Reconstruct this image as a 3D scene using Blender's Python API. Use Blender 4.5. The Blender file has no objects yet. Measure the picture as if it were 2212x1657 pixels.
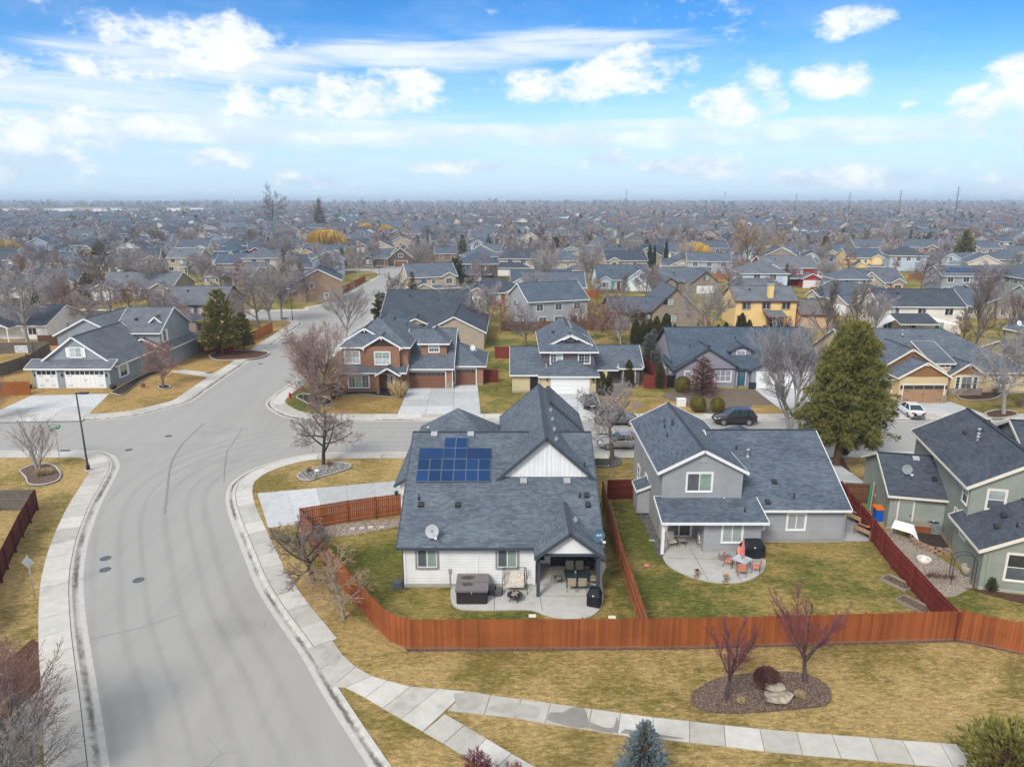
import bpy, math, random
from mathutils import Vector, Matrix
R = math.radians
sc = bpy.context.scene
COL = sc.collection
# ------------------------------------------------------------------ camera, sky, sun, exposure
CH, FPX, CX, CY = 24.0, 1536.0, 1106.0, 828.5          # survey numbers of the drone: height, focal length, image centre
PITCH = math.atan((828.5 - 432.0) / FPX)
cd = bpy.data.cameras.new('camera'); cam = bpy.data.objects.new('camera', cd); COL.objects.link(cam)
cam.location = (0, 0, CH); cam.rotation_euler = (math.pi / 2 - PITCH, 0, 0)
cd.sensor_width = 36.0; cd.lens = 36.0 * FPX / 2212.0; cd.clip_start = 0.5; cd.clip_end = 20000
sc.camera = cam
sc.view_settings.view_transform = 'Standard'; sc.view_settings.look = 'None'
sc.view_settings.exposure = 1.05; sc.view_settings.gamma = 1.0
try: sc.view_settings.use_curve_mapping = False
except Exception: pass
SUN_AZ, SUN_EL = R(212), R(42)       # azimuth from +Y, clockwise: the sun stands behind the camera to the left, veiled by cloud
cy_ = sc.cycles
cy_.use_denoising = True; cy_.max_bounces = 6; cy_.diffuse_bounces = 3; cy_.glossy_bounces = 3
cy_.transparent_max_bounces = 12; cy_.volume_bounces = 0; cy_.use_adaptive_sampling = True; cy_.adaptive_threshold = 0.02
cy_.sample_clamp_indirect = 6.0; cy_.volume_step_rate = 4.0

def nd(nt, typ, **kw):
    n = nt.nodes.new(typ)
    for k, v in kw.items():
        if k in n.inputs: n.inputs[k].default_value = v
        else: setattr(n, k, v)
    return n
def mth(nt, op, a, b=None, c=None, clamp=False):
    n = nt.nodes.new('ShaderNodeMath'); n.operation = op; n.use_clamp = clamp
    for i, x in enumerate((a, b, c)):
        if x is None: continue
        if isinstance(x, (int, float)): n.inputs[i].default_value = x
        else: nt.links.new(x, n.inputs[i])
    return n.outputs[0]
def ss(nt, x, lo, hi, a=0.0, b=1.0):
    n = nt.nodes.new('ShaderNodeMapRange'); n.interpolation_type = 'SMOOTHSTEP'
    nt.links.new(x, n.inputs[0]); n.inputs[1].default_value = lo; n.inputs[2].default_value = hi
    n.inputs[3].default_value = a; n.inputs[4].default_value = b
    return n.outputs[0]
def mix(nt, f, a, b, mode='MIX'):
    n = nt.nodes.new('ShaderNodeMix'); n.data_type = 'RGBA'; n.blend_type = mode
    for i, x in ((0, f), (6, a), (7, b)):
        if isinstance(x, (int, float)): n.inputs[i].default_value = x
        elif isinstance(x, (tuple, list)): n.inputs[i].default_value = (*x[:3], 1)
        else: nt.links.new(x, n.inputs[i])
    return n.outputs[2]

def dk3(*c): return tuple(SKY_K * x for x in c)
def make_sky():
    w = bpy.data.worlds.new('World'); sc.world = w; w.use_nodes = True
    nt = w.node_tree; L = nt.links; nt.nodes.clear()
    out = nd(nt, 'ShaderNodeOutputWorld'); bg = nd(nt, 'ShaderNodeBackground')
    sky = nd(nt, 'ShaderNodeTexSky'); sky.sky_type = 'NISHITA'; sky.sun_disc = False
    sky.sun_elevation = SUN_EL; sky.sun_rotation = SUN_AZ; sky.altitude = 800
    sky.air_density = 1.0; sky.dust_density = 0.6; sky.ozone_density = 2.0
    tc = nd(nt, 'ShaderNodeTexCoord'); sp = nd(nt, 'ShaderNodeSeparateXYZ'); L.new(tc.outputs['Generated'], sp.inputs[0])
    x, y, z = sp.outputs
    az = mth(nt, 'ARCTAN2', x, y); el = mth(nt, 'ARCSINE', z)
    # clouds on a flat layer overhead: perspective squeezes them towards the horizon
    zz = mth(nt, 'MAXIMUM', mth(nt, 'ADD', z, 0.09), 0.02)
    px = mth(nt, 'DIVIDE', x, zz); py = mth(nt, 'DIVIDE', y, zz)
    cb = nd(nt, 'ShaderNodeCombineXYZ'); L.new(px, cb.inputs[0]); L.new(py, cb.inputs[1])
    cs = nd(nt, 'ShaderNodeCombineXYZ'); L.new(az, cs.inputs[0]); L.new(mth(nt, 'MULTIPLY', el, 1.7), cs.inputs[1])
    n1 = nd(nt, 'ShaderNodeTexNoise', Scale=1.15, Detail=8.0, Roughness=0.58); L.new(cb.outputs[0], n1.inputs['Vector'])
    n2 = nd(nt, 'ShaderNodeTexNoise', Scale=12.0, Detail=9.0, Roughness=0.63); L.new(cs.outputs[0], n2.inputs['Vector'])
    # long thin streaks of cirrus
    mp = nd(nt, 'ShaderNodeMapping'); mp.inputs['Scale'].default_value = (2.2, 17.0, 1); mp.inputs['Rotation'].default_value = (0, 0, R(7))
    L.new(cs.outputs[0], mp.inputs['Vector'])
    n3 = nd(nt, 'ShaderNodeTexNoise', Scale=1.6, Detail=9.0, Roughness=0.62, Distortion=0.5); L.new(mp.outputs[0], n3.inputs['Vector'])
    def blob(u, v, hw, hh):
        a0 = math.atan((u - CX) / FPX); e0 = PITCH * -1 + math.atan((CY - v) / FPX) * math.cos(a0)
        dx = mth(nt, 'DIVIDE', mth(nt, 'SUBTRACT', az, a0), hw / FPX); dy = mth(nt, 'DIVIDE', mth(nt, 'SUBTRACT', el, e0), hh / FPX)
        r = mth(nt, 'ADD', mth(nt, 'MULTIPLY', dx, dx), mth(nt, 'MULTIPLY', dy, dy))
        return ss(nt, r, 0.0, 1.0, 1.0, 0.0)
    cum = None
    for b in ((470, 55, 270, 62), (560, 35, 130, 40), (330, 85, 170, 50), (40, 235, 200, 66), (250, 212, 210, 62), (620, 200, 140, 60), (800, 200, 200, 66), (910, 175, 80, 46),
              (1180, 185, 170, 50), (1370, 140, 150, 70), (1290, 165, 120, 56), (1560, 210, 130, 60), (1620, 180, 70, 60), (1740, 140, 125, 46),
              (2060, 165, 90, 62), (2180, 170, 95, 56), (2170, 35, 95, 66), (1780, 0, 100, 36), (40, 30, 110, 36), (520, 310, 110, 26), (1300, 340, 90, 30),
              (1480, 350, 170, 34), (1800, 345, 230, 30), (2080, 340, 120, 40), (0, 360, 70, 30), (680, 375, 130, 22), (1000, 360, 160, 18)):
        q = blob(*b); cum = q if cum is None else mth(nt, 'MAXIMUM', cum, q)
    veil = None
    for b in ((950, 120, 420, 46), (1230, 100, 380, 44), (500, 95, 420, 56), (600, 255, 900, 52), (1500, 275, 800, 44), (300, 150, 420, 50)):
        q = blob(*b); veil = q if veil is None else mth(nt, 'MAXIMUM', veil, q)
    away = ss(nt, mth(nt, 'ABSOLUTE', az), 0.75, 1.0)                       # the unseen rest of the sky: denser cloud, thickened for whiter ambient light
    up = ss(nt, el, 0.30, 0.42)
    rest = mth(nt, 'MAXIMUM', away, up)
    gen = mth(nt, 'MULTIPLY', ss(nt, n1.outputs[0], 0.30, 0.52), rest)
    c = mth(nt, 'ADD', mth(nt, 'MULTIPLY', cum, 0.86), mth(nt, 'MULTIPLY', mth(nt, 'SUBTRACT', n2.outputs[0], 0.5), 2.9))
    n4 = nd(nt, 'ShaderNodeTexNoise', Scale=34.0, Detail=7.0, Roughness=0.62, Distortion=0.3); L.new(cs.outputs[0], n4.inputs['Vector'])
    c = mth(nt, 'ADD', c, mth(nt, 'MULTIPLY', mth(nt, 'SUBTRACT', n4.outputs[0], 0.5), 1.3))
    c = mth(nt, 'MULTIPLY', ss(nt, c, 0.22, 1.0), 0.98)
    vl = mth(nt, 'MULTIPLY', ss(nt, mth(nt, 'ADD', mth(nt, 'MULTIPLY', veil, 0.42), mth(nt, 'MULTIPLY', n3.outputs[0], 0.9)), 0.57, 0.98), 0.86)
    haz = mth(nt, 'MULTIPLY', ss(nt, el, 0.0, 0.19, 1.0, 0.0), 0.94)        # milky air low down, all round
    haz2 = mth(nt, 'MULTIPLY', ss(nt, n1.outputs[0], 0.42, 0.68), 0.14)
    cl = mth(nt, 'MAXIMUM', mth(nt, 'MAXIMUM', c, gen), vl)
    skyc = mix(nt, 1.0, sky.outputs[0], mix(nt, ss(nt, el, 0.02, 0.27), dk3(0.62, 0.82, 0.98), dk3(0.17, 0.50, 0.80)), 'MULTIPLY')
    skyc = mix(nt, haz, skyc, (0.305, 0.395, 0.480))
    skyc = mix(nt, haz2, skyc, (0.44, 0.50, 0.55))
    shade = ss(nt, n2.outputs[0], 0.40, 0.66)
    lowc = ss(nt, el, 0.03, 0.12)
    ccol = mix(nt, shade, (0.435, 0.475, 0.525), (0.52, 0.53, 0.54))
    ccol = mix(nt, lowc, mix(nt, shade, (0.290, 0.365, 0.45), (0.485, 0.515, 0.54)), ccol)
    fin = mix(nt, cl, skyc, ccol)
    L.new(fin, bg.inputs[0]); bg.inputs[1].default_value = 1.0; L.new(bg.outputs[0], out.inputs[0])
SKY_K = 0.095
make_sky(); sc.world.cycles.sampling_method = 'MANUAL'; sc.world.cycles.sample_map_resolution = 256
sd = bpy.data.lights.new('sun', 'SUN'); sd.energy = 1.6; sd.angle = R(18); sd.color = (1.0, 0.965, 0.91)
sun = bpy.data.objects.new('sun', sd); COL.objects.link(sun)
sun.rotation_euler = (math.pi / 2 - SUN_EL, 0, -SUN_AZ + math.pi)
sun.location = (0, -40, 80)

# ------------------------------------------------------------------ helpers
cp_, sp_ = math.cos(PITCH), math.sin(PITCH)
def G(u, v, z=0.11):
    """survey: photo point (2212 px wide) -> place on the level z"""
    a = (u - CX) / FPX; b = (v - CY) / FPX
    t = (z - CH) / (-sp_ - b * cp_)
    return Vector((a * t, (cp_ - b * sp_) * t, z))

class MB:
    def __init__(s): s.v = []; s.f = []; s.uv = []; s.mi = []; s.k = 0
    def poly(s, pts, uv=None):
        n = len(s.v); s.v.extend(tuple(p) for p in pts); s.f.append(tuple(range(n, n + len(pts))))
        s.uv.append(uv if uv else [(0.0, 0.0)] * len(pts)); s.mi.append(s.k); return s
    def wq(s, a, b, c, d):                       # quad with uv in metres: u along a-b, v along a-d
        a, b, c, d = map(Vector, (a, b, c, d)); e = (b - a); n = e.length or 1; e = e / n
        q = (d - a); w = q - e * q.dot(e); wl = w.length or 1; w = w / wl
        o = a
        return s.poly((a, b, c, d), [((p - o).dot(e) + s_off(a), (p - o).dot(w) + 0.0) for p in (a, b, c, d)])
    def box(s, x0, x1, y0, y1, z0, z1):
        p = [(x0, y0, z0), (x1, y0, z0), (x1, y1, z0), (x0, y1, z0), (x0, y0, z1), (x1, y0, z1), (x1, y1, z1), (x0, y1, z1)]
        for q in ((0, 3, 2, 1), (4, 5, 6, 7), (0, 1, 5, 4), (1, 2, 6, 5), (2, 3, 7, 6), (3, 0, 4, 7)):
            P = [p[i] for i in q]
            if q[0] in (0, 4) and q[1] in (3, 5): uv = [(a[0], a[1]) for a in P]
            elif q in ((0, 1, 5, 4), (2, 3, 7, 6)): uv = [(a[0], a[2]) for a in P]
            else: uv = [(a[1], a[2]) for a in P]
            s.poly(P, uv)
        return s
    def obox(s, c, ax, ay, az):                  # oriented box: centre and three half-axis vectors
        c, ax, ay, az = Vector(c), Vector(ax), Vector(ay), Vector(az)
        p = [c + ax * i + ay * j + az * k for k in (-1, 1) for (i, j) in ((-1, -1), (1, -1), (1, 1), (-1, 1))]
        for q in ((0, 3, 2, 1), (4, 5, 6, 7), (0, 1, 5, 4), (1, 2, 6, 5), (2, 3, 7, 6), (3, 0, 4, 7)): s.poly([p[i] for i in q])
        return s
    def beam(s, a, b, w, h, up=(0, 0, 1)):       # beam from a to b, w across, h up
        a, b = Vector(a), Vector(b); d = b - a; l = d.length; d = d / l
        u = Vector(up); sx = d.cross(u)
        if sx.length < 1e-4: sx = d.cross(Vector((0, 1, 0)))
        sx.normalize(); u = sx.cross(d)
        return s.obox((a + b) / 2, d * l / 2, sx * w / 2, u * h / 2)
    def tube(s, pts, rs, n=6, cap=True):
        pts = [Vector(p) for p in pts]
        if not hasattr(rs, '__len__'): rs = [rs] * len(pts)
        base = len(s.v); prev = None
        for i, p in enumerate(pts):
            d = (pts[min(i + 1, len(pts) - 1)] - pts[max(i - 1, 0)])
            d = d.normalized() if d.length > 1e-9 else Vector((0, 0, 1))
            if prev is None:
                a = d.cross(Vector((0, 0, 1)) if abs(d.z) < .9 else Vector((1, 0, 0))).normalized()
            else:
                a = prev - d * prev.dot(d); a = a.normalized() if a.length > 1e-6 else d.orthogonal().normalized()
            prev = a; b = d.cross(a)
            for k in range(n):
                t = 2 * math.pi * k / n; s.v.append(tuple(p + (a * math.cos(t) + b * math.sin(t)) * rs[i]))
        for i in range(len(pts) - 1):
            for k in range(n):
                q = (base + i * n + k, base + i * n + (k + 1) % n, base + (i + 1) * n + (k + 1) % n, base + (i + 1) * n + k)
                s.f.append(q); s.uv.append([(0, 0)] * 4); s.mi.append(s.k)
        if cap:
            s.f.append(tuple(base + k for k in reversed(range(n)))); s.uv.append([(0, 0)] * n); s.mi.append(s.k)
            e = base + (len(pts) - 1) * n; s.f.append(tuple(e + k for k in range(n))); s.uv.append([(0, 0)] * n); s.mi.append(s.k)
        return s
    def lathe(s, prof, n=14, c=(0, 0), z=0.0):   # prof: (r, z) from the bottom up
        base = len(s.v)
        for r, h in prof:
            for k in range(n):
                t = 2 * math.pi * k / n; s.v.append((c[0] + r * math.cos(t), c[1] + r * math.sin(t), z + h))
        for i in range(len(prof) - 1):
            for k in range(n):
                s.f.append((base + i * n + k, base + i * n + (k + 1) % n, base + (i + 1) * n + (k + 1) % n, base + (i + 1) * n + k)); s.uv.append([(0, 0)] * 4); s.mi.append(s.k)
        s.f.append(tuple(base + k for k in reversed(range(n)))); s.uv.append([(0, 0)] * n); s.mi.append(s.k)
        e = base + (len(prof) - 1) * n; s.f.append(tuple(e + k for k in range(n))); s.uv.append([(0, 0)] * n); s.mi.append(s.k)
        return s
    def prism(s, pts, z0, z1, bottom=False):     # pts: xy outline anticlockwise
        n = len(pts); s.poly([(p[0], p[1], z1) for p in pts], [(p[0], p[1]) for p in pts])
        for i in range(n):
            a, b = pts[i], pts[(i + 1) % n]; s.poly([(a[0], a[1], z0), (b[0], b[1], z0), (b[0], b[1], z1), (a[0], a[1], z1)])
        if bottom: s.poly([(p[0], p[1], z0) for p in reversed(pts)])
        return s
    def mesh(s, name, mats, smooth=False, off=None):
        me = bpy.data.meshes.new(name)
        vs = s.v if off is None else [(a - off[0], b - off[1], c - off[2]) for a, b, c in s.v]
        me.from_pydata(vs, [], s.f); uvl = me.uv_layers.new(name='UVMap')
        flat = [c for q in s.uv for p in q for c in p]; uvl.data.foreach_set('uv', flat)
        for m in (mats if isinstance(mats, (list, tuple)) else [mats]): me.materials.append(m)
        if s.k: me.polygons.foreach_set('material_index', s.mi)
        if smooth: me.polygons.foreach_set('use_smooth', [True] * len(me.polygons))
        me.update(); return me
    def build(s, name, mats, parent=None, smooth=False, off=None):
        return link(name, s.mesh(name, mats, smooth, off), parent)
def s_off(a): return (a.x * 1.7 + a.y * 2.3) % 7.0
def link(name, data, parent=None, loc=None, rz=None, rot=None):
    o = bpy.data.objects.new(name, data); COL.objects.link(o)
    if parent is not None: o.parent = parent
    if loc is not None: o.location = loc
    if rz is not None: o.rotation_euler = (0, 0, rz)
    if rot is not None: o.rotation_euler = rot
    return o
def tag(o, label, cat, group=None):
    o['label'] = label; o['category'] = cat
    if group: o['group'] = group
    return o
def struct(o, kind='structure'): o['kind'] = kind; return o
def thing(name, label, cat, loc=(0, 0, 0), rz=0.0, group=None):
    o = link(name, None, None, loc, rz); o.empty_display_size = 0.3
    return tag(o, label, cat, group)
def kids(o): return [c for c in o.children]
def copy_tree(o, loc=None, rz=None, sc_=None, label=None, parent=None):
    c = o.copy(); COL.objects.link(c)
    if parent is not None: c.parent = parent
    if loc is not None: c.location = loc
    if rz is not None: c.rotation_euler = (0, 0, rz)
    if sc_ is not None: c.scale = sc_ if hasattr(sc_, '__len__') else (sc_, sc_, sc_)
    if label: c['label'] = label
    for ch in CH_MAP.get(o.name, None) or o.children:
        copy_tree(ch, parent=c)
    return c
CH_MAP = {}
def catmull(pts, step=0.9):
    P = [Vector(p) for p in pts]; out = []
    for i in range(len(P) - 1):
        p0, p1, p2, p3 = P[max(i - 1, 0)], P[i], P[i + 1], P[min(i + 2, len(P) - 1)]
        n = max(1, int((p2 - p1).length / step))
        n = min(n, 60)
        for k in range(n):
            t = k / n; t2 = t * t; t3 = t2 * t
            out.append(0.5 * ((2 * p1) + (p2 - p0) * t + (2 * p0 - 5 * p1 + 4 * p2 - p3) * t2 + (3 * p1 - p0 - 3 * p2 + p3) * t3))
    out.append(P[-1]); return out
def offset(pts, d):                               # to the left of the walking direction
    o = []
    for i, p in enumerate(pts):
        t = pts[min(i + 1, len(pts) - 1)] - pts[max(i - 1, 0)]; t.z = 0; t.normalize()
        o.append(Vector((p.x - t.y * d, p.y + t.x * d, p.z)))
    return o
# ------------------------------------------------------------------ materials (all procedural)
MT = {}
def newmat(name, rough=0.8, spec=0.3):
    m = bpy.data.materials.new(name); m.use_nodes = True; nt = m.node_tree
    b = nt.nodes['Principled BSDF']; b.inputs['Roughness'].default_value = rough; b.inputs['Specular IOR Level'].default_value = spec
    MT[name] = m; return m, nt, b
def col(nt, b, c):
    if isinstance(c, (tuple, list)): b.inputs['Base Color'].default_value = (*c, 1)
    else: nt.links.new(c, b.inputs['Base Color'])
def bump(nt, b, h, strength=0.4, dist=0.02):
    n = nd(nt, 'ShaderNodeBump', Strength=strength, Distance=dist); nt.links.new(h, n.inputs['Height']); nt.links.new(n.outputs[0], b.inputs['Normal'])
def noise(nt, vec, scale, detail=4.0, rough=0.55, sc3=None, dist=0.0):
    if sc3:
        mp = nd(nt, 'ShaderNodeMapping'); mp.inputs['Scale'].default_value = sc3; nt.links.new(vec, mp.inputs['Vector']); vec = mp.outputs[0]
    n = nd(nt, 'ShaderNodeTexNoise', Scale=scale, Detail=detail, Roughness=rough, Distortion=dist); nt.links.new(vec, n.inputs['Vector'])
    return n.outputs[0]
def pos(nt): return nd(nt, 'ShaderNodeNewGeometry').outputs['Position']
def obc(nt): return nd(nt, 'ShaderNodeTexCoord').outputs['Object']
def uvc(nt): return nd(nt, 'ShaderNodeTexCoord').outputs['UV']
def rnd(nt): return nd(nt, 'ShaderNodeObjectInfo').outputs['Random']
def ramp(nt, f, stops):
    r = nd(nt, 'ShaderNodeValToRGB'); e = r.color_ramp.elements
    e[0].position, e[0].color = stops[0][0], (*stops[0][1], 1); e[1].position, e[1].color = stops[-1][0], (*stops[-1][1], 1)
    for p, c in stops[1:-1]: q = e.new(p); q.color = (*c, 1)
    nt.links.new(f, r.inputs[0]); return r.outputs[0]
def dk(c, k): return tuple(x * k for x in c)

def plain(name, c, rough=0.6, var=0.12, scale=6.0, metal=0.0, spec=0.3):
    if name in MT: return MT[name]
    m, nt, b = newmat(name, rough, spec); b.inputs['Metallic'].default_value = metal
    n = noise(nt, obc(nt), scale, 5)
    col(nt, b, mix(nt, ss(nt, n, 0.3, 0.7), dk(c, 1 - var), dk(c, 1 + var * 0.6))); return m
def asphalt():
    m, nt, b = newmat('asphalt', 0.88, 0.25); p = pos(nt)
    big = noise(nt, p, 0.10, 5, 0.6); st = noise(nt, p, 1.0, 5, 0.6, (0.55, 0.045, 1)); st2 = noise(nt, p, 1.0, 3, 0.5, (2.6, 0.03, 1)); fine = noise(nt, p, 26.0, 3, 0.7); mid = noise(nt, p, 2.2, 6, 0.7)
    c = mix(nt, ss(nt, st, 0.34, 0.66), (0.175, 0.175, 0.180), (0.255, 0.252, 0.246))
    c = mix(nt, mth(nt, 'MULTIPLY', ss(nt, st2, 0.5, 0.72), 0.3), c, (0.13, 0.13, 0.135))
    c = mix(nt, mth(nt, 'MULTIPLY', ss(nt, big, 0.56, 0.70), 0.42), c, (0.155, 0.148, 0.142))
    c = mix(nt, ss(nt, fine, 0.3, 0.72), dk((1, 1, 1), 0.80), dk((1, 1, 1), 1.14)); c0 = c
    # combine: multiply the grain over the broad tone
    g = c0; base = mix(nt, ss(nt, st, 0.34, 0.66), (0.318, 0.304, 0.286), (0.338, 0.324, 0.304))
    base = mix(nt, mth(nt, 'MULTIPLY', ss(nt, st2, 0.50, 0.72), 0.08), base, (0.20, 0.197, 0.195))
    base = mix(nt, mth(nt, 'MULTIPLY', ss(nt, big, 0.55, 0.72), 0.42), base, (0.205, 0.195, 0.185))
    base = mix(nt, mth(nt, 'MULTIPLY', ss(nt, mid, 0.58, 0.75), 0.25), base, (0.20, 0.198, 0.194))
    w = nd(nt, 'ShaderNodeTexVoronoi', Scale=0.16); w.feature = 'DISTANCE_TO_EDGE'
    wv = nd(nt, 'ShaderNodeMix'); wv.data_type = 'VECTOR'; wv.inputs[0].default_value = 0.12
    nz = nd(nt, 'ShaderNodeTexNoise', Scale=0.8, Detail=5.0); nt.links.new(p, nz.inputs['Vector']); nt.links.new(p, wv.inputs[4]); nt.links.new(nz.outputs['Color'], wv.inputs[5]); nt.links.new(wv.outputs[1], w.inputs['Vector'])
    crack = mth(nt, 'MULTIPLY', ss(nt, w.outputs['Distance'], 0.0, 0.007, 1.0, 0.0), mth(nt, 'MULTIPLY', ss(nt, big, 0.52, 0.66), 0.28))
    base = mix(nt, crack, base, (0.07, 0.07, 0.072))
    col(nt, b, mix(nt, 1.0, base, g, 'MULTIPLY')); bump(nt, b, fine, 0.35, 0.01)
def concrete(name, c, joint=False, stain=(0.20, 0.185, 0.16), amt=0.45):
    m, nt, b = newmat(name, 0.85, 0.25); p = pos(nt)
    n1 = noise(nt, p, 0.33, 6, 0.6); n2 = noise(nt, p, 2.2, 5, 0.6); n3 = noise(nt, p, 30, 2)
    o = rnd(nt); cc = mix(nt, ss(nt, n2, 0.25, 0.75), dk(c, 0.90), dk(c, 1.07))
    cc = mix(nt, mth(nt, 'MULTIPLY', ss(nt, n1, 0.54, 0.72), amt), cc, stain)
    cc = mix(nt, 1.0, cc, mix(nt, o, (0.80, 0.79, 0.77), (1.08, 1.08, 1.08)), 'MULTIPLY')
    cc = mix(nt, mth(nt, 'MULTIPLY', ss(nt, n3, 0.62, 0.8), 0.2), cc, dk(c, 0.6))
    col(nt, b, cc); bump(nt, b, n2, 0.15, 0.01)
def lawn(name, tan, grn, dry=0.5):
    m, nt, b = newmat(name, 0.95, 0.1); p = pos(nt)
    big = noise(nt, p, 0.16, 5, 0.62, None, 0.4); mid = noise(nt, p, 0.7, 6, 0.72, (1, 2.4, 1)); tuft = noise(nt, p, 2.6, 6, 0.78, (1.0, 2.3, 1)); fine = noise(nt, p, 8.0, 5, 0.8, (1, 1.8, 1))
    f = mth(nt, 'ADD', mth(nt, 'MULTIPLY', big, 1.1), mth(nt, 'MULTIPLY', mid, 0.6)); f = mth(nt, 'ADD', f, mth(nt, 'MULTIPLY', tuft, 0.25))
    c = mix(nt, ss(nt, f, 0.975 - (0.5 - dry) * 0.7 - 0.15, 0.975 - (0.5 - dry) * 0.7 + 0.17), grn, tan)
    c = mix(nt, mth(nt, 'MULTIPLY', ss(nt, tuft, 0.54, 0.74), 0.5), c, dk(tan, 1.25))
    c = mix(nt, mth(nt, 'MULTIPLY', ss(nt, mid, 0.56, 0.74), 0.45), c, dk(grn, 0.62))
    c = mix(nt, 1.0, c, mix(nt, ss(nt, fine, 0.25, 0.75), (0.60, 0.61, 0.57), (1.34, 1.32, 1.28)), 'MULTIPLY')
    c = mix(nt, 1.0, c, mix(nt, ss(nt, tuft, 0.30, 0.70), (0.62, 0.64, 0.58), (1.30, 1.28, 1.26)), 'MULTIPLY')
    sp = noise(nt, p, 7.5, 2, 0.5); c = mix(nt, ss(nt, sp, 0.755, 0.79), c, (0.55, 0.50, 0.40))
    col(nt, b, c); bump(nt, b, mth(nt, 'ADD', fine, mth(nt, 'MULTIPLY', tuft, 2.0)), 0.9, 0.05)
def speckle(name, cols, scale, rough=0.95, bs=0.8):
    m, nt, b = newmat(name, rough, 0.15); p = pos(nt)
    v = nd(nt, 'ShaderNodeTexVoronoi', Scale=scale); nt.links.new(p, v.inputs['Vector'])
    sep = nd(nt, 'ShaderNodeSeparateColor'); nt.links.new(v.outputs['Color'], sep.inputs[0])
    k = len(cols); c = ramp(nt, sep.outputs[0], [(i / (k - 1), x) for i, x in enumerate(cols)])
    c = mix(nt, 1.0, c, mix(nt, ss(nt, v.outputs['Distance'], 0.1, 0.6), (1.1, 1.1, 1.1), (0.45, 0.45, 0.45)), 'MULTIPLY')
    c = mix(nt, mth(nt, 'MULTIPLY', ss(nt, noise(nt, p, 0.8, 4), 0.5, 0.7), 0.35), c, dk(cols[0], 0.8))
    col(nt, b, c); bump(nt, b, v.outputs['Distance'], bs, 0.03)
def shingle(name, c, c2, scale=1.0):
    m, nt, b = newmat(name, 0.9, 0.2); u = uvc(nt)
    br = nd(nt, 'ShaderNodeTexBrick', Scale=1.0); br.offset = 0.37; br.squash = 1.0; nt.links.new(u, br.inputs['Vector'])
    br.inputs['Brick Width'].default_value = 0.34; br.inputs['Row Height'].default_value = 0.145; br.inputs['Mortar Size'].default_value = 0.010; br.inputs['Mortar Smooth'].default_value = 0.4; br.inputs['Bias'].default_value = 0.0
    br.inputs['Color1'].default_value = (*dk(c, 0.98), 1); br.inputs['Color2'].default_value = (*c2, 1); br.inputs['Mortar'].default_value = (*dk(c, 0.62), 1)
    br2 = nd(nt, 'ShaderNodeTexBrick', Scale=1.0); br2.offset = 0.61; nt.links.new(u, br2.inputs['Vector'])
    br2.inputs['Brick Width'].default_value = 0.81; br2.inputs['Row Height'].default_value = 0.145; br2.inputs['Mortar Size'].default_value = 0.0
    br2.inputs['Color1'].default_value = (0.88, 0.88, 0.89, 1); br2.inputs['Color2'].default_value = (1.08, 1.08, 1.08, 1)
    n = noise(nt, u, 0.45, 4, 0.6); g = noise(nt, u, 40, 2)
    cc = mix(nt, 0.8, br.outputs['Color'], br2.outputs['Color'], 'MULTIPLY')
    cc = mix(nt, 1.0, cc, mix(nt, ss(nt, n, 0.3, 0.72), (0.86, 0.86, 0.88), (1.14, 1.13, 1.10)), 'MULTIPLY')
    cc = mix(nt, 1.0, cc, mix(nt, g, (0.75, 0.75, 0.75), (1.2, 1.2, 1.2)), 'MULTIPLY')
    cc = mix(nt, 1.0, cc, mix(nt, rnd(nt), (0.88, 0.9, 0.93), (1.12, 1.10, 1.06)), 'MULTIPLY')
    col(nt, b, cc)
    sx = nd(nt, 'ShaderNodeSeparateXYZ'); nt.links.new(u, sx.inputs[0]); fr = mth(nt, 'FRACT', mth(nt, 'DIVIDE', sx.outputs[1], 0.145))
    bump(nt, b, mth(nt, 'SUBTRACT', 1.0, fr), 0.5, 0.012); return m
def siding(name, c=None, lap=0.19, vert=False, var=0.06, rough=0.62):
    if name in MT: return MT[name]
    m, nt, b = newmat(name, rough, 0.3); u = uvc(nt); sx = nd(nt, 'ShaderNodeSeparateXYZ'); nt.links.new(u, sx.inputs[0])
    if c is None: base = nd(nt, 'ShaderNodeObjectInfo').outputs['Color']
    else: base = mix(nt, 0.0, c, c)
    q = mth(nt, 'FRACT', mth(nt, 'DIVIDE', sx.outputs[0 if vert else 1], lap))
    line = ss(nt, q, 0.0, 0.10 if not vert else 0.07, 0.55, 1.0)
    n = noise(nt, u, 0.7, 5, 0.6); g = noise(nt, u, 6.0, 3, 0.6, (0.4, 3, 1))
    cc = mix(nt, 1.0, base, mix(nt, ss(nt, n, 0.3, 0.7), (1 - var * 1.6,) * 3, (1 + var,) * 3), 'MULTIPLY')
    cc = mix(nt, 1.0, cc, mix(nt, g, (1 - var,) * 3, (1 + var,) * 3), 'MULTIPLY')
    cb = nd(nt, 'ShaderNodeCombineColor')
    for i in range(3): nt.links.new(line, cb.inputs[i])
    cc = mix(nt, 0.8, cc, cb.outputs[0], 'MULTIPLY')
    col(nt, b, cc)
    h = q if not vert else ss(nt, q, 0.02, 0.09, 1.0, 0.0)
    bump(nt, b, mth(nt, 'SUBTRACT', 1.0, h) if not vert else h, 0.6, 0.02); return m
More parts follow.
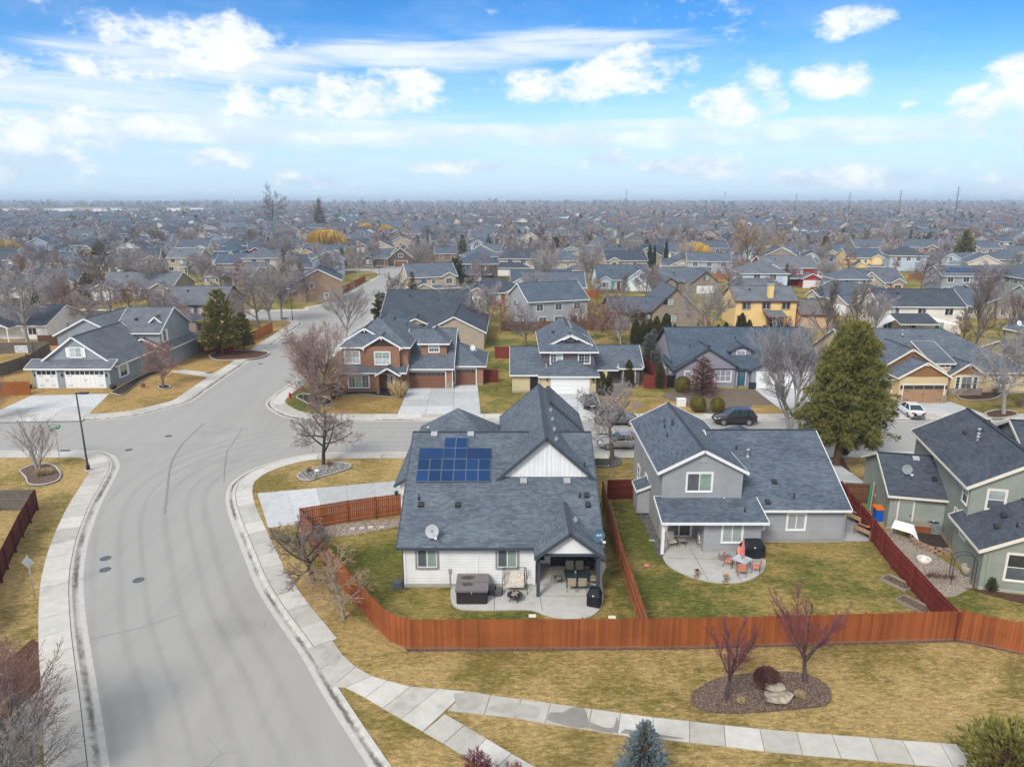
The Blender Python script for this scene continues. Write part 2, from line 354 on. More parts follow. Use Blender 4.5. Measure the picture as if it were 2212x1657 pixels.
def wood(name, c, c2, bot=None):
    m, nt, b = newmat(name, 0.85, 0.2); o = obc(nt); r = rnd(nt)
    n = noise(nt, o, 2.0, 5, 0.6, (9, 9, 0.6)); n2 = noise(nt, pos(nt), 0.5, 4)
    cc = mix(nt, ss(nt, n, 0.3, 0.7), c, c2)
    cc = mix(nt, 1.0, cc, mix(nt, r, (0.76, 0.75, 0.76), (1.16, 1.15, 1.12)), 'MULTIPLY')
    cc = mix(nt, 1.0, cc, mix(nt, ss(nt, n2, 0.3, 0.7), (0.86, 0.86, 0.86), (1.1, 1.1, 1.1)), 'MULTIPLY')
    if bot:                                         # splashed and bleached foot of the boards
        sx = nd(nt, 'ShaderNodeSeparateXYZ'); nt.links.new(o, sx.inputs[0]); f = ss(nt, mth(nt, 'ADD', sx.outputs[2], mth(nt, 'MULTIPLY', n2, -0.25)), -0.12, 0.10, 0.6, 0.0)
        cc = mix(nt, f, cc, bot)
    col(nt, b, cc); bump(nt, b, n, 0.3, 0.01)
def bark(name, c, c2):
    m, nt, b = newmat(name, 0.9, 0.15); o = obc(nt); n = noise(nt, o, 3, 5, 0.65, (4, 4, 0.8))
    r = mix(nt, rnd(nt), (0.84, 0.84, 0.84), (1.14, 1.1, 1.08))
    col(nt, b, mix(nt, 1.0, mix(nt, ss(nt, n, 0.3, 0.7), c, c2), r, 'MULTIPLY')); bump(nt, b, n, 0.5, 0.02)
def foliage(name, c, c2, c3=None):
    m, nt, b = newmat(name, 0.75, 0.25); o = obc(nt); n = noise(nt, o, 0.9, 4, 0.6); n2 = noise(nt, o, 9, 3)
    cc = mix(nt, ss(nt, n, 0.32, 0.66), c, c2)
    if c3: cc = mix(nt, ss(nt, n2, 0.5, 0.72), cc, c3)
    cc = mix(nt, 1.0, cc, mix(nt, rnd(nt), (0.82, 0.86, 0.86), (1.15, 1.12, 1.1)), 'MULTIPLY')
    col(nt, b, cc)
def glass(name, c, rough=0.08, blind=False):
    m, nt, b = newmat(name, rough, 0.6); o = obc(nt)
    n = noise(nt, o, 1.3, 3)
    cc = mix(nt, ss(nt, n, 0.35, 0.65), dk(c, 0.8), dk(c, 1.15))
    if blind:
        sx = nd(nt, 'ShaderNodeSeparateXYZ'); nt.links.new(o, sx.inputs[0]); q = mth(nt, 'FRACT', mth(nt, 'DIVIDE', sx.outputs[2], 0.055))
        cc = mix(nt, ss(nt, q, 0.0, 0.35, 0.4, 0.0), cc, dk(c, 0.45))
    col(nt, b, cc)
def paint(name, c, rough=0.25):
    m, nt, b = newmat(name, rough, 0.5); col(nt, b, c); b.inputs['Coat Weight'].default_value = 0.6; b.inputs['Coat Roughness'].default_value = 0.06
def gutter():
    m, nt, b = newmat('gutter', 0.85, 0.25); u = uvc(nt); p = pos(nt); sx = nd(nt, 'ShaderNodeSeparateXYZ'); nt.links.new(u, sx.inputs[0])
    n1 = noise(nt, p, 0.22, 5, 0.65); n2 = noise(nt, p, 2.5, 5, 0.65)
    q = mth(nt, 'ADD', sx.outputs[1], mth(nt, 'MULTIPLY', mth(nt, 'SUBTRACT', n2, 0.5), 0.35)); d = mth(nt, 'ABSOLUTE', mth(nt, 'SUBTRACT', q, 0.40))
    f = mth(nt, 'MULTIPLY', ss(nt, d, 0.02, 0.20, 1.0, 0.0), ss(nt, n1, 0.36, 0.60, 0.15, 0.95))
    c = mix(nt, ss(nt, n2, 0.3, 0.7), (0.42, 0.395, 0.355), (0.50, 0.475, 0.435)); c = mix(nt, f, c, (0.095, 0.085, 0.075))
    jt = ss(nt, mth(nt, 'FRACT', mth(nt, 'DIVIDE', sx.outputs[0], 3.0)), 0.0, 0.012, 0.7, 0.0); col(nt, b, mix(nt, jt, c, (0.10, 0.09, 0.08)))
gutter()
asphalt()
m_, nt_, b_ = newmat('tyre_wear', .88, .25); col(nt_, b_, (.225, .217, .208)); u_ = uvc(nt_); sx_ = nd(nt_, 'ShaderNodeSeparateXYZ'); nt_.links.new(u_, sx_.inputs[0])
n_ = noise(nt_, pos(nt_), .07, 4, .6); n2_ = noise(nt_, pos(nt_), 3.0, 4, .7); e_ = ss(nt_, mth(nt_, 'ABSOLUTE', mth(nt_, 'SUBTRACT', sx_.outputs[1], .5)), .05, .5, 1.0, 0.0)
nt_.links.new(mth(nt_, 'MULTIPLY', mth(nt_, 'MULTIPLY', e_, ss(nt_, n_, .36, .62, .25, 1.0)), mth(nt_, 'MULTIPLY', ss(nt_, n2_, .1, .9, .4, 1.0), .13)), b_.inputs['Alpha'])
plain('wet', (.235, .215, .19), .6, .1, 2); plain('damp', (.36, .335, .295), .8, .12, 2); plain('tar', (.20, .198, .197), .8, .2); plain('tar2', (.215, .212, .21), .85, .12, 3)
concrete('walk', (0.50, 0.475, 0.43), stain=(0.27, 0.24, 0.20), amt=0.5); concrete('kerb', (0.46, 0.44, 0.405), stain=(0.12, 0.11, 0.10), amt=0.75)
concrete('drive', (0.47, 0.475, 0.475), amt=0.25); concrete('patio', (0.46, 0.445, 0.415), stain=(0.25, 0.20, 0.15), amt=0.4); concrete('foundation', (0.36, 0.35, 0.33))
lawn('lawn_dry', (0.430, 0.300, 0.134), (0.205, 0.158, 0.050), 0.44); lawn('lawn_green', (0.330, 0.240, 0.088), (0.110, 0.118, 0.028), 0.50); lawn('lawn_tan', (0.410, 0.265, 0.112), (0.225, 0.160, 0.052), 0.40)
lawn('field', (0.15, 0.125, 0.095), (0.085, 0.075, 0.055), 0.45)
speckle('mulch', [(0.205, 0.138, 0.102), (0.255, 0.178, 0.134), (0.225, 0.155, 0.116), (0.155, 0.104, 0.08)], 10, bs=.3)
speckle('mulch_dark', [(0.065, 0.048, 0.038), (0.105, 0.078, 0.062), (0.08, 0.06, 0.05), (0.045, 0.034, 0.028)], 12)
speckle('bark_red', [(0.13, 0.065, 0.04), (0.19, 0.10, 0.065), (0.16, 0.08, 0.05), (0.09, 0.045, 0.03)], 12)
speckle('gravel', [(0.22, 0.17, 0.12), (0.30, 0.24, 0.18), (0.17, 0.13, 0.10), (0.36, 0.30, 0.24)], 9)
speckle('pebble', [(0.34, 0.32, 0.29), (0.50, 0.48, 0.44), (0.24, 0.23, 0.22), (0.58, 0.56, 0.53)], 7)
speckle('gravel_grey', [(0.16, 0.145, 0.14), (0.24, 0.22, 0.21), (0.12, 0.11, 0.11), (0.28, 0.26, 0.25)], 9)
speckle('gravel_pink', [(0.42, 0.33, 0.26), (0.52, 0.43, 0.35), (0.36, 0.28, 0.22), (0.58, 0.50, 0.42)], 9)
speckle('gravel_tan', [(0.44, 0.37, 0.29), (0.52, 0.45, 0.36), (0.38, 0.31, 0.24), (0.58, 0.52, 0.43)], 12)
shingle('shingle', (0.078, 0.095, 0.122), (0.126, 0.149, 0.184)); shingle('shingle_dark', (0.056, 0.066, 0.084), (0.082, 0.096, 0.118)); shingle('shingle_grey', (0.115, 0.127, 0.146), (0.155, 0.168, 0.190)); shingle('shingle_brown', (0.130, 0.120, 0.115), (0.165, 0.153, 0.147))
shingle('shingle_blue', (0.064, 0.086, 0.116), (0.094, 0.124, 0.162))
wood('fence_cedar', (0.312, 0.094, 0.030), (0.250, 0.072, 0.023), (0.30, 0.17, 0.11)); wood('fence_red', (0.20, 0.035, 0.028), (0.145, 0.026, 0.022)); wood('fence_maroon', (0.115, 0.030, 0.024), (0.08, 0.022, 0.018)); wood('fence_grey', (0.19, 0.165, 0.135), (0.12, 0.105, 0.09)); wood('fence_orange', (0.40, 0.145, 0.035), (0.31, 0.10, 0.024)); wood('wood_brown', (0.16, 0.08, 0.04), (0.10, 0.05, 0.026)); wood('wood_weathered', (0.33, 0.28, 0.22), (0.24, 0.2, 0.16)); wood('wood_tan', (0.42, 0.29, 0.17), (0.32, 0.21, 0.12))
bark('bark', (0.115, 0.088, 0.070), (0.195, 0.160, 0.135)); bark('bark_grey', (0.20, 0.185, 0.175), (0.34, 0.32, 0.305)); bark('bark_dark', (0.055, 0.042, 0.036), (0.105, 0.085, 0.075)); bark('bark_plum', (0.062, 0.040, 0.042), (0.120, 0.082, 0.082)); bark('bark_white', (0.34, 0.30, 0.27), (0.48, 0.44, 0.41)); bark('bark_pine', (0.16, 0.095, 0.06), (0.095, 0.06, 0.042))
bark('twig', (0.175, 0.135, 0.118), (0.255, 0.205, 0.185)); bark('twig_grey', (0.245, 0.222, 0.218), (0.35, 0.325, 0.32)); bark('twig_red', (0.235, 0.135, 0.110), (0.315, 0.190, 0.160)); bark('twig_rose', (0.245, 0.172, 0.148), (0.335, 0.245, 0.215)); bark('twig_lilac', (0.255, 0.222, 0.235), (0.345, 0.305, 0.32)); bark('twig_plum', (0.155, 0.050, 0.062), (0.215, 0.082, 0.095)); foliage('willow_gold', (0.50, 0.29, 0.05), (0.62, 0.38, 0.08)); foliage('willow_ochre', (0.36, 0.25, 0.11), (0.46, 0.33, 0.16)); bark('twig_yellow', (0.42, 0.255, 0.055), (0.52, 0.33, 0.085)); bark('twig_tan', (0.30, 0.215, 0.13), (0.39, 0.29, 0.185)); bark('twig_purple', (0.185, 0.150, 0.155), (0.265, 0.220, 0.225))
foliage('pine', (0.135, 0.138, 0.032), (0.245, 0.225, 0.058), (0.35, 0.27, 0.10)); foliage('pine_dark', (0.055, 0.075, 0.030), (0.105, 0.120, 0.045), (0.15, 0.14, 0.06)); foliage('blue_spruce', (0.115, 0.155, 0.165), (0.185, 0.235, 0.25), (0.25, 0.30, 0.315)); foliage('arborvitae', (0.050, 0.050, 0.014), (0.090, 0.085, 0.022), (0.125, 0.095, 0.028)); foliage('boxwood', (0.105, 0.090, 0.016), (0.155, 0.130, 0.028)); foliage('larch_red', (0.135, 0.055, 0.040), (0.20, 0.090, 0.066)); foliage('spruce_grey', (0.12, 0.14, 0.145), (0.19, 0.21, 0.215)); foliage('dry_grass', (0.45, 0.33, 0.16), (0.58, 0.44, 0.25)); foliage('barberry', (0.085, 0.034, 0.034), (0.14, 0.06, 0.056)); foliage('conifer_far', (0.032, 0.050, 0.030), (0.06, 0.08, 0.045))
glass('glass_dark', (0.035, 0.04, 0.045)); glass('glass_grey', (0.10, 0.11, 0.12)); glass('glass_blind', (0.34, 0.38, 0.36), 0.15, True); glass('glass_green', (0.24, 0.33, 0.27), 0.12, True); glass('glass_pale', (0.46, 0.50, 0.52), 0.12); glass('glass_teal', (0.06, 0.14, 0.17))
m_, nt_, b_ = newmat('solar_cell', 0.18, 0.5); u_ = uvc(nt_)
sx_ = nd(nt_, 'ShaderNodeSeparateXYZ'); nt_.links.new(u_, sx_.inputs[0])
gx = ss(nt_, mth(nt_, 'FRACT', mth(nt_, 'DIVIDE', sx_.outputs[0], 0.163)), 0.0, 0.05, 1.0, 0.0); gy = ss(nt_, mth(nt_, 'FRACT', mth(nt_, 'DIVIDE', sx_.outputs[1], 0.163)), 0.0, 0.05, 1.0, 0.0)
col(nt_, b_, mix(nt_, mth(nt_, 'MULTIPLY', mth(nt_, 'MAXIMUM', gx, gy), 0.55), mix(nt_, rnd(nt_), (0.003, 0.022, 0.075), (0.005, 0.038, 0.120)), (0.008, 0.05, 0.14)))
plain('white', (0.74, 0.74, 0.73), 0.5, 0.05); plain('offwhite', (0.70, 0.64, 0.54), 0.6, 0.05); plain('charcoal', (0.055, 0.065, 0.08), 0.6); plain('black', (0.012, 0.012, 0.014), 0.5); plain('dark_metal', (0.03, 0.032, 0.035), 0.45, 0.2); plain('steel', (0.42, 0.43, 0.44), 0.45, 0.1, 6, 0.4); plain('solar_frame', (.22, .25, .30), .5, .05); plain('iron', (.10, .10, .105), .6, .2); plain('dish_white', (0.40, 0.41, 0.42), 0.5, 0.05); plain('tan_trim', (0.62, 0.55, 0.42), 0.6, 0.05); plain('navy', (0.028, 0.034, 0.048), 0.6); plain('rubber', (0.018, 0.018, 0.018), 0.85); plain('stone', (0.30, 0.25, 0.20), 0.9, 0.3, 2.0); plain('boulder', (0.34, 0.29, 0.22), 0.9, 0.4, 3.0); plain('grey_trim', (0.26, 0.26, 0.26), 0.6); plain('brown_trim', (0.10, 0.055, 0.04), 0.6); plain('red_trim', (0.16, 0.03, 0.03), 0.6); plain('teal_sign', (0.0, 0.22, 0.15), 0.4, 0.03); plain('red', (0.42, 0.02, 0.02), 0.45, 0.1); plain('lens_red', (0.35, 0.008, 0.012), 0.15); plain('lens_white', (0.6, 0.62, 0.64), 0.1); plain('plastic_grey', (0.09, 0.095, 0.10), 0.7)
wall_cols = {}
def wallmat(c, vert=False, lap=0.19):
    k = 'siding_%02d%02d%02d%d%d' % (int(c[0] * 99), int(c[1] * 99), int(c[2] * 99), vert, int(lap * 100))
    return siding(k, c, lap, vert)
siding('siding_any'); plain('white_far', (0.72, 0.72, 0.72), 0.6, 0.03)
# ------------------------------------------------------------------ the ground, roads, kerbs and pavements
def flat(name, pts, z, mat, kind='structure', parent=None):
    m = MB(); m.poly([(p[0], p[1], z) for p in pts], [(p[0], p[1]) for p in pts]); o = m.build(name, mat, parent)
    if kind: o['kind'] = kind
    return o
def GP(l, z=0.0): return [G(u, v, z) for u, v in l]
LZ = 0.11                                               # level of lawns above the road
m = MB(); m.poly([(-6000, -400, -0.06), (6000, -400, -0.06), (6000, 9000, -0.06), (-6000, 9000, -0.06)]); struct(m.build('ground', MT['field']))
# kerb lines, walked with the block on the left hand
KA = [(797 + 70, 1760), (797, 1657), (699, 1502), (648, 1412), (592, 1332), (553, 1267), (530, 1210), (508, 1152), (494, 1112), (488, 1082), (490, 1060), (500, 1042), (521, 1026), (553, 1010), (610, 992), (666, 981), (743, 977), (876, 976), (1000, 975)]
KA = [tuple(p) for p in GP(KA)]; yA = KA[-1][1]; KA += [(20, yA, 0), (60, yA, 0), (140, yA, 0)]
KA = list(reversed(catmull(KA)))                        # right end -> corner -> down the main road: block on the left
KB = [(-90, 973), (0, 973), (133, 973), (200, 973), (233, 978), (251, 988), (258, 1003), (254, 1020), (240, 1047), (218, 1089), (200, 1137), (188, 1180), (180, 1240), (182, 1300), (191, 1376), (212, 1500), (236, 1657), (252, 1750)]
KB = list(reversed(catmull(GP(KB))))
KC = [(0, 909), (140, 909.5), (213, 908), (288, 900), (350, 886), (410, 869), (450, 842), (490, 814), (553, 771), (600, 737), (640, 709), (653, 700), (650, 694), (635, 691), (603, 690), (540, 690)]
KC = list(reversed(catmull([(-110, G(0, 909, 0).y, 0)] + [tuple(p) for p in GP(KC)] + [(-110, G(540, 690, 0).y + 2, 0)])))
KC.reverse()
KD = [(1000, 909.5), (953, 909.5), (800, 909.7), (703, 909.7), (650, 908), (610, 900), (583, 886), (573, 873), (583, 860), (600, 846), (622, 831), (680, 780), (735, 735), (788, 694), (811, 671), (850, 640), (886, 613), (903, 603), (925, 592), (961, 578), (1000, 572)]
y0 = G(1000, 909.5, 0).y
KD = list(reversed(catmull([(140, y0, 0), (60, y0, 0), (20, y0, 0)] + [tuple(p) for p in GP(KD)], 1.2)))
KE = [(605, 672), (666, 665), (703, 658), (735, 644), (766, 629), (803, 607), (820, 598), (822, 593), (815, 589), (800, 587), (770, 586)]
KE = catmull([(-110, G(605, 672, 0).y + 1, 0)] + [tuple(p) for p in GP(KE)] + [(-130, G(770, 586, 0).y, 0)], 1.2)
m = MB()
m.poly([(-130, -20, 0), (150, -20, 0), (150, 84, 0), (-130, 84, 0)])
ml = [p for p in KC if p.y > 80 and p.x > -90]; 
up_l = GP([(330, 905), (470, 830), (553, 771), (640, 709), (656, 697), (690, 664), (766, 629), (823, 594), (850, 570)], -0.004); up_r = GP([(1010, 570), (961, 580), (903, 605), (811, 674), (735, 738), (600, 850), (560, 890)], -0.004)
m.poly([(p.x - 6, p.y, -0.004) for p in up_l[:-1]] + [up_l[-1]] + up_r)
m.poly(GP([(400, 694), (700, 700), (720, 655), (400, 668)], -0.008)); yt = G(870, 590, 0).y
m.poly([(-130, yt - 8, -0.012), (-40, yt - 8, -0.012), (60, yt + 26, -0.012), (60, yt + 42, -0.012), (-60, yt + 14, -0.012), (-130, yt + 8, -0.012)])
struct(m.build('road', MT['asphalt']))
def strip(pts, prof, name, mat):
    lines = [[Vector((p.x, p.y, z)) for p in offset(pts, d)] for d, z in prof]; m = MB()
    acc = [0.0]
    for i in range(len(pts) - 1): acc.append(acc[-1] + (pts[i + 1] - pts[i]).length)
    for (a, b, da, db) in [(lines[k], lines[k + 1], prof[k][0], prof[k + 1][0]) for k in range(len(prof) - 1)]:
        for i in range(len(pts) - 1): m.poly((a[i], a[i + 1], b[i + 1], b[i]), [(acc[i], da), (acc[i + 1], da), (acc[i + 1], db), (acc[i], db)])
    return struct(m.build(name, mat))
ROLL = [(-0.02, 0.004), (0.42, 0.012), (0.50, 0.045), (0.60, 0.125), (0.76, 0.150), (0.78, 0.05)]
def slabs(pts, d0, d1, parent, step=1.5, mat='walk', z=0.152, gap=0.030, rg=(0, 1e9)):
    L = 0; a = offset(pts, d0); b = offset(pts, d1); acc = [(a[0], b[0])]; n = 0
    for i in range(1, len(pts)):
        L += (pts[i] - pts[i - 1]).length; acc.append((a[i], b[i]))
        if L >= step:
            A0, B0 = acc[0]; A1, B1 = acc[-1]
            if rg[0] < A0.y < rg[1]:
                t = (A1 - A0).normalized() * gap; t2 = (B1 - B0).normalized() * gap if (B1 - B0).length > 0.05 else Vector((0, 0, 0))
                out = [p[0] for p in acc]; inn = [p[1] for p in acc]
                out[0] = out[0] + t; inn[0] = inn[0] + t2; ring = out + list(reversed(inn))
                c = sum(ring, Vector((0, 0, 0))) / len(ring)
                mm = MB().prism([(p.x - c.x, p.y - c.y) for p in ring], -0.05, 0.0 + random.uniform(-.003, .003)); o = mm.build('slab', MT[mat], parent); o.location = (c.x, c.y, z)
            L = 0; acc = [acc[-1]]
random.seed(5)
def block(name, K, closing, lawnmat):
    inn = offset(K, 0.77); pts = [(p.x, p.y) for p in inn] + closing
    return flat(name, pts, LZ, MT[lawnmat])
lawnA = block('lawn', KA, [(60, -30), (140, -30)], 'lawn_dry')
strip(KA, ROLL, 'kerb', MT['gutter'])
pavA = struct(link('pavement', None)); pavB = struct(link('pavement', None)); pavC = struct(link('pavement', None)); pavD = struct(link('pavement', None))
KAn = [p for p in KA if p.x < 12 and p.y > G(700, 1470, 0).y]        # attached walk ends where the path leaves the kerb
slabs(KA, 0.80, 2.10, pavA, rg=(G(645, 1388, 0).y, 1e9))
mu = MB()
for K_ in (KA, KB, KC, KD):
    a_, b_ = offset(K_, 0.79), offset(K_, 2.06)
    for i in range(len(K_) - 1):
        if K_ is KA and a_[i].y < G(645, 1388, 0).y: continue
        if a_[i].y < 260: mu.poly([(a_[i].x, a_[i].y, LZ + .006), (a_[i + 1].x, a_[i + 1].y, LZ + .006), (b_[i + 1].x, b_[i + 1].y, LZ + .006), (b_[i].x, b_[i].y, LZ + .006)])
struct(mu.build('pavement_bedding', MT['mulch_dark']))
block('lawn', KB, [(-110, 62), (-110, -30), (-14, -30)], 'lawn_dry'); strip(KB, ROLL, 'kerb', MT['gutter']); slabs(KB, 0.80, 2.35, pavB)
yc0, yc1 = KC[0].y, KC[-1].y
block('lawn', KC, [], 'lawn_tan'); strip(KC, ROLL, 'kerb', MT['gutter']); slabs(KC, 0.80, 2.3, pavC)
block('lawn', KD, [(160, y0 + 0.8), (160, 330), (0, 300)], 'lawn_green'); strip(KD, ROLL, 'kerb', MT['gutter']); slabs([p for p in KD if p.y < 260], 0.80, 2.3, pavD)
block('lawn', list(KE), [], 'lawn_green'); strip(KE, ROLL, 'kerb', MT['kerb'])
# the path that leaves the kerb and runs along the foot of the fence, and its branch
pu = GP([(739, 1415), (772, 1443), (811, 1464), (886, 1483), (992, 1492), (1106, 1508), (1222, 1524), (1338, 1540), (1493, 1558), (1659, 1575.5), (1840, 1589), (2020, 1603), (2300, 1625)], LZ)
pl = GP([(664, 1407), (700, 1455), (744, 1483), (788, 1506), (863, 1551), (912, 1580), (958, 1545), (1043, 1545), (1106, 1551), (1176, 1563), (1333, 1587), (1488, 1603), (1659, 1625), (1814, 1638), (1974, 1651), (2300, 1676)], LZ)
path = struct(link('path', None))
def quads(pairs, parent, mat='walk', z=0.15, gap=0.030):
    for (a0, b0), (a1, b1) in zip(pairs, pairs[1:]):
        t = (a1 - a0).normalized() * gap; t2 = (b1 - b0).normalized() * gap; q = [a0 + t, b0 + t2, b1, a1]; c = (a0 + b0 + a1 + b1) / 4
        o = MB().prism([(p.x - c.x, p.y - c.y) for p in q], -0.06, random.uniform(-.004, .004)).build('slab', MT[mat], parent); o.location = (c.x, c.y, z)
pr = [((615, 1229), (553, 1229)), ]
Z = lambda u, v: G(u, v, LZ)
quads([(Z(718, 1384), Z(664, 1402)), (Z(740, 1416), Z(692, 1446)), (Z(768, 1441), Z(716, 1484)), (Z(803, 1461), Z(746, 1485)), (Z(836, 1471), Z(789, 1507)), (Z(886, 1484), Z(827, 1530)), (Z(946, 1489), Z(866, 1553)), (Z(1006, 1494), Z(914, 1580)), ], path)
quads([(Z(1006, 1494), Z(966, 1535)), (Z(1059, 1502), Z(1045, 1544)), (Z(1125, 1511), Z(1112, 1551)), (Z(1189, 1520), Z(1176, 1563)), (Z(1278, 1532), Z(1269, 1576)), (Z(1340, 1541), Z(1333, 1587)), (Z(1410, 1550), Z(1411, 1595)), (Z(1489, 1559), Z(1489, 1604)), (Z(1563, 1567), Z(1567, 1612)), (Z(1640, 1575), Z(1651, 1623)), (Z(1720, 1582), Z(1733, 1631)), (Z(1797, 1588), Z(1816, 1638)), (Z(1877, 1594), Z(1897, 1645)), (Z(1949, 1600), Z(1975, 1652)), (Z(2030, 1606), Z(2060, 1659)), (Z(2110, 1612), Z(2150, 1666)), (Z(2200, 1619), Z(2240, 1673)), (Z(2290, 1626), Z(2330, 1680))], path)
quads([(Z(960, 1543), Z(914, 1581)), (Z(1002, 1567), Z(958, 1606)), (Z(1050, 1596), Z(1008, 1637)), (Z(1104, 1628), Z(1062, 1668)), (Z(1165, 1662), Z(1130, 1706)), (Z(1240, 1705), Z(1200, 1750))], path)
# driveways, drawn as poured slabs with open joints
def slabgrid(name, c4, nu, nv, mat='drive', z=LZ + 0.03, gap=0.024):
    P = [Vector((p[0], p[1], 0)) for p in c4]; par = struct(link(name, None))
    f = lambda s, t: P[0] * (1 - s) * (1 - t) + P[1] * s * (1 - t) + P[2] * s * t + P[3] * (1 - s) * t
    for i in range(nu):
        for j in range(nv):
            q = [f(i / nu, j / nv), f((i + 1) / nu, j / nv), f((i + 1) / nu, (j + 1) / nv), f(i / nu, (j + 1) / nv)]; c = sum(q, Vector()) / 4
            q = [p + (c - p).normalized() * gap for p in q]
            o = MB().prism([(p.x - c.x, p.y - c.y) for p in q], -0.06, 0).build('slab', MT[mat], par); o.location = (c.x, c.y, z + random.uniform(-.003, .003))
    return par
yw = y0 + 0.8
slabgrid('driveway', [(-13.2, yw + 1.5), (-3.6, yw + 1.5), (-4.6, 92.0), (-13.6, 90.6)], 3, 4)
slabgrid('driveway', [(1.6, yw + 1.5), (10.6, yw + 1.5), (10.8, 87.2), (3.2, 87.2)], 3, 3)
slabgrid('driveway', [(31.6, yw + 1.5), (42.0, yw + 1.5), (41, 90.2), (31.6, 90.2)], 3, 4)
slabgrid('driveway', [(43.8, yw + 1.5), (54.5, yw + 1.5), (53.6, 83.5), (44.0, 84.0)], 3, 2)
slabgrid('driveway', [tuple(G(-60, 913)), tuple(G(178, 909)), tuple(G(236, 851)), tuple(G(68, 855))], 3, 2)
slabgrid('driveway', [tuple(G(556, 1066)), tuple(G(580, 1141)), tuple(G(868, 1098)), tuple(G(868, 1038))], 1, 5)
slabgrid('driveway', [(28.4, 56.2), (31.0, 55.8), (30.4, 63.6), (27.6, 63.6)], 1, 4)
def bed(name, uv, mat, z=LZ + 0.02, edge=None, h=0.06):
    c = catmull([tuple(G(u, v)) for u, v in uv] + [tuple(G(*uv[0]))], 0.4)[:-1]
    m = MB(); m.poly([(p.x, p.y, z + h) for p in c])
    for i in range(len(c)):
        a, b = c[i], c[(i + 1) % len(c)]; m.poly([(a.x, a.y, 0.02), (b.x, b.y, 0.02), (b.x, b.y, z + h), (a.x, a.y, z + h)])
    o = struct(m.build(name, MT[mat]))
    if edge:
        m = MB(); n = len(c); cc = sum(c, Vector()) / n
        inn = [p + (cc - p).normalized() * 0.14 for p in c]; zt = z + h + 0.07
        for i in range(n):
            a, b, a2, b2 = c[i], c[(i + 1) % n], inn[i], inn[(i + 1) % n]
            m.poly([(a.x, a.y, zt), (b.x, b.y, zt), (b2.x, b2.y, zt), (a2.x, a2.y, zt)]); m.poly([(a.x, a.y, .02), (b.x, b.y, .02), (b.x, b.y, zt), (a.x, a.y, zt)]); m.poly([(b2.x, b2.y, z), (a2.x, a2.y, z), (a2.x, a2.y, zt), (b2.x, b2.y, zt)])
        struct(m.build('bed_edging', MT[edge]))
    return o
yard = flat('yard_lawn', [tuple(G(590, 1146)), tuple(G(760, 1330)), tuple(G(880, 1398)), tuple(G(1400, 1398)), tuple(G(1300, 1085)), tuple(G(870, 1085)), tuple(G(700, 1150))], LZ + 0.012, MT['lawn_green'])
flat('yard_lawn', [tuple(G(1405, 1397)), tuple(G(2068, 1385)), tuple(G(1930, 1190)), tuple(G(1830, 1060)), tuple(G(1310, 1050))], LZ + 0.012, MT['lawn_green'])
flat('yard_lawn', [tuple(G(2078, 1383)), tuple(G(2300, 1420)), tuple(G(2300, 1270)), tuple(G(1960, 1170))], LZ + 0.012, MT['lawn_green'])
flat('front_lawn', [tuple(G(545, 1062)), tuple(G(545, 1035)), tuple(G(620, 1005)), tuple(G(870, 988)), tuple(G(876, 1036))], LZ + 0.012, MT['lawn_dry'])
flat('soil_strip', [tuple(G(872, 1398)), tuple(G(880, 1408)), tuple(G(1450, 1404)), tuple(G(2070, 1387)), tuple(G(2260, 1423)), tuple(G(2260, 1405)), tuple(G(2075, 1375)), tuple(G(1450, 1392))], LZ + 0.022, MT['mulch'])
flat('front_lawn', [(10.9, yw + 1.6), (22.5, yw + 1.6), (19.5, 85.3), (11.2, 86)], LZ + 0.013, MT['lawn_tan'])
flat('gravel_yard', [(22.5, yw + 1.6), (31.5, yw + 1.6), (31.5, 89.6), (21, 89.4), (18.5, 86)], LZ + 0.015, MT['gravel']); flat('front_lawn', [(27.3, yw + 1.6), (31.5, yw + 1.6), (31.5, 82.4), (28.8, 82.0)], LZ + 0.02, MT['lawn_tan'])
flat('front_lawn', [(54.6, yw + 1.6), (80, yw + 1.6), (80, 89), (55.4, 87.2)], LZ + 0.013, MT['lawn_green'])
flat('front_lawn', [(-22.6, yw + 1.6), (-13.3, yw + 1.6), (-13.5, 86.4), (-22.8, 87)], LZ + 0.013, MT['lawn_tan'])
def seam(uv, w=.03, mat='mulch_dark'):
    P = catmull([tuple(G(u, v, 0.004)) for u, v in uv], .5); m = MB(); rg = random.Random(len(uv)); P = [p + Vector((rg.uniform(-.04, .04), rg.uniform(-.04, .04), 0)) for p in P]; a, b = offset(P, w), offset(P, -w)
    for i in range(len(P) - 1): m.poly([(a[i].x, a[i].y, .004), (b[i].x, b[i].y, .004), (b[i + 1].x, b[i + 1].y, .004), (a[i + 1].x, a[i + 1].y, .004)][::-1])
    struct(m.build('road_seam', MT[mat]))
seam([(196, 1379), (240, 1370), (300, 1356), (388, 1328)], .03, 'tar'); seam([(523, 925), (505, 955), (492, 972), (487, 1000), (484, 1040)], .05, 'tar'); seam([(300, 960), (420, 961), (490, 964)], .03, 'tar'); seam([(640, 930), (780, 938), (872, 940)], .025, 'tar'); seam([(355, 1110), (362, 1060), (368, 1010), (390, 965), (440, 915)], .10, 'tar2')
bed('mulch_bed', [(1496, 1496), (1540, 1470), (1600, 1458), (1680, 1452), (1745, 1458), (1786, 1480), (1797, 1506), (1780, 1525), (1700, 1534), (1600, 1541), (1520, 1537), (1492, 1520)], 'mulch')
bed('planting_bed', [(41, 1018), (70, 1006), (100, 1003), (122, 1010), (133, 1028), (120, 1043), (86, 1050), (62, 1048), (54, 1034)], 'mulch', edge='kerb')
bed('pebble_bed', [(641, 1031), (650, 1022), (690, 1010), (725, 1000), (752, 1003), (760, 1010), (740, 1019), (700, 1031), (670, 1040), (648, 1038)], 'pebble', edge='kerb')
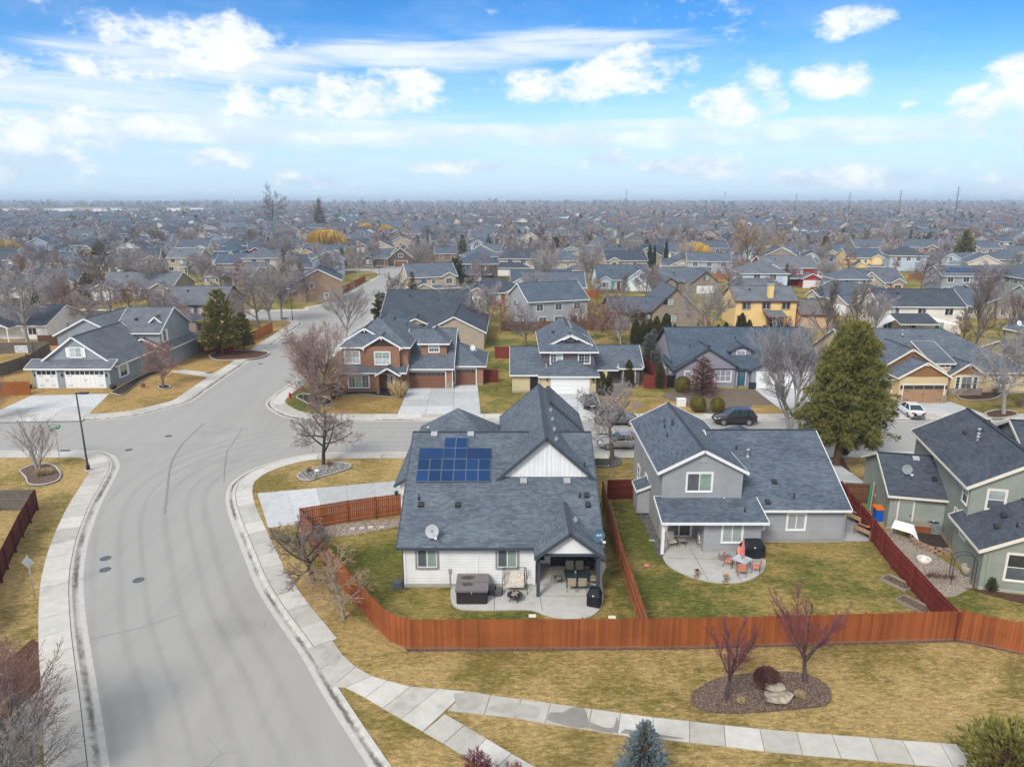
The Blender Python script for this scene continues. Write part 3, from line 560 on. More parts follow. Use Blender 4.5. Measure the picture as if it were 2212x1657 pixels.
bed('planting_bed', [(640, 860), (650, 853), (690, 855), (715, 865), (718, 872), (700, 878), (672, 876), (655, 868)], 'mulch_dark', edge='kerb')
bed('planting_bed', [(726, 853), (745, 846), (820, 840), (866, 838), (872, 858), (830, 858), (780, 853), (742, 856)], 'mulch_dark', edge='kerb')
bed('tree_ring', [(341, 836), (354, 832), (368, 835), (368, 839), (354, 842), (342, 840)], 'mulch_dark', edge='walk')
bed('planting_bed', [(238, 850), (300, 815), (345, 800), (362, 806), (320, 816), (285, 840), (262, 855)], 'mulch_dark', edge='walk')
bed('planting_bed', [(450, 768), (480, 760), (530, 758), (580, 762), (560, 774), (500, 779), (462, 778)], 'bark_red', edge='walk')
bed('planting_bed', [(2126, 893), (2150, 887), (2180, 888), (2198, 893), (2194, 900), (2160, 905), (2135, 903)], 'bark_red', edge='walk')
bed('planting_bed', [(2066, 852), (2110, 846), (2165, 846), (2150, 862), (2100, 866), (2072, 862)], 'bark_red', edge='walk')
bed('gravel_ring', [(1280, 1000), (1300, 990), (1330, 988), (1343, 996), (1338, 1006), (1310, 1011), (1288, 1009)], 'gravel_grey')
flat('bark_strip', [tuple(G(1800, 1045)), tuple(G(1852, 1045)), tuple(G(1818, 985)), tuple(G(1795, 985))], LZ + 0.025, MT['bark_red'])
flat('gravel_yard', [tuple(G(1870, 1150)), tuple(G(1930, 1145)), tuple(G(2120, 1260)), tuple(G(2060, 1290)), tuple(G(2000, 1290)), tuple(G(1960, 1240))], LZ + 0.03, MT['gravel_tan'])
flat('gravel_strip', [tuple(G(690, 1160)), tuple(G(750, 1158)), tuple(G(866, 1137)), tuple(G(868, 1120)), tuple(G(745, 1130)), tuple(G(690, 1140))], LZ + 0.03, MT['gravel_pink'])
flat('side_pad', [tuple(G(1810, 1170)), tuple(G(1880, 1170)), tuple(G(1842, 1110)), tuple(G(1808, 1105))], LZ + 0.035, MT['drive'])
flat('planting_bed', [tuple(G(2128, 1276)), tuple(G(2230, 1290)), tuple(G(2230, 1310)), tuple(G(2130, 1285)), tuple(G(2080, 1270))], LZ + 0.035, MT['bark_red'])
flat('planting_strip', [tuple(G(1365, 1080)), tuple(G(1380, 1078)), tuple(G(1436, 1185)), tuple(G(1420, 1195))], LZ + 0.03, MT['gravel_grey'])
flat('worn_soil', [tuple(G(1, 1440)), tuple(G(70, 1380)), tuple(G(100, 1400)), tuple(G(110, 1470)), tuple(G(60, 1510)), tuple(G(-40, 1560))], LZ + 0.02, MT['bark_red'])
slabgrid('footpath', [tuple(G(-40, 1600)), tuple(G(20, 1620)), tuple(G(103, 1530)), tuple(G(100, 1475))], 1, 3, 'walk', LZ + 0.03)
slabgrid('footpath', [tuple(G(366, 803)), tuple(G(395, 799)), tuple(G(462, 806)), tuple(G(450, 815))], 1, 4, 'walk', LZ + 0.03)
def stain(uv, z=LZ + .052, mat='wet'):
    c = catmull([tuple(G(u, v)) for u, v in uv] + [tuple(G(*uv[0]))], .25)[:-1]; struct(MB().poly([(p.x, p.y, z) for p in c][::-1] if sum((c[i - 1].x * c[i].y - c[i].x * c[i - 1].y) for i in range(len(c))) < 0 else [(p.x, p.y, z) for p in c]).build('wet_stain', MT[mat]))
for d0, w_ in ((1.2, .9), (2.6, .7), (4.1, .8), (5.9, .6), (7.2, .8), (8.8, .7)):
    pts = [p for p in KA if p.x < -5 and p.y < 72]; a_, b_ = offset(pts, -d0), offset(pts, -d0 - w_); m = MB()
    for i in range(len(pts) - 1):
        if min(a_[i].y, b_[i].y) > -5: m.poly([(b_[i].x, b_[i].y, .003), (b_[i + 1].x, b_[i + 1].y, .003), (a_[i + 1].x, a_[i + 1].y, .003), (a_[i].x, a_[i].y, .003)], [(0, 1), (0, 1), (0, 0), (0, 0)])
    struct(m.build('tyre_wear', MT['tyre_wear']))
stain([(1182, 1556), (1188, 1540), (1215, 1540), (1236, 1529), (1262, 1531), (1268, 1548), (1269, 1572), (1230, 1570)]); stain([(1275, 1560), (1300, 1571), (1325, 1573), (1332, 1550), (1336, 1560), (1334, 1584), (1300, 1581), (1272, 1574)]); stain([(1340, 1584), (1350, 1576), (1400, 1584), (1480, 1597), (1400, 1592)]); stain([(980, 1500), (1000, 1497), (1040, 1504), (1030, 1530), (990, 1530)], mat='damp'); stain([(690, 1420), (712, 1400), (735, 1418), (720, 1440)], mat='damp'); stain([(1050, 1530), (1100, 1520), (1160, 1527), (1160, 1550), (1100, 1545)], mat='damp')
# shapes of the two back patios
def patio(uv, name='patio', cuts=()):
    c = catmull([tuple(G(u, v)) for u, v in uv] + [tuple(G(*uv[0]))], 0.35)[:-1]; zz = LZ + 0.09
    m = MB().prism([(p.x, p.y) for p in c], 0.0, zz); o = struct(m.build(name, MT['patio']))
    for a, b in cuts:
        A, B = G(*a), G(*b); d = (B - A).normalized(); n = Vector((-d.y, d.x, 0)) * 0.014
        MB().poly([(p.x, p.y, zz + 0.004) for p in (A - n, B - n, B + n, A + n)]).build('joint', MT['mulch_dark'], o)
    return o
patio([(973, 1278), (976, 1303), (990, 1316), (1040, 1320), (1110, 1319), (1150, 1320), (1190, 1334), (1235, 1339), (1275, 1333), (1298, 1314), (1303, 1290), (1300, 1250), (1300, 1215), (1165, 1215), (1160, 1264), (1100, 1266), (1000, 1266), (978, 1268)][::-1], cuts=[((1068, 1268), (1068, 1320)), ((1166, 1290), (1172, 1322)), ((1172, 1290), (1300, 1290))])
patio([(1432, 1180), (1432, 1206), (1450, 1228), (1500, 1250), (1560, 1261), (1610, 1257), (1646, 1238), (1654, 1216), (1644, 1200), (1600, 1192), (1545, 1190), (1545, 1140), (1436, 1140)][::-1], cuts=[((1490, 1185), (1530, 1256)), ((1440, 1208), (1650, 1212)), ((1575, 1196), (1600, 1257))])
# iron covers in the road
for i, (u, v) in enumerate(((228, 1206), (227, 1230.5), (299, 1253), (364, 942), (278, 972), (563, 786))):
    c = G(u, v, 0); o = MB().lathe([(0.36, 0.0), (0.36, 0.012), (0.30, 0.014)], 20).build('manhole_cover', MT['iron']); o.location = (c.x, c.y, 0.003)
    tag(o, ['round iron cover in the road, upper of the close pair near the left kerb', 'round iron cover in the road, lower of the close pair near the left kerb', 'round iron cover right of the pair, lower middle of the wide road', 'round iron cover in the middle of the street junction', 'round iron cover at the mouth of the left side street', 'round iron cover far up the road beside the kerb'][i], 'manhole cover', 'iron covers in the road')
# ------------------------------------------------------------------ houses
WCACHE = {}
FACE = {'F': 0.0, 'L': -math.pi / 2, 'R': math.pi / 2, 'B': math.pi}
def cached(key, fn):
    if key not in WCACHE: WCACHE[key] = fn()
    return WCACHE[key]
def pane_mesh(w, h, mat):
    return cached(('pane', round(w, 3), round(h, 3), mat), lambda: MB().box(-w / 2, w / 2, -0.008, 0.0, 0, h).mesh('pane', MT[mat]))
def frame_mesh(w, h, cols, rows, mx, my, trim, sash, tw, head):
    def f():
        m = MB(); d = 0.05
        if tw:
            m.box(-w / 2 - tw, -w / 2, -d, 0, -tw, h + tw); m.box(w / 2, w / 2 + tw, -d, 0, -tw, h + tw)
            m.box(-w / 2, w / 2, -d, 0, h, h + tw * head); m.box(-w / 2, w / 2, -d - .03, 0, -tw, 0)
        m.k = 1; q = 0.045
        m.box(-w / 2, w / 2, -0.035, 0, 0, q); m.box(-w / 2, w / 2, -0.035, 0, h - q, h); m.box(-w / 2, -w / 2 + q, -0.034, 0, q, h - q); m.box(w / 2 - q, w / 2, -0.034, 0, q, h - q)
        for i in range(1, cols):
            x = -w / 2 + w * i / cols; m.box(x - q * .7, x + q * .7, -0.033, 0, q, h - q)
        for j in range(1, rows):
            z = h * j / rows; m.box(-w / 2 + q, w / 2 - q, -0.032, 0, z - q * .5, z + q * .5)
        b = 0.012
        for i in range(1, cols * mx):
            if i % mx: x = -w / 2 + w * i / (cols * mx); m.box(x - b, x + b, -0.026, 0, q, h - q)
        for j in range(1, rows * my):
            if j % my: z = h * j / (rows * my); m.box(-w / 2 + q, w / 2 - q, -0.025, 0, z - b, z + b)
        return m.mesh('window', [MT[trim], MT[sash]])
    return cached(('frame', round(w, 3), round(h, 3), cols, rows, mx, my, trim, sash, tw, head), f)
class House:
    def __init__(s, name, label, cat, x, y, rz=0.0, wall=None, trim='white', roof='shingle', rel=False, group=None, z=LZ):
        s.e = thing(name, label, cat, (x, y, z), rz, group); s.off = (0, 0, z) if rel else (x, y, z); s.zb = z
        s.parts = {}; s.wall = wall; s.trim = trim; s.roof = roof; s.n = 0; s.wins = []
    def mb(s, part, mat): return s.parts.setdefault((part, mat), MB())
    def wq(s, a, b, z0, z1, mat=None, part='wall'):
        m = s.mb(part, mat or s.wall); l = math.dist(a, b); u = (a[0] + a[1]) % 5
        m.poly([(*a, z0), (*b, z0), (*b, z1), (*a, z1)], [(u, z0), (u + l, z0), (u + l, z1), (u, z1)])
    def vol(s, x0, x1, y0, y1, ez, ax, pitch, ov=0.4, go=0.3, z0=None, ends='gg', walls='FBLR', gm=None, roof=None, trim=None, wall=None, top=True, soff=True):
        """roof rectangle at the eaves, ez: height of the eave edge, ax: run of the ridge; ends g gable, h hip"""
        s.n += 1; e = 0.0031 * s.n; roof = roof or s.roof; trim = trim or s.trim; wall = wall or s.wall; z0 = s.zb + 0.25 if z0 is None else z0; fnd = z0 < 0.6
        A = (x0, x1, y0, y1) if ax == 'x' else (y0, y1, x0, x1)
        a0, a1, b0, b1 = A; P = (lambda a, b, z: (a, b, z)) if ax == 'x' else (lambda a, b, z: (b, a, z))
        hb = (b1 - b0) / 2; bm = (b0 + b1) / 2; rz = ez + pitch * hb; k = math.hypot(1, pitch)
        r0 = a0 + (hb if ends[0] == 'h' else 0); r1 = a1 - (hb if ends[1] == 'h' else 0)
        if r0 > r1: r0 = r1 = (a0 + a1) / 2; 
        R_ = s.mb('roof', roof); T = s.mb('trim', trim); W = s.mb('wall', wall); t = 0.10
        def slope(pts, uv):
            R_.poly(pts, uv)
            if soff: T.poly([(p[0], p[1], p[2] - t) for p in reversed(pts)])
        slope([P(a0, b0, ez), P(a1, b0, ez), P(r1, bm, rz), P(r0, bm, rz)] if ax == 'x' else [P(a1, b0, ez), P(a0, b0, ez), P(r0, bm, rz), P(r1, bm, rz)],
              [(a0, 0), (a1, 0), (r1, hb * k), (r0, hb * k)] if ax == 'x' else [(a1, 0), (a0, 0), (r0, hb * k), (r1, hb * k)])
        slope([P(a1, b1, ez), P(a0, b1, ez), P(r0, bm, rz), P(r1, bm, rz)] if ax == 'x' else [P(a0, b1, ez), P(a1, b1, ez), P(r1, bm, rz), P(r0, bm, rz)],
              [(a1, 0), (a0, 0), (r0, hb * k), (r1, hb * k)] if ax == 'x' else [(a0, 0), (a1, 0), (r1, hb * k), (r0, hb * k)])
        for i, (aa, rr) in enumerate(((a0, r0), (a1, r1))):
            if ends[i] == 'h':
                p = [P(aa, b1, ez), P(aa, b0, ez), P(rr, bm, rz)]; 
                if (i == 1) != (ax == 'y'): p = [p[1], p[0], p[2]]
                slope(p, [(b1, 0), (b0, 0), (bm, hb * k)])
                T.beam(P(aa, b0 - .02, ez - .09), P(aa, b1 + .02, ez - .09), .04, .19)
            else:
                for b in (b0, b1): T.beam(P(aa, b, ez - .08), P(aa, bm, rz - .08), .045, .21)
        for b in (b0, b1): T.beam(P(a0, b, ez - .09), P(a1, b, ez - .09), .07, .17)
        # ridge cap
        if r1 - r0 > .3: R_.beam(P(r0, bm, rz + .005), P(r1, bm, rz + .005), .24, .03)
        wb0, wb1 = b0 + ov + e, b1 - ov - e; wa0 = a0 + (ov if ends[0] == 'h' else go) + e; wa1 = a1 - (ov if ends[1] == 'h' else go) - e
        zt = ez + pitch * (ov + e) - .10
        side = {'x': ('F', 'B', 'L', 'R'), 'y': ('L', 'R', 'F', 'B')}[ax]
        def quad(p, q, za, zb): s.wq(p, q, za, zb, wall)
        def xy(a, b): return (a, b) if ax == 'x' else (b, a)
        if side[0] in walls: quad(xy(wa0, wb0), xy(wa1, wb0), z0, zt)
        if side[1] in walls: quad(xy(wa1, wb1), xy(wa0, wb1), z0, zt)
        for i, aa in enumerate((wa0, wa1)):
            if side[2 + i] not in walls: continue
            p, q = (xy(aa, wb1), xy(aa, wb0)) if i == 0 else (xy(aa, wb0), xy(aa, wb1))
            if ends[i] == 'h': quad(p, q, z0, zt)
            else:
                m = xy(aa, bm); zp = rz - .10; l = wb1 - wb0; W.poly([(*p, z0), (*q, z0), (*q, zt), (*m, zp), (*p, zt)], [(0, z0), (l, z0), (l, zt), (l / 2, zp), (0, zt)])
                if gm:
                    sg = (-.03 if i == 0 else .03); g = lambda b, z: P(aa + sg, b, z); zz = zt - .05; w2 = s.mb('gable', gm)
                    w2.poly([g(wb0, zz), g(wb1, zz), g(bm, zp)], [(wb0, zz), (wb1, zz), (bm, zp)])
        if fnd and walls:
            f = s.mb('foundation', 'foundation'); c = [xy(wa0 + .02, wb0 + .02), xy(wa1 - .02, wb0 + .02), xy(wa1 - .02, wb1 - .02), xy(wa0 + .02, wb1 - .02)]
            for i in range(4): a, b = c[i], c[(i + 1) % 4]; f.poly([(*a, s.zb - .1), (*b, s.zb - .1), (*b, z0 + .01), (*a, z0 + .01)])
        return rz
    def shed(s, x0, x1, y0, y1, ez, pitch, ov=0.35, walls='', roof=None, trim=None, z0=0.3, d='F', wall=None, th=0.10):
        """single slope; d: side of the low edge"""
        s.n += 1; roof = roof or s.roof; trim = trim or s.trim; R_ = s.mb('roof', roof); T = s.mb('trim', trim); e = .0033 * s.n
        hi = {'F': ez + pitch * (y1 - y0), 'B': ez + pitch * (y1 - y0), 'L': ez + pitch * (x1 - x0), 'R': ez + pitch * (x1 - x0)}[d]
        zz = {'F': (ez, ez, hi, hi), 'B': (hi, hi, ez, ez), 'L': (ez, hi, hi, ez), 'R': (hi, ez, ez, hi)}[d]
        c = [(x0, y0), (x1, y0), (x1, y1), (x0, y1)]; p = [(*c[i], zz[i]) for i in range(4)]; k = math.hypot(1, pitch)
        R_.poly(p, [(q[0], q[1] * k) if d in 'FB' else (q[1], q[0] * k) for q in c]); T.poly([(q[0], q[1], q[2] - th) for q in reversed(p)])
        for i in range(4): T.beam((p[i][0], p[i][1], p[i][2] - .08), (p[(i + 1) % 4][0], p[(i + 1) % 4][1], p[(i + 1) % 4][2] - .08), .05, .18)
        w = wall or s.wall; X0, X1, Y0, Y1 = x0 + ov + e, x1 - ov - e, y0 + ov + e, y1 - ov - e
        zf = (lambda y: ez + pitch * (y - y0) - .1) if d == 'F' else (lambda y: hi - pitch * (y - y0) - .1)
        if 'F' in walls: s.wq((X0, Y0), (X1, Y0), z0, zf(Y0) if d in 'FB' else hi - .1, w)
        for ch, x in (('L', X0), ('R', X1)):
            if ch in walls: s.mb('wall', w).poly([(x, Y0, z0), (x, Y1, z0), (x, Y1, zf(Y1)), (x, Y0, zf(Y0))], [(Y0, z0), (Y1, z0), (Y1, zf(Y1)), (Y0, zf(Y0))])
    def put(s, mesh, name, face, u, plane, z, parent=None):
        if face in 'FB': p = (u, plane, z)
        else: p = (plane, u, z)
        p = tuple(a - b for a, b in zip(p, s.off)); o = link(name, mesh, s.e, p, FACE[face]); return o
    def win(s, face, u, plane, z, w, h, cols=2, rows=1, mx=1, my=1, glass=('glass_dark', 'glass_blind'), trim=None, sash='white', tw=0.1, head=1.15, name='window', shut=None):
        fm = frame_mesh(w, h, cols, rows, mx, my, trim or s.trim, sash, tw, head); out = {'F': (0, -.012), 'B': (0, .012), 'L': (-.012, 0), 'R': (.012, 0)}[face]
        o = s.put(fm, name, face, u, plane + (out[1] if face in 'FB' else out[0]), z)
        pw, ph = w / cols, h / rows; k = 0
        for j in range(rows):
            for i in range(cols):
                g = glass[(i + (rows - 1 - j)) % len(glass)] if cols == 1 or rows == 1 else glass[(rows - 1 - j) % len(glass)]
                pm = pane_mesh(pw - .05, ph - .05, g); q = link('pane', pm, o, (-w / 2 + pw * (i + .5), -0.012, ph * j + .025))
        if shut:
            sm = cached(('shutter', round(h, 2), shut), lambda: MB().box(-.2, .2, -.04, 0, -.04, h + .04).mesh('shutter', MT[shut]))
            for sg in (-1, 1): link('shutter', sm, o, (sg * (w / 2 + tw + .23), 0, 0))
        return o
    def garage(s, face, u, plane, w, h, mat='white', rows=4, cols=4, trim=None, glass=0, z=None, arch=False, hinge=False):
        z = s.zb + .05 if z is None else z
        def f():
            m = MB(); m.box(-w / 2, w / 2, -.02, .02, 0, h); m.k = 1; t = .13
            m.box(-w / 2 - t, -w / 2, -.06, .02, 0, h + t); m.box(w / 2, w / 2 + t, -.06, .02, 0, h + t); m.box(-w / 2, w / 2, -.06, .02, h, h + t)
            if hinge:
                m.k = 2
                for sx in (-1, 1):
                    for zz in (.35, h - .75): m.box(sx * (w / 2 - .5) - .3, sx * (w / 2 - .5) + .3, -.075, -.05, zz, zz + .05)
                m.box(-.14, -.1, -.09, -.05, h * .42, h * .5); m.box(.1, .14, -.09, -.05, h * .42, h * .5)
            return m.mesh('garage_door', [MT[mat], MT[trim or s.trim], MT['dark_metal']])
        dm = cached(('gd', round(w, 2), round(h, 2), mat, trim or s.trim, hinge), f); o = s.put(dm, 'garage_door', face, u, plane + {'F': -.02, 'B': .02, 'L': -.02, 'R': .02}[face], z)
        pw, ph = w / cols, h / rows
        for j in range(rows):
            for i in range(cols):
                isg = glass and j == rows - 1
                pm = cached(('gp', round(pw, 3), round(ph, 3), mat, isg), lambda: (MB().box(-pw / 2 + .06, pw / 2 - .06, -.035, 0, .06, ph - .05) if isg else MB().box(-pw / 2 + .012, pw / 2 - .012, -.035, 0, .008, ph - .008)).mesh('panel', MT['glass_dark' if isg else mat]))
                link('pane' if isg else 'panel', pm, o, (-w / 2 + pw * (i + .5), -.02, ph * j))
        return o
    def door(s, face, u, plane, w=.95, h=2.1, mat='white', trim=None, glass=None, z=None, name='door'):
        z = s.zb + .2 if z is None else z
        dm = cached(('door', w, h, mat, trim or s.trim), lambda: (lambda m: (m.box(-w / 2, w / 2, -.03, .01, 0, h), setattr(m, 'k', 1), m.box(-w / 2 - .1, -w / 2, -.06, .01, 0, h + .1), m.box(w / 2, w / 2 + .1, -.06, .01, 0, h + .1), m.box(-w / 2, w / 2, -.06, .01, h, h + .1), m.mesh('door', [MT[mat], MT[trim or s.trim]]))[-1])(MB()))
        o = s.put(dm, name, face, u, plane + {'F': -.02, 'B': .02, 'L': -.02, 'R': .02}[face], z)
        if glass:
            for (x0, z0, ww, hh, gm) in glass: link('pane', pane_mesh(ww, hh, gm), o, (x0, -.032, z0))
        link('handle', cached('hnd', lambda: MB().box(-.03, .03, -.06, 0, -.06, .06).mesh('handle', MT['dark_metal'])), o, (w * .38, -.03, 1.0))
        return o
    def box(s, part, mat, *a): s.mb(part, mat).box(*a)
    def part(s, name, m, mat, smooth=False): return m.build(name, MT[mat] if isinstance(mat, str) else mat, s.e, smooth, s.off)
    def post(s, x, y, z0, z1, w=.16, mat=None, name='post'): s.part(name, MB().box(x - w / 2, x + w / 2, y - w / 2, y + w / 2, z0, z1), mat or s.trim)
    def roof_kit(s, pts):                              # (kind, x, y, z): vents and pipes standing on the roof
        for kd, x, y, z in pts:
            p = (x - s.off[0], y - s.off[1], z - s.off[2])
            if kd == 'pipe': me = cached('k_pipe', lambda: (lambda m: (m.tube([(0, 0, -.1), (0, 0, .42)], .055, 8), m.mesh('vent_pipe', MT['dark_metal'], True))[-1])(MB())); n = 'vent_pipe'
            elif kd == 'pipe2': me = cached('k_pipe2', lambda: (lambda m: (m.lathe([(.16, -.1), (.12, .05), (.075, .12), (.075, .5), (.13, .52), (.13, .62), (.05, .66)], 10), m.mesh('flue', MT['steel'], True))[-1])(MB())); n = 'flue'
            elif kd == 'box': me = cached('k_box', lambda: (lambda m: (m.obox((0, 0, .1), (.23, 0, 0), (0, .21, .1), (0, -.03, .07)), m.mesh('roof_vent', MT['steel']))[-1])(MB())); n = 'roof_vent'
            elif kd == 'sbox': me = cached('k_sbox', lambda: (lambda m: (m.obox((0, 0, .06), (.10, 0, .10), (0, .24, 0), (-.05, 0, .05)), m.mesh('roof_vent', MT['steel']))[-1])(MB())); n = 'roof_vent'
            else: me = cached('k_cap', lambda: (lambda m: (m.obox((0, 0, .08), (.17, 0, 0), (0, .17, .08), (0, -.04, .09)), m.mesh('roof_vent', MT['dark_metal']))[-1])(MB())); n = 'roof_vent'
            link(n, me, s.e, p)
    def gutter_pipe(s, x, y, z0, z1, mat=None): s.part('downpipe', MB().box(x - .04, x + .04, y - .04, y + .04, z0, z1), mat or s.trim)
    def done(s):
        out = {}
        for (part, mat), m in s.parts.items():
            if m.f: out[part] = s.part(part, m, mat)
        return s.e
for k_, c_ in dict(w_main=(0.72, 0.715, 0.70), w_grey=(0.325, 0.327, 0.340), w_green=(0.275, 0.300, 0.255), w_bluegrey=(0.255, 0.285, 0.31), w_brown=(0.300, 0.155, 0.095), w_plum=(0.125, 0.105, 0.115), w_yellow=(0.53, 0.445, 0.265), w_lav=(0.275, 0.265, 0.310), w_craft=(0.60, 0.46, 0.27), w_taupe=(0.275, 0.225, 0.175), w_butter=(0.78, 0.55, 0.235), w_cream=(0.74, 0.69, 0.60), w_olive=(0.36, 0.34, 0.16), w_tan=(0.40, 0.335, 0.265), w_white=(0.72, 0.71, 0.69), w_dkbrown=(0.10, 0.075, 0.068), w_ltblue=(0.50, 0.62, 0.70), w_pink=(0.50, 0.40, 0.35), w_red=(0.36, 0.035, 0.04), w_seafoam=(0.30, 0.38, 0.31), w_mgrey=(0.32, 0.335, 0.36), w_gold=(0.50, 0.335, 0.12), w_ochre=(0.27, 0.18, 0.115), w_dkgreen=(0.02, 0.14, 0.085), w_blue=(0.05, 0.16, 0.30), w_navy=(0.035, 0.042, 0.055), w_peach=(0.56, 0.37, 0.24)).items(): siding(k_, c_, 0.19)
for k_, c_ in dict(v_white=(0.74, 0.735, 0.725), v_plum=(0.120, 0.098, 0.112), v_lav=(0.265, 0.250, 0.290), v_brown=(0.255, 0.125, 0.05), v_dk=(0.075, 0.055, 0.05)).items(): siding(k_, c_, 0.30, True)

# --- the white house in the middle, seen from its garden side
h = House('white_house', 'white one-and-a-half storey house with rooftop solar panels and covered patio, in the middle', 'house', -0.7, 49, wall='w_main', trim='charcoal')
h.vol(-7.2, 5.75, 40.2, 58.4, 3.1, 'x', .5, walls='BL')
h.vol(-1.05, 5.7, 45.1, 59.5, 5.6, 'y', .89, z0=3.05, walls='BLR', wall='w_main')
X0, X1 = -.62, 5.28; h.mb('gable', 'v_white').poly([(X0, 45.42, 4.6), (X1, 45.42, 4.6), (X1, 45.42, 5.88), (2.325, 45.42, 8.48), (X0, 45.42, 5.88)], [(0, 4.6), (5.9, 4.6), (5.9, 5.9), (2.95, 8.5), (0, 5.9)])
for i in range(-3, 4): h.part('batten', MB().box(2.325 + i * .8 - .02, 2.325 + i * .8 + .02, 45.39, 45.42, 5.5, 8.45 - abs(i) * .71 - .05), 'white')
h.vol(.4, 5.95, 55.6, 60.6, 5.55, 'y', .93, z0=3)
h.vol(-7.6, -.9, 50.35, 57.05, 5.6, 'y', .76, ends='hh', z0=3)
h.vol(-9.0, -2.8, 50.6, 60.2, 2.9, 'y', .6)
h.vol(1.38, 5.62, 38.9, 44.4, 3.1, 'y', .76, walls='')
h.mb('gable', 'w_main').poly([(1.75, 39.22, 3.22), (5.25, 39.22, 3.22), (5.25, 39.22, 3.28), (3.5, 39.22, 4.6), (1.75, 39.22, 3.28)], [(0, 3.2), (3.5, 3.2), (3.5, 3.3), (1.75, 4.6), (0, 3.3)])
h.mb('trim', 'charcoal').box(1.6, 5.4, 39.14, 39.30, 3.06, 3.215)
h.wq((-6.8, 40.62), (1.46, 40.62), .36, 3.2); h.wq((1.46, 40.62), (1.46, 43.2), .2, 3.1); h.wq((1.46, 43.2), (5.32, 43.2), .2, 3.1, 'w_navy', 'patio_wall'); h.wq((5.32, 43.2), (5.32, 58.0), .2, 3.2)
h.mb('foundation', 'foundation').box(-6.78, 1.44, 40.64, 41.2, 0, .37); h.mb('ceiling', 'white').poly([(1.5, 39.3, 3.05), (1.5, 43.2, 3.05), (5.4, 43.2, 3.05), (5.4, 39.3, 3.05)])
h.post(1.62, 39.45, .2, 3.1, .22, 'charcoal'); h.post(5.3, 39.45, .2, 3.1, .22, 'charcoal'); h.post(5.3, 42.9, .2, 3.1, .2, 'charcoal')
sc_m = MB()
for i in range(22): sc_m.box(5.42, 5.44, 39.5 + i * .16, 39.5 + i * .16 + .13, .2, 2.5)
h.part('lattice', sc_m, 'wood_weathered')
h.door('F', 2.0, 43.2, .92, 2.05, 'white', 'white', [(0, 1.35, .6, .55, 'glass_dark'), (0, .35, .36, .5, 'black')])
h.box('step', 'wood_weathered', 1.6, 2.5, 42.55, 43.15, .2, .42)
for x, g in ((-5.35, ('glass_grey', 'glass_green')), (.05 - .35, ('glass_grey', 'glass_green'))): h.win('F', x, 40.62, 1.55, 1.22, 1.28, 2, 1, glass=g, trim='grey_trim', tw=.13)
h.part('meter', MB().box(-4.02, -3.86, 40.5, 40.62, 1.15, 1.45).box(-3.97, -3.91, 40.55, 40.6, .35, 1.15), 'steel'); h.part('outlet', MB().box(-2.6, -2.44, 40.57, 40.62, .62, .8), 'white')
h.part('corner_board', MB().box(-6.84, -6.70, 40.58, 40.62, .36, 3.15), 'white'); h.part('corner_board', MB().box(1.34, 1.48, 40.58, 40.62, .3, 3.05), 'white'); h.part('joint_board', MB().box(-2.2, -2.12, 40.59, 40.62, .36, 3.1), 'white')
h.part('spigot_chime', MB().box(1.52, 1.55, 39.3, 39.33, 1.9, 3.0), 'dark_metal')
# solar panels on the slope that faces the camera
sl = math.atan(.5); rx = (sl, 0, 0)
SL = .93 * math.hypot(1, .5)
def solar_mesh(w, key, fr): return cached(key, lambda: (lambda m: (m.box(-w / 2 + .01, w / 2 - .01, -SL / 2 + .012, SL / 2 - .012, .0, .035), setattr(m, 'k', 1), m.wq((-w / 2 + .024, -SL / 2 + .026, .0385), (w / 2 - .024, -SL / 2 + .026, .0385), (w / 2 - .024, SL / 2 - .026, .0385), (-w / 2 + .024, SL / 2 - .026, .0385)), m.mesh('solar_panel', [MT[fr], MT['solar_cell']]))[-1])(MB()))
def solar(x, r, w=.84, fr='solar_frame'):
    y = 44.9 + .93 * (r + .5); link('solar_panel', solar_mesh(w, ('solar', w, fr), fr), h.e, (x - h.off[0], y - h.off[1], 3.1 + .5 * (y - 40.2) + .10 - h.off[2]), rot=rx)
for r in range(2):
    for c in range(6): solar(-6.54 + .845 * (c + .5), r)
for c in (2, 3): solar(-6.54 + .845 * (c + .5), 2); solar(-6.54 + .845 * (c + .5), 3)
solar(-6.54 + .845, 2, 1.68, 'dark_metal'); solar(-6.54 + .845 * 5, 2, 1.68, 'dark_metal')
def rr(kd, u, v):                                     # point on the garden-side slope seen at photo point
    a = (u - CX) / FPX; b = (v - CY) / FPX; dy = cp_ - b * sp_; dz = -sp_ - b * cp_; t = (3.1 - .5 * 40.2 - CH) / (dz - .5 * dy); return (kd, a * t, dy * t, CH + dz * t)
h.roof_kit([rr('box', 938, 941), rr('box', 1017, 941), rr('pipe', 905, 1080), rr('cap', 909, 1092), rr('cap', 989, 1092), rr('box', 1131, 1042), rr('box', 1225, 1042), rr('pipe', 1252, 1075), rr('cap', 1267, 1072), rr('cap', 1270, 1093),
    ('sbox', 3.0, 46.4, 8.0), ('sbox', 3.0, 48.6, 8.0), ('sbox', 3.0, 51, 8.0), ('sbox', 3.0, 53.4, 8.0), ('pipe', 4.4, 49.4, 6.75), ('cap', 4.2, 51, 6.95), ('sbox', 4.0, 41.4, 4.35), ('pipe2', -6.2, 50.2, 7.1), ('pipe', 5.0, 45.9, 6.2)])
h.part('lantern', MB().lathe([(.05, 0), (.13, .1), (.16, .3), (.03, .42)], 8, (-8.8, 50.3), 2.2), 'dark_metal', True)
h.done()

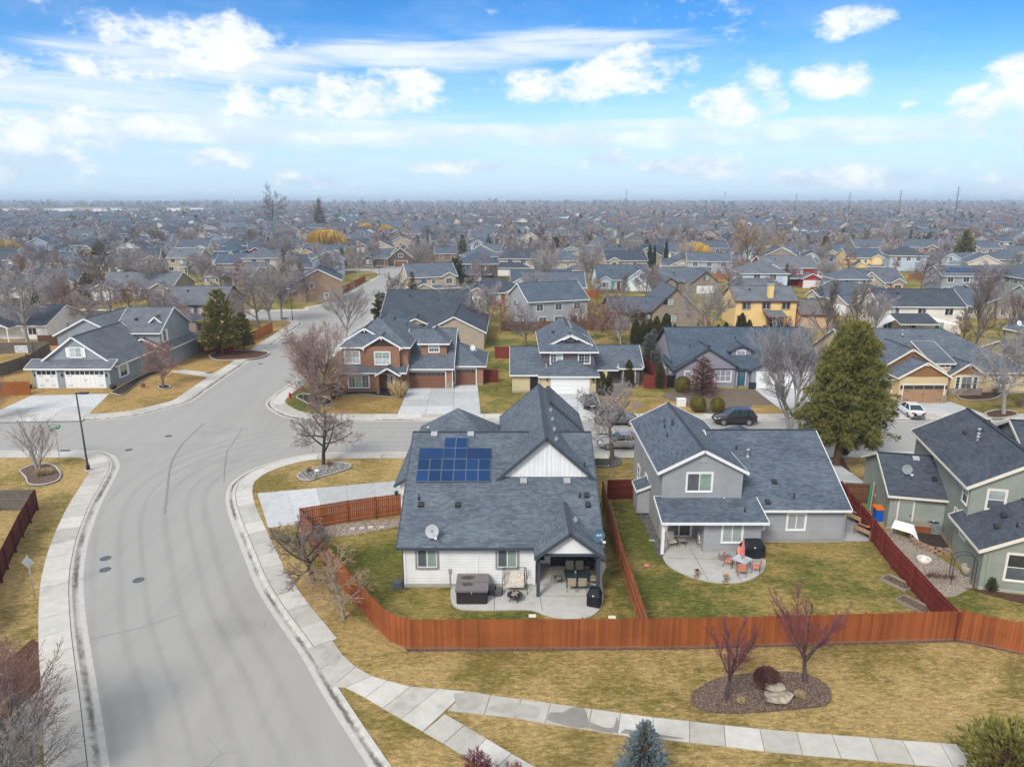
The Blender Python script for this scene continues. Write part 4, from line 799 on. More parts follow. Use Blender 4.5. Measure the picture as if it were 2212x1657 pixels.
# --- grey neighbour
h = House('grey_house', 'grey two-storey house with white trim and blue-black roof, right of the white house', 'house', 17, 52, wall='w_grey')
h.vol(10.3, 16.75, 47.0, 59.2, 5.35, 'y', .52)
h.vol(15.2, 24.0, 46.3, 60.7, 2.83, 'x', .5, walls='FBR')
h.shed(10.2, 17.55, 44.5, 47.5, 2.72, .22)
h.wq((13.3, 45.1), (17.25, 45.1), .15, 2.85); h.wq((13.3, 47.4), (13.3, 45.1), .15, 2.9); h.wq((17.25, 45.1), (17.25, 47), .15, 2.9)
h.vol(17.2, 23.2, 57, 63.2, 2.8, 'y', .62, ends='gh'); h.post(10.4, 44.85, .18, 2.72, .2, 'white'); h.post(11.15, 47.2, .18, 3.0, .12, 'white')
h.win('F', 13.35, 47.33, 3.85, 1.75, 1.35, 2, 1, glass=('glass_grey', 'glass_green')); h.win('F', 15.25, 45.1, 1.0, 1.35, 1.35, 2, 1, glass=('glass_blind', 'glass_blind')); h.win('F', 20.3, 46.74, 1.15, 1.25, 1.2, 2, 1, glass=('glass_grey', 'glass_green')); h.win('F', 17.75, 46.74, 1.2, .55, 1.2, 1, 2, glass=('glass_dark', 'glass_grey'))
h.door('F', 12.1, 47.32, 1.7, 2.1, 'offwhite', 'white', [(-.42, .12, .72, 1.85, 'glass_grey'), (.42, .12, .72, 1.85, 'glass_dark')], name='sliding_door')
h.part('gable_vent', MB().box(13.2, 13.85, 47.26, 47.31, 6.0, 6.45), 'w_grey'); h.win('L', 56.2, 10.72, 1.2, .9, 1.1, 1, 2, glass=('glass_grey',)); h.win('L', 52.9, 10.72, 1.1, .9, 1.7, 1, 2, glass=('glass_grey', 'glass_dark'))
h.part('corner_board', MB().box(16.28, 16.42, 47.27, 47.31, 3.2, 5.35), 'w_grey'); h.part('bump_out', MB().box(9.75, 10.7, 51.3, 52.9, .3, 2.3), 'w_grey'); h.shed(9.6, 10.72, 51.1, 53.1, 2.25, .4, d='L')
h.roof_kit([('pipe', 12.4, 55.4, 6.35), ('pipe', 12.2, 54.2, 6.3), ('cap', 13.0, 54.6, 6.6), ('cap', 12.9, 54.0, 6.55), ('pipe', 12.0, 52.3, 6.15), ('pipe2', 17.9, 50.9, 5.1), ('pipe', 17.2, 51.6, 5.4), ('cap', 16.9, 49.4, 4.4), ('pipe', 16.2, 45.7, 2.95), ('cap', 19.2, 48.6, 3.95), ('pipe', 20.2, 47.3, 3.3), ('cap', 18.2, 46.9, 3.1)])
h.gutter_pipe(24.0 - .35, 46.55, .2, 2.7, 'w_grey'); h.done()

# --- green house at the right edge, turned a little
h = House('green_house', 'sage green two-storey house with cream trim, at the right edge', 'house', 28.58, 49.53, R(-13.3), wall='w_green', trim='offwhite', rel=True, roof='shingle_dark')
h.vol(3.0, 10.8, -4.7, 7.9, 5.4, 'y', .56); h.vol(-.62, 5, -.95, 7.6, 2.9, 'x', .44, walls='FBL'); h.vol(2.6, 10.4, -9.0, -3.5, 2.9, 'y', .5, walls='FLR')
h.vol(8.5, 16, -1, 9.5, 5.2, 'x', .5)
h.win('F', 4.95, -4.38, 3.9, 1.05, 1.35, 1, 2, glass=('glass_blind', 'glass_grey')); h.win('L', -3.6, 3.42, 3.9, .8, 1.2, 1, 2, glass=('glass_blind', 'glass_grey')); h.win('L', 3.2, 3.42, 3.9, .6, .9, 1, 1, glass=('glass_grey',)); h.win('F', 5.1, -8.66, 1.0, 1.5, 1.75, 1, 2, glass=('glass_dark', 'glass_grey')); h.win('L', -2.9, 3.42, 2.4, 1.2, .5, 2, 1, glass=('glass_dark',)); h.win('L', -5.2, 3.05, 2.05, 1.0, .3, 1, 1, glass=('offwhite',)); h.win('L', 3.5, -.25, 1.2, .8, 1.2, 1, 2, glass=('glass_grey',))
h.door('F', .8, -.53, .95, 2.1, 'w_green', 'offwhite'); h.part('downpipe', MB().box(.0, .08, -.62, -.54, .2, 2.6), 'steel'); h.part('downpipe', MB().box(3.3, 3.4, -8.75, -8.66, .2, 2.7), 'w_green'); h.part('downpipe', MB().box(3.36, 3.44, -4.46, -4.38, 3.2, 5.2), 'w_green')
h.roof_kit([('pipe2', 5.6, 1.6, 6.75), ('pipe2', 5.6, 1.6, 7.1), ('pipe', 6.2, 2.6, 7.1), ('cap', 5.4, 3.4, 6.7), ('cap', 7.0, 4.0, 7.5), ('box', 2.1, 2.9, 4.5), ('cap', 2.9, .9, 3.7), ('cap', 4.2, -7.0, 3.7), ('cap', 4.9, -6.0, 4.1), ('pipe', 5.0, -7.6, 4.1)])
h.done()

# --- blue-grey house at the left with white garage doors
h = House('bluegrey_house', 'blue-grey house with two white garage doors and white shutters, left side street', 'house', -57, 98, wall='w_bluegrey', roof='shingle_grey')
h.vol(-62.7, -52.0, 91.0, 103, 2.85, 'y', .73); h.shed(-63.2, -51.9, 89.5, 91.45, 2.85, .45); h.wq((-62.5, 89.95), (-52.4, 89.95), .2, 3.1); h.wq((-52.4, 89.95), (-52.4, 92), .2, 2.9); h.mb('foundation', 'foundation').box(-62.5, -52.42, 89.97, 91, 0, .3)
h.vol(-65.4, -55.9, 99.7, 113, 5.3, 'y', .51); h.vol(-58, -51.0, 101.6, 112, 5.3, 'x', .6); h.vol(-57, -50.0, 101, 112.5, 2.85, 'y', .5); h.vol(-53.4, -51.6, 103.4, 108, 6.6, 'y', .9, z0=5.5)
h.garage('F', -60.6, 89.95, 2.5, 2.35, 'white', 4, 4, glass=1, hinge=True); h.garage('F', -55.6, 89.95, 5.0, 2.35, 'white', 4, 8, glass=1, hinge=True)
h.win('F', -57.2, 91.27, 4.0, 1.5, 1.25, 2, 1, 2, 2, glass=('glass_pale', 'glass_blind'), shut='white'); h.win('R', 93.3, -52.4, 1.0, 1.6, 1.6, 2, 2, glass=('glass_blind', 'glass_dark'), shut='white'); h.win('R', 103.4, -51.3, 3.8, .9, 1.6, 1, 2, 2, 2, glass=('glass_grey',), shut='white'); h.win('R', 103.2, -51.3, .9, .9, 1.6, 1, 2, 2, 2, glass=('glass_grey',), shut='white')
for x in (-62.1, -58.6, -52.85): h.part('wall_lamp', MB().box(x - .09, x + .09, 89.8, 89.95, 1.75, 2.1), 'dark_metal')
h.roof_kit([('cap', -62.4, 104, 7.0), ('cap', -61.7, 104, 7.35), ('cap', -55.5, 104, 6.9)]); h.done()

# --- brown house across the street
h = House('brown_house', 'brown two-storey house with rust-brown garage doors, on the street corner', 'house', -13, 93, wall='w_brown')
h.vol(-22.2, -13.0, 89.2, 104, 5.75, 'y', .66, ends='hh'); h.vol(-22.0, -16.4, 91.2, 97, 6.2, 'y', .6, z0=5.9, wall='v_dk'); h.vol(-19.2, -14.0, 88.7, 95, 5.72, 'y', .6, walls='FLR', z0=2.9); h.part('gable', MB().poly([(-18.5, 88.96, 5.95), (-14.7, 88.96, 5.95), (-16.6, 88.96, 7.1)]), 'v_dk')
for x, z in ((-18.9, 5.75), (-14.3, 5.75), (-16.6, 7.12), (-21.2, 6.6), (-19.2, 7.7)): h.part('bracket', MB().box(x - .06, x + .06, 88.6 if z < 7.2 and x > -19.5 else 91.1, 88.95 if z < 7.2 and x > -19.5 else 91.45, z - .35, z - .05), 'white')
h.shed(-22.4, -13.4, 87.7, 89.9, 2.75, .3); h.wq((-22.0, 88.1), (-17.2, 88.1), .3, 2.9); h.wq((-22, 92), (-22, 88.1), .3, 2.9); h.mb('foundation', 'foundation').box(-21.98, -17.2, 88.12, 89, 0, .32)
h.wq((-17.2, 88.1), (-17.2, 89.6), .3, 2.8); h.wq((-17.2, 89.5), (-14, 89.5), .3, 2.8)
h.vol(-17.3, -14.1, 86.9, 90, 2.6, 'y', .6, walls=''); h.post(-17.0, 87.3, .1, 2.7, .35, 'w_brown'); h.part('gable', MB().poly([(-16.9, 87.2, 2.75), (-14.5, 87.2, 2.75), (-15.7, 87.2, 3.5)]), 'v_dk')
h.vol(-14.1, -7.5, 89.7, 103.5, 2.8, 'x', .6, walls='FBR'); h.vol(-11, -3.4, 91.3, 100, 2.8, 'x', .6, ends='gh', walls='FBR'); h.vol(-12.4, -8.2, 91.6, 97, 5.75, 'y', .72, ends='hg', z0=4, walls='FLR')

plain('brown_door', (0.185, 0.085, 0.05), 0.6, 0.06); plain('tan_door', (0.34, 0.20, 0.11), 0.6, 0.06); plain('teal_door', (0.03, 0.13, 0.17), 0.3, .1)
h.garage('F', -11.15, 90.1, 4.9, 2.15, 'brown_door', 4, 8, glass=1); h.garage('F', -6.15, 91.7, 2.7, 2.15, 'brown_door', 4, 4, glass=1)
h.win('F', -20.6, 89.62, 3.55, 1.9, 1.6, 2, 2, glass=('glass_blind', 'glass_pale')); h.win('F', -16.6, 89.0, 3.55, 1.9, 1.6, 2, 2, 2, 2, glass=('glass_green', 'glass_pale')); h.win('F', -19.6, 88.1, .75, 2.6, 1.55, 3, 1, 2, 4, glass=('glass_grey', 'glass_green')); h.win('F', -10.3, 92.02, 4.55, 1.3, 1.0, 2, 2, 2, 1, glass=('glass_pale', 'glass_grey'))
h.door('F', -15.6, 89.5, .95, 2.1, 'white', 'white', [(0, .3, .2, 1.2, 'glass_grey')]); h.part('stone_base', MB().box(-8.6, -7.6, 89.95, 90.3, .1, 1.0), 'stone'); h.part('stone_base', MB().box(-13.75, -13.3, 89.95, 90.3, .1, 1.0), 'stone')
h.gutter_pipe(-22.1, 89.3, 3, 5.6); h.gutter_pipe(-22.1, 87.9, .2, 2.7); h.gutter_pipe(-7.75, 89.85, .1, 2.7); h.roof_kit([('cap', -18.6, 95.5, 8.4), ('cap', -16.1, 97, 8.2), ('pipe', -14.6, 98, 7.2)])
h.done()

# --- yellow and plum house
h = House('plum_house', 'plum-brown two-storey house with yellow ground floor, white garage door and number 12422', 'house', 7, 93, wall='v_plum')
h.vol(3.5, 11.1, 88.9, 104, 5.2, 'y', .72, ends='hh', z0=2.9, ov=.5); h.vol(4.7, 10.4, 90, 96, 5.85, 'y', .5, z0=5.5); h.vol(6.6, 8.4, 89.6, 95, 6.75, 'y', .5, z0=6.3)
h.vol(3.3, 11.05, 86.6, 96, 2.55, 'y', .55, ends='hg', wall='w_yellow', walls='FLR'); h.vol(10, 17.4, 91.2, 99.8, 2.7, 'x', .5, walls='FBR'); h.vol(-.3, 4.4, 87.4, 98, 2.55, 'x', .5, wall='w_yellow', walls='FL'); h.vol(10.9, 13.9, 90.2, 95, 2.55, 'x', .45, ends='gh', walls='')
h.vol(14.0, 17.1, 90.4, 93.5, 2.7, 'x', .2, walls='FLR')
h.garage('F', 7.35, 87.0, 4.9, 2.15, 'white', 4, 1, trim='w_yellow'); h.win('F', 5.7, 89.42, 3.55, 1.5, 1.25, 2, 1, 2, 3, glass=('glass_grey', 'glass_pale')); h.win('F', 9.3, 89.42, 3.6, 1.45, 1.25, 2, 1, 2, 3, glass=('glass_dark', 'glass_grey')); h.win('F', 15.4, 90.8, .7, 1.5, 1.7, 2, 2, 2, 2, glass=('glass_grey',)); h.win('R', 92.2, 16.78, .7, .8, 1.7, 1, 2, 2, 2, glass=('glass_grey',))
h.part('opening_shade', MB().box(2.3, 3.3, 87.75, 87.8, .1, 2.2), 'black'); h.post(12.2, 90.4, .1, 2.5, .5, 'w_yellow')  # flat black panel on the wall stands for the shade inside an archway
for x in (4.45, 10.25): h.part('wall_lamp', MB().box(x - .1, x + .1, 86.8, 87.0, 1.9, 2.3), 'dark_metal')
h.roof_kit([('sbox', 7.8, 93 + i * 1.5, 7.6) for i in range(4)] + [('pipe', 5.6, 93, 6.8), ('cap', 5.5, 94.6, 6.7)])
def number(txt, x, y, z, size, mat, par, off, rz=0, rx=math.pi / 2, name='lettering', ext=.006):
    cu = bpy.data.curves.new(name, 'FONT'); cu.body = txt; cu.size = size; cu.extrude = ext; cu.align_x = 'CENTER'; cu.align_y = 'CENTER'
    to = bpy.data.objects.new('tmp', cu); COL.objects.link(to); dg = bpy.context.evaluated_depsgraph_get(); me = bpy.data.meshes.new_from_object(to.evaluated_get(dg)); bpy.data.objects.remove(to)
    me.materials.clear(); me.materials.append(MT[mat]); o = link(name, me, par, (x - off[0], y - off[1], z - off[2]), rot=(rx, 0, rz)); return o
number('12422', 10.25, 86.975, 1.68, .34, 'dark_metal', h.e, h.off, name='house_number'); h.done()

# --- lavender bungalow
h = House('lavender_house', 'lavender grey bungalow with black trim, teal front door and gravel garden', 'house', 30, 95, wall='w_lav', trim='charcoal', roof='shingle_blue')
h.vol(21.1, 40.6, 90.3, 105.5, 2.7, 'x', .55, go=.35, walls='FBLR'); h.vol(20.95, 26.3, 89.6, 97, 2.6, 'y', .62, wall='w_lav', gm='v_lav', walls='FR'); h.vol(21.3, 29.6, 90.05, 98, 2.95, 'y', .6, gm='v_lav', walls='FR'); h.vol(30.7, 41.0, 89.4, 98, 2.65, 'y', .5, gm='v_lav', walls='FLR'); h.vol(28.8, 32.3, 92.4, 97, 4.55, 'y', .5, z0=3.5, walls='FLR', wall='v_lav')
h.garage('F', 34.3, 89.75, 4.9, 2.15, 'white', 4, 4, trim='white'); h.garage('F', 38.9, 89.75, 2.6, 2.15, 'white', 4, 2, trim='white'); h.win('F', 23.4, 89.95, .9, 1.8, 1.5, 2, 1, glass=('glass_pale', 'glass_blind'), trim='white'); h.win('F', 27.6, 90.4, .95, 2.1, 1.5, 3, 2, glass=('glass_blind', 'glass_grey'), trim='white'); h.win('F', 30.5, 92.75, 4.0, 1.1, .55, 2, 1, 2, 1, glass=('glass_grey',), trim='white')
h.door('F', 30.15, 90.72, 1.0, 2.1, 'teal_door', 'white', [(0, .95, .7, 1.0, 'glass_teal')]); h.win('L', 93.5, 21.45, 1.4, .7, .9, 1, 1, glass=('glass_grey',), trim='white'); h.win('L', 97, 21.45, 1.3, .9, 1.1, 1, 1, glass=('glass_grey',), trim='white')
h.box('stone_base', 'navy', 30.95, 31.75, 89.5, 89.95, .1, 1.0); h.roof_kit([('pipe', 24, 94, 4.75), ('pipe', 24.5, 93, 4.2), ('pipe', 30.5, 95.6, 5.6), ('cap', 26.2, 92.8, 5.1)]); h.gutter_pipe(29.5, 90.2, .1, 2.7); h.gutter_pipe(21.2, 89.75, .1, 2.6); h.done()

# --- tan craftsman house
h = House('craftsman_house', 'tan craftsman house with brown gables, cream trim and brown garage door', 'house', 54, 92, wall='w_craft', trim='offwhite')
h.vol(43.5, 66, 87.2, 102.8, 2.9, 'x', .55, ends='gh'); h.vol(46.4, 53.0, 82.8, 92, 3.3, 'y', .58, gm='v_brown', walls='FLR'); h.vol(45.1, 54.1, 86, 95, 3.3, 'y', .64, gm='v_brown', walls='FLR', z0=2.9); h.shed(44.6, 48.0, 84.0, 86.4, 2.85, .28, walls='FL'); h.shed(52.7, 55.7, 86.9, 92.4, 4.15, .33, walls='FLR', z0=3); h.vol(54.6, 59.4, 86.1, 93, 2.75, 'y', .67, gm='v_brown', walls='FLR')
h.garage('F', 49.75, 83.1, 4.9, 2.2, 'tan_door', 4, 4, glass=1, hinge=True); h.garage('F', 45.7, 84.35, 1.6, 2.2, 'tan_door', 4, 2, glass=1); h.win('F', 57, 86.42, .95, 1.3, 1.6, 1, 2, 2, 3, glass=('glass_grey', 'glass_dark')); h.win('F', 55.9, 86.42, .95, .5, 1.6, 1, 1, 1, 4, glass=('glass_dark',)); h.win('F', 58.1, 86.42, .95, .5, 1.6, 1, 1, 1, 4, glass=('glass_dark',)); h.win('F', 54.2, 87.22, 3.55, 1.9, .4, 3, 1, glass=('glass_grey',)); h.win('F', 62.5, 87.6, 1.2, 1.4, 1.1, 2, 1, glass=('glass_grey',))
for a in ((46.7, 47.25), (52.2, 52.7), (54.9, 59.1)):
    g = random.Random(int(a[0] * 10)); y = 82.98 if a[1] < 53 else 86.28
    for r in range(5):
        x = a[0]
        while x < a[1] - .08:
            w = min(g.uniform(.22, .5), a[1] - x); h.part('stone', MB().box(x + .01, x + w - .01, y - g.uniform(0, .05), y + .15, .1 + r * .2, .1 + r * .2 + .185), 'stone'); x += w
h.roof_kit([('pipe2', 52, 93.3, 6.6), ('cap', 50.6, 90, 5.6), ('cap', 50.8, 88.5, 5.4), ('cap', 51, 87, 5.2)])
for x in (47.05, 52.45): h.part('wall_lamp', MB().box(x - .1, x + .1, 82.95, 83.12, 1.9, 2.3), 'dark_metal')
for x, z, y in ((49.7, 4.9, 82.9), (49.6, 5.9, 86.1), (57, 4.05, 86.2)): h.part('gable_vent', MB().poly([(x - .75, y, z - .15), (x + .75, y, z - .15), (x, y, z + .3)]), 'offwhite')
h.done()
# ------------------------------------------------------------------ trees: a trunk with limbs and a crown of twigs or needles
def rot_about(v, ax, a): return Matrix.Rotation(a, 3, ax) @ v
def perp(d, rg):
    v = Vector((rg.uniform(-1, 1), rg.uniform(-1, 1), rg.uniform(-1, 1))); v = v - d * v.dot(d); return v.normalized() if v.length > 1e-3 else d.orthogonal().normalized()
def bare(seed, H=8.0, R0=.16, fork=.25, limbs=8, ang=(28, 52), up=.25, cnt=(6, 6, 4), lr=(.62, .55, .5, .45), tr=.012, stems=1, lean=.06, droop=0.0, jit=.16, lvl1=.62, tf=.72):
    rg = random.Random(seed); T, C = MB(), MB()
    def grow(p, d, L, r, lev):
        n = 4 if lev == 0 else (3 if lev <= 2 else 2 if lev == 3 else 1)
        pts, rs = [p], [r]; q = p.copy(); dd = d.copy()
        r1 = r * (.45 if lev < 3 else .5)
        for i in range(n):
            dd = dd + perp(dd, rg) * jit * (0.5 if lev == 0 else 1.0); 
            dd.z += (up if lev else .1) * (.35 if lev < 3 else .2) - droop * (lev > 1) * .5
            dd.normalize(); q = q + dd * L / n; pts.append(q.copy()); rs.append(max(tr * .6, r + (r1 - r) * (i + 1) / n))
        (T if lev <= 1 else C).tube(pts, rs, 7 if lev == 0 else 5 if lev == 1 else 3, False)
        if lev > len(cnt): return
        m = limbs if lev == 0 else cnt[lev - 1]
        if m <= 0: return
        for k in range(m):
            t = (fork + (1 - fork) * (k + rg.random()) / m) if lev == 0 else (.22 + .78 * (k + rg.random()) / m)
            t = min(t, .999); i = min(int(t * n), n - 1); f = t * n - i; a = pts[i].lerp(pts[i + 1], f); base = (pts[i + 1] - pts[i]).normalized()
            az = perp(base, rg)
            if lev == 0:
                th = k * 2.4 + rg.uniform(-.5, .5); az = Vector((math.cos(th), math.sin(th), 0))
            an = R(rg.uniform(*ang)) * (1.0 if lev else 1.0 + .35 * (1 - t))
            nd_ = (base * math.cos(an) + az * math.sin(an)).normalized()
            ll = L * (lvl1 if lev == 0 else lr[min(lev, len(lr) - 1)]) * rg.uniform(.7, 1.15) * ((1.25 - .55 * t) if lev else (1.18 - .45 * t))
            grow(a, nd_, ll, max(tr, (r + (r1 - r) * t) * (.60 if lev < 2 else .6)), lev + 1)
    for s in range(stems):
        d = Vector((rg.uniform(-lean, lean), rg.uniform(-lean, lean), 1)); b = Vector((0, 0, -.05))
        if stems > 1: th = 2 * math.pi * s / stems + .4; d = Vector((math.cos(th) * .22, math.sin(th) * .22, 1)); b += Vector((math.cos(th) * .12, math.sin(th) * .12, 0))
        grow(b, d.normalized(), H * (tf if stems == 1 else .66) * rg.uniform(.94, 1.06), R0 / math.sqrt(stems), 0)
    return T, C
def tree_meshes(name, T, C, tm, cm):
    return T.mesh(name + '_trunk', MT[tm], True), C.mesh(name + '_crown', MT[cm])
def tuft(m, p, d, L, w, rg, n=3):
    d = d.normalized(); a = perp(d, rg); b = d.cross(a)
    for k in range(n):
        t = math.pi * k / n + rg.random(); s = (a * math.cos(t) + b * math.sin(t)) * w
        m.poly((p - s * .55, p + s * .55, p + d * L + s * .28, p + d * L - s * .28)) if False else m.poly((p - s * .5, p + d * L * .45 + s, p + d * L, p + d * L * .45 - s))
def conifer(seed, H=9, Rb=2.4, z0=.08, whorls=26, per=9, shape=.9, drp=.25, tl=.42, tw=.09, dens=7, r0=.17, bush=0.0, gaps=.0):
    rg = random.Random(seed); T, C = MB(), MB()
    T.tube([(0, 0, -.05), (.03, .02, H * .5), (0, 0, H * .96)], [r0, r0 * .6, .02], 8, False)
    for i in range(whorls):
        t = (i + rg.random() * .6) / whorls; z = H * (z0 + (1 - z0) * t); rad = Rb * (1 - t) ** shape * rg.uniform(.86, 1.1) + .10
        if bush: rad *= (1 - bush * (1 - min(1, t / .18)) * .5)
        k = max(4, int(per * (.45 + .55 * (1 - t))))
        for j in range(k):
            if rg.random() < gaps: continue
            th = 2 * math.pi * (j + rg.random() * .8) / k + i * .7; L = rad * rg.uniform(.72, 1.08)
            d = Vector((math.cos(th), math.sin(th), rg.uniform(-.1, .22) - drp * (1 - t) + .55 * t)); d.normalize()
            tip = Vector((0, 0, z)) + d * L; T.tube([(0, 0, z), tuple(tip)], [.035 * (1 - t) + .012, .006], 3, False)
            n = max(2, int(dens * L / 1.2))
            for q in range(n):
                f = .25 + .75 * (q + rg.random()) / n; p = Vector((0, 0, z)) + d * L * f; sd = perp(d, rg) * rg.uniform(.1, .85)
                tuft(C, p + sd * .12, (d * .8 + sd + Vector((0, 0, .28 + bush * .5))), tl * rg.uniform(.7, 1.25) * (.75 + .4 * (1 - f)), tw, rg)
            tuft(C, tip - d * .1, d + Vector((0, 0, .3)), tl, tw, rg)
    tuft(C, Vector((0, 0, H * .95)), Vector((0, 0, 1)), tl * 1.1, tw, rg)
    return T, C
def shrubmesh(seed, prof, n, leaf, jit=.08, up=.5, squash=1.0):   # dense clipped body: prof = (r, z) outline; leaves over and under the surface
    rg = random.Random(seed); C = MB(); tot = 0; cum = []
    for (r0, z0), (r1, z1) in zip(prof, prof[1:]): tot += (r0 + r1) * math.hypot(r1 - r0, z1 - z0); cum.append(tot)
    for i in range(n):
        x = rg.random() * tot; k = next(j for j, c in enumerate(cum) if c >= x); (r0, z0), (r1, z1) = prof[k], prof[k + 1]; t = rg.random(); r = r0 + (r1 - r0) * t; z = z0 + (z1 - z0) * t; th = rg.uniform(0, 6.283); r *= rg.uniform(.80, 1.0 + jit)
        nrm = Vector((math.cos(th) * (z1 - z0 + .001), math.sin(th) * (z1 - z0 + .001), -(r1 - r0))).normalized(); p = Vector((math.cos(th) * r, math.sin(th) * r * squash, z + rg.uniform(-jit, jit)))
        tuft(C, p, nrm + Vector((0, 0, up)) + perp(nrm, rg) * .6, leaf * rg.uniform(.6, 1.3), leaf * .36, rg, 2)
    core = MB().lathe([(max(.02, r * .80), z) for r, z in prof], 12)
    C.v_off = len(C.v); C.v.extend(core.v); C.f.extend(tuple(i + C.v_off for i in f) for f in core.f); C.uv.extend(core.uv); C.mi.extend(core.mi)
    return C
PROTO = {}
def proto(k, T, C, tm, cm): PROTO[k] = tree_meshes(k, T, C, tm, cm)
proto('ash1', *bare(1, 9.5, .20, .30, 11, (22, 46), .30, (7, 7, 5), tr=.019, tf=.5, lvl1=1.15), 'bark_grey', 'twig_grey'); proto('ash2', *bare(2, 9.0, .18, .30, 11, (26, 50), .28, (7, 7, 5), tr=.019, tf=.48, lvl1=1.1), 'bark_grey', 'twig_lilac'); proto('ash3', *bare(3, 10, .21, .25, 10, (22, 40), .34, (7, 7, 5), tr=.021), 'bark', 'twig')
proto('round1', *bare(4, 7.0, .17, .28, 8, (38, 62), .15, (8, 7, 5), tr=.019), 'bark', 'twig_lilac'); proto('round2', *bare(5, 7.5, .17, .26, 9, (36, 60), .18, (8, 7, 5), tr=.019), 'bark', 'twig_purple'); proto('red1', *bare(6, 6.0, .13, .20, 8, (30, 52), .25, (8, 7, 5), tr=.017), 'bark', 'twig_red')
proto('red2', *bare(7, 5.0, .12, .15, 8, (30, 55), .25, (8, 7, 5), tr=.017), 'bark_dark', 'twig_red'); proto('white1', *bare(8, 8.5, .15, .25, 11, (20, 42), .32, (7, 7, 5), tr=.018, tf=.5, lvl1=1.1), 'bark_white', 'twig_grey'); proto('tan1', *bare(9, 10.5, .22, .2, 10, (26, 46), .28, (8, 7, 5), tr=.022), 'bark', 'twig_tan')
proto('slim1', *bare(10, 9.5, .16, .12, 12, (18, 30), .42, (7, 7, 4), tr=.02, lvl1=.5), 'bark', 'twig'); proto('big', *bare(11, 15, .42, .22, 11, (30, 52), .22, (7, 6, 5), tr=.03), 'bark', 'twig_purple')
def willow(seed, H=9.0, Rw=4.8, n=1900):
    rg = random.Random(seed); T, C = bare(seed, H * .9, .3, .25, 9, (35, 60), .12, (5, 0), tr=.03); C = MB(); lobes = [(rg.uniform(-.55, .55) * Rw, rg.uniform(-.55, .55) * Rw, H * rg.uniform(.48, .74), Rw * rg.uniform(.34, .56)) for _ in range(9)]
    for i in range(n):
        lb = lobes[i % len(lobes)]; th = rg.uniform(0, 6.283); f = math.sqrt(rg.random()); r = lb[3] * f; p = Vector((lb[0] + r * math.cos(th), lb[1] + r * math.sin(th), lb[2] + lb[3] * .75 * math.sqrt(max(0, 1 - f * f)) + rg.gauss(0, .25))); L = rg.uniform(.08, .34) * H * (.5 + .6 * f)
        w = Vector((rg.gauss(0, .05), rg.gauss(0, .05), 0)); q = p + Vector((math.cos(th) * .5, math.sin(th) * .5, -L)); C.tube([tuple(p), tuple(p.lerp(q, .5) + Vector((math.cos(th) * .25, math.sin(th) * .25, L * .12))), tuple(q)], [.05, .04, .02], 3, False)
    return T, C
proto('willow1', *willow(12), 'bark', 'willow_gold'); proto('willow2', *willow(13, 8.0, 5.2), 'bark', 'willow_ochre')
proto('bush_red', *bare(14, 3.0, .10, .08, 9, (28, 58), .2, (7, 6, 3), tr=.011, stems=4), 'bark', 'twig_red'); proto('bush_purple', *bare(15, 3.2, .10, .08, 9, (28, 58), .2, (7, 6, 3), tr=.011, stems=4), 'bark', 'twig_purple')
proto('spruce1', *conifer(21, 9, 2.3), 'bark_pine', 'pine_dark'); proto('spruce2', *conifer(22, 7, 2.2, bush=.3), 'bark_pine', 'conifer_far'); proto('pine1', *conifer(23, 8.5, 3.0, z0=.12, whorls=22, per=10, shape=.62, drp=.1, tl=.6, tw=.15, dens=7, bush=.6), 'bark_pine', 'pine'); proto('roundpine', *conifer(24, 6.0, 2.6, z0=.12, whorls=16, per=10, shape=.5, drp=.05, tl=.55, tw=.14, dens=7, bush=.7), 'bark_pine', 'pine_dark')
proto('arbor', MB().tube([(0, 0, -.05), (0, 0, .8)], [.08, .05], 6, False), shrubmesh(31, [(.35, .05), (.62, .5), (.66, 1.3), (.52, 2.3), (.28, 3.1), (.03, 3.6)], 2600, .16), 'bark', 'arborvitae')
proto('cypress', MB().tube([(0, 0, -.05), (0, 0, .8)], [.08, .05], 6, False), shrubmesh(32, [(.4, .05), (.6, 1.0), (.62, 3.0), (.5, 5.5), (.25, 7.5), (.03, 8.6)], 2200, .22), 'bark', 'conifer_far')
NORD = ['first', 'second', 'third', 'fourth', 'fifth', 'sixth', 'seventh', 'eighth', 'ninth', 'tenth', '11th', '12th', '13th', '14th', '15th', '16th', '17th', '18th', '19th', '20th', '21st', '22nd', '23rd', '24th', '25th', '26th', '27th', '28th', '29th', '30th']
def nth(i): return NORD[i] if i < len(NORD) else '%dth' % (i + 1) if (i + 1) % 10 not in (1, 2, 3) or (i + 1) % 100 in (11, 12, 13) else '%d%s' % (i + 1, {1: 'st', 2: 'nd', 3: 'rd'}[(i + 1) % 10])
def plant(k, x, y, label, cat='tree', name='bare_tree', s=1.0, rz=None, group=None, z=LZ, sz=None):
    o = thing(name, label, cat, (x, y, z), (x * 3.1 + y * 1.7) % 6.28 if rz is None else rz, group); o.scale = (s, s, sz or s)
    t, c = PROTO[k]
    link('trunk' if cat == 'tree' else 'stem', t, o); link('crown' if cat == 'tree' else 'foliage', c, o); return o
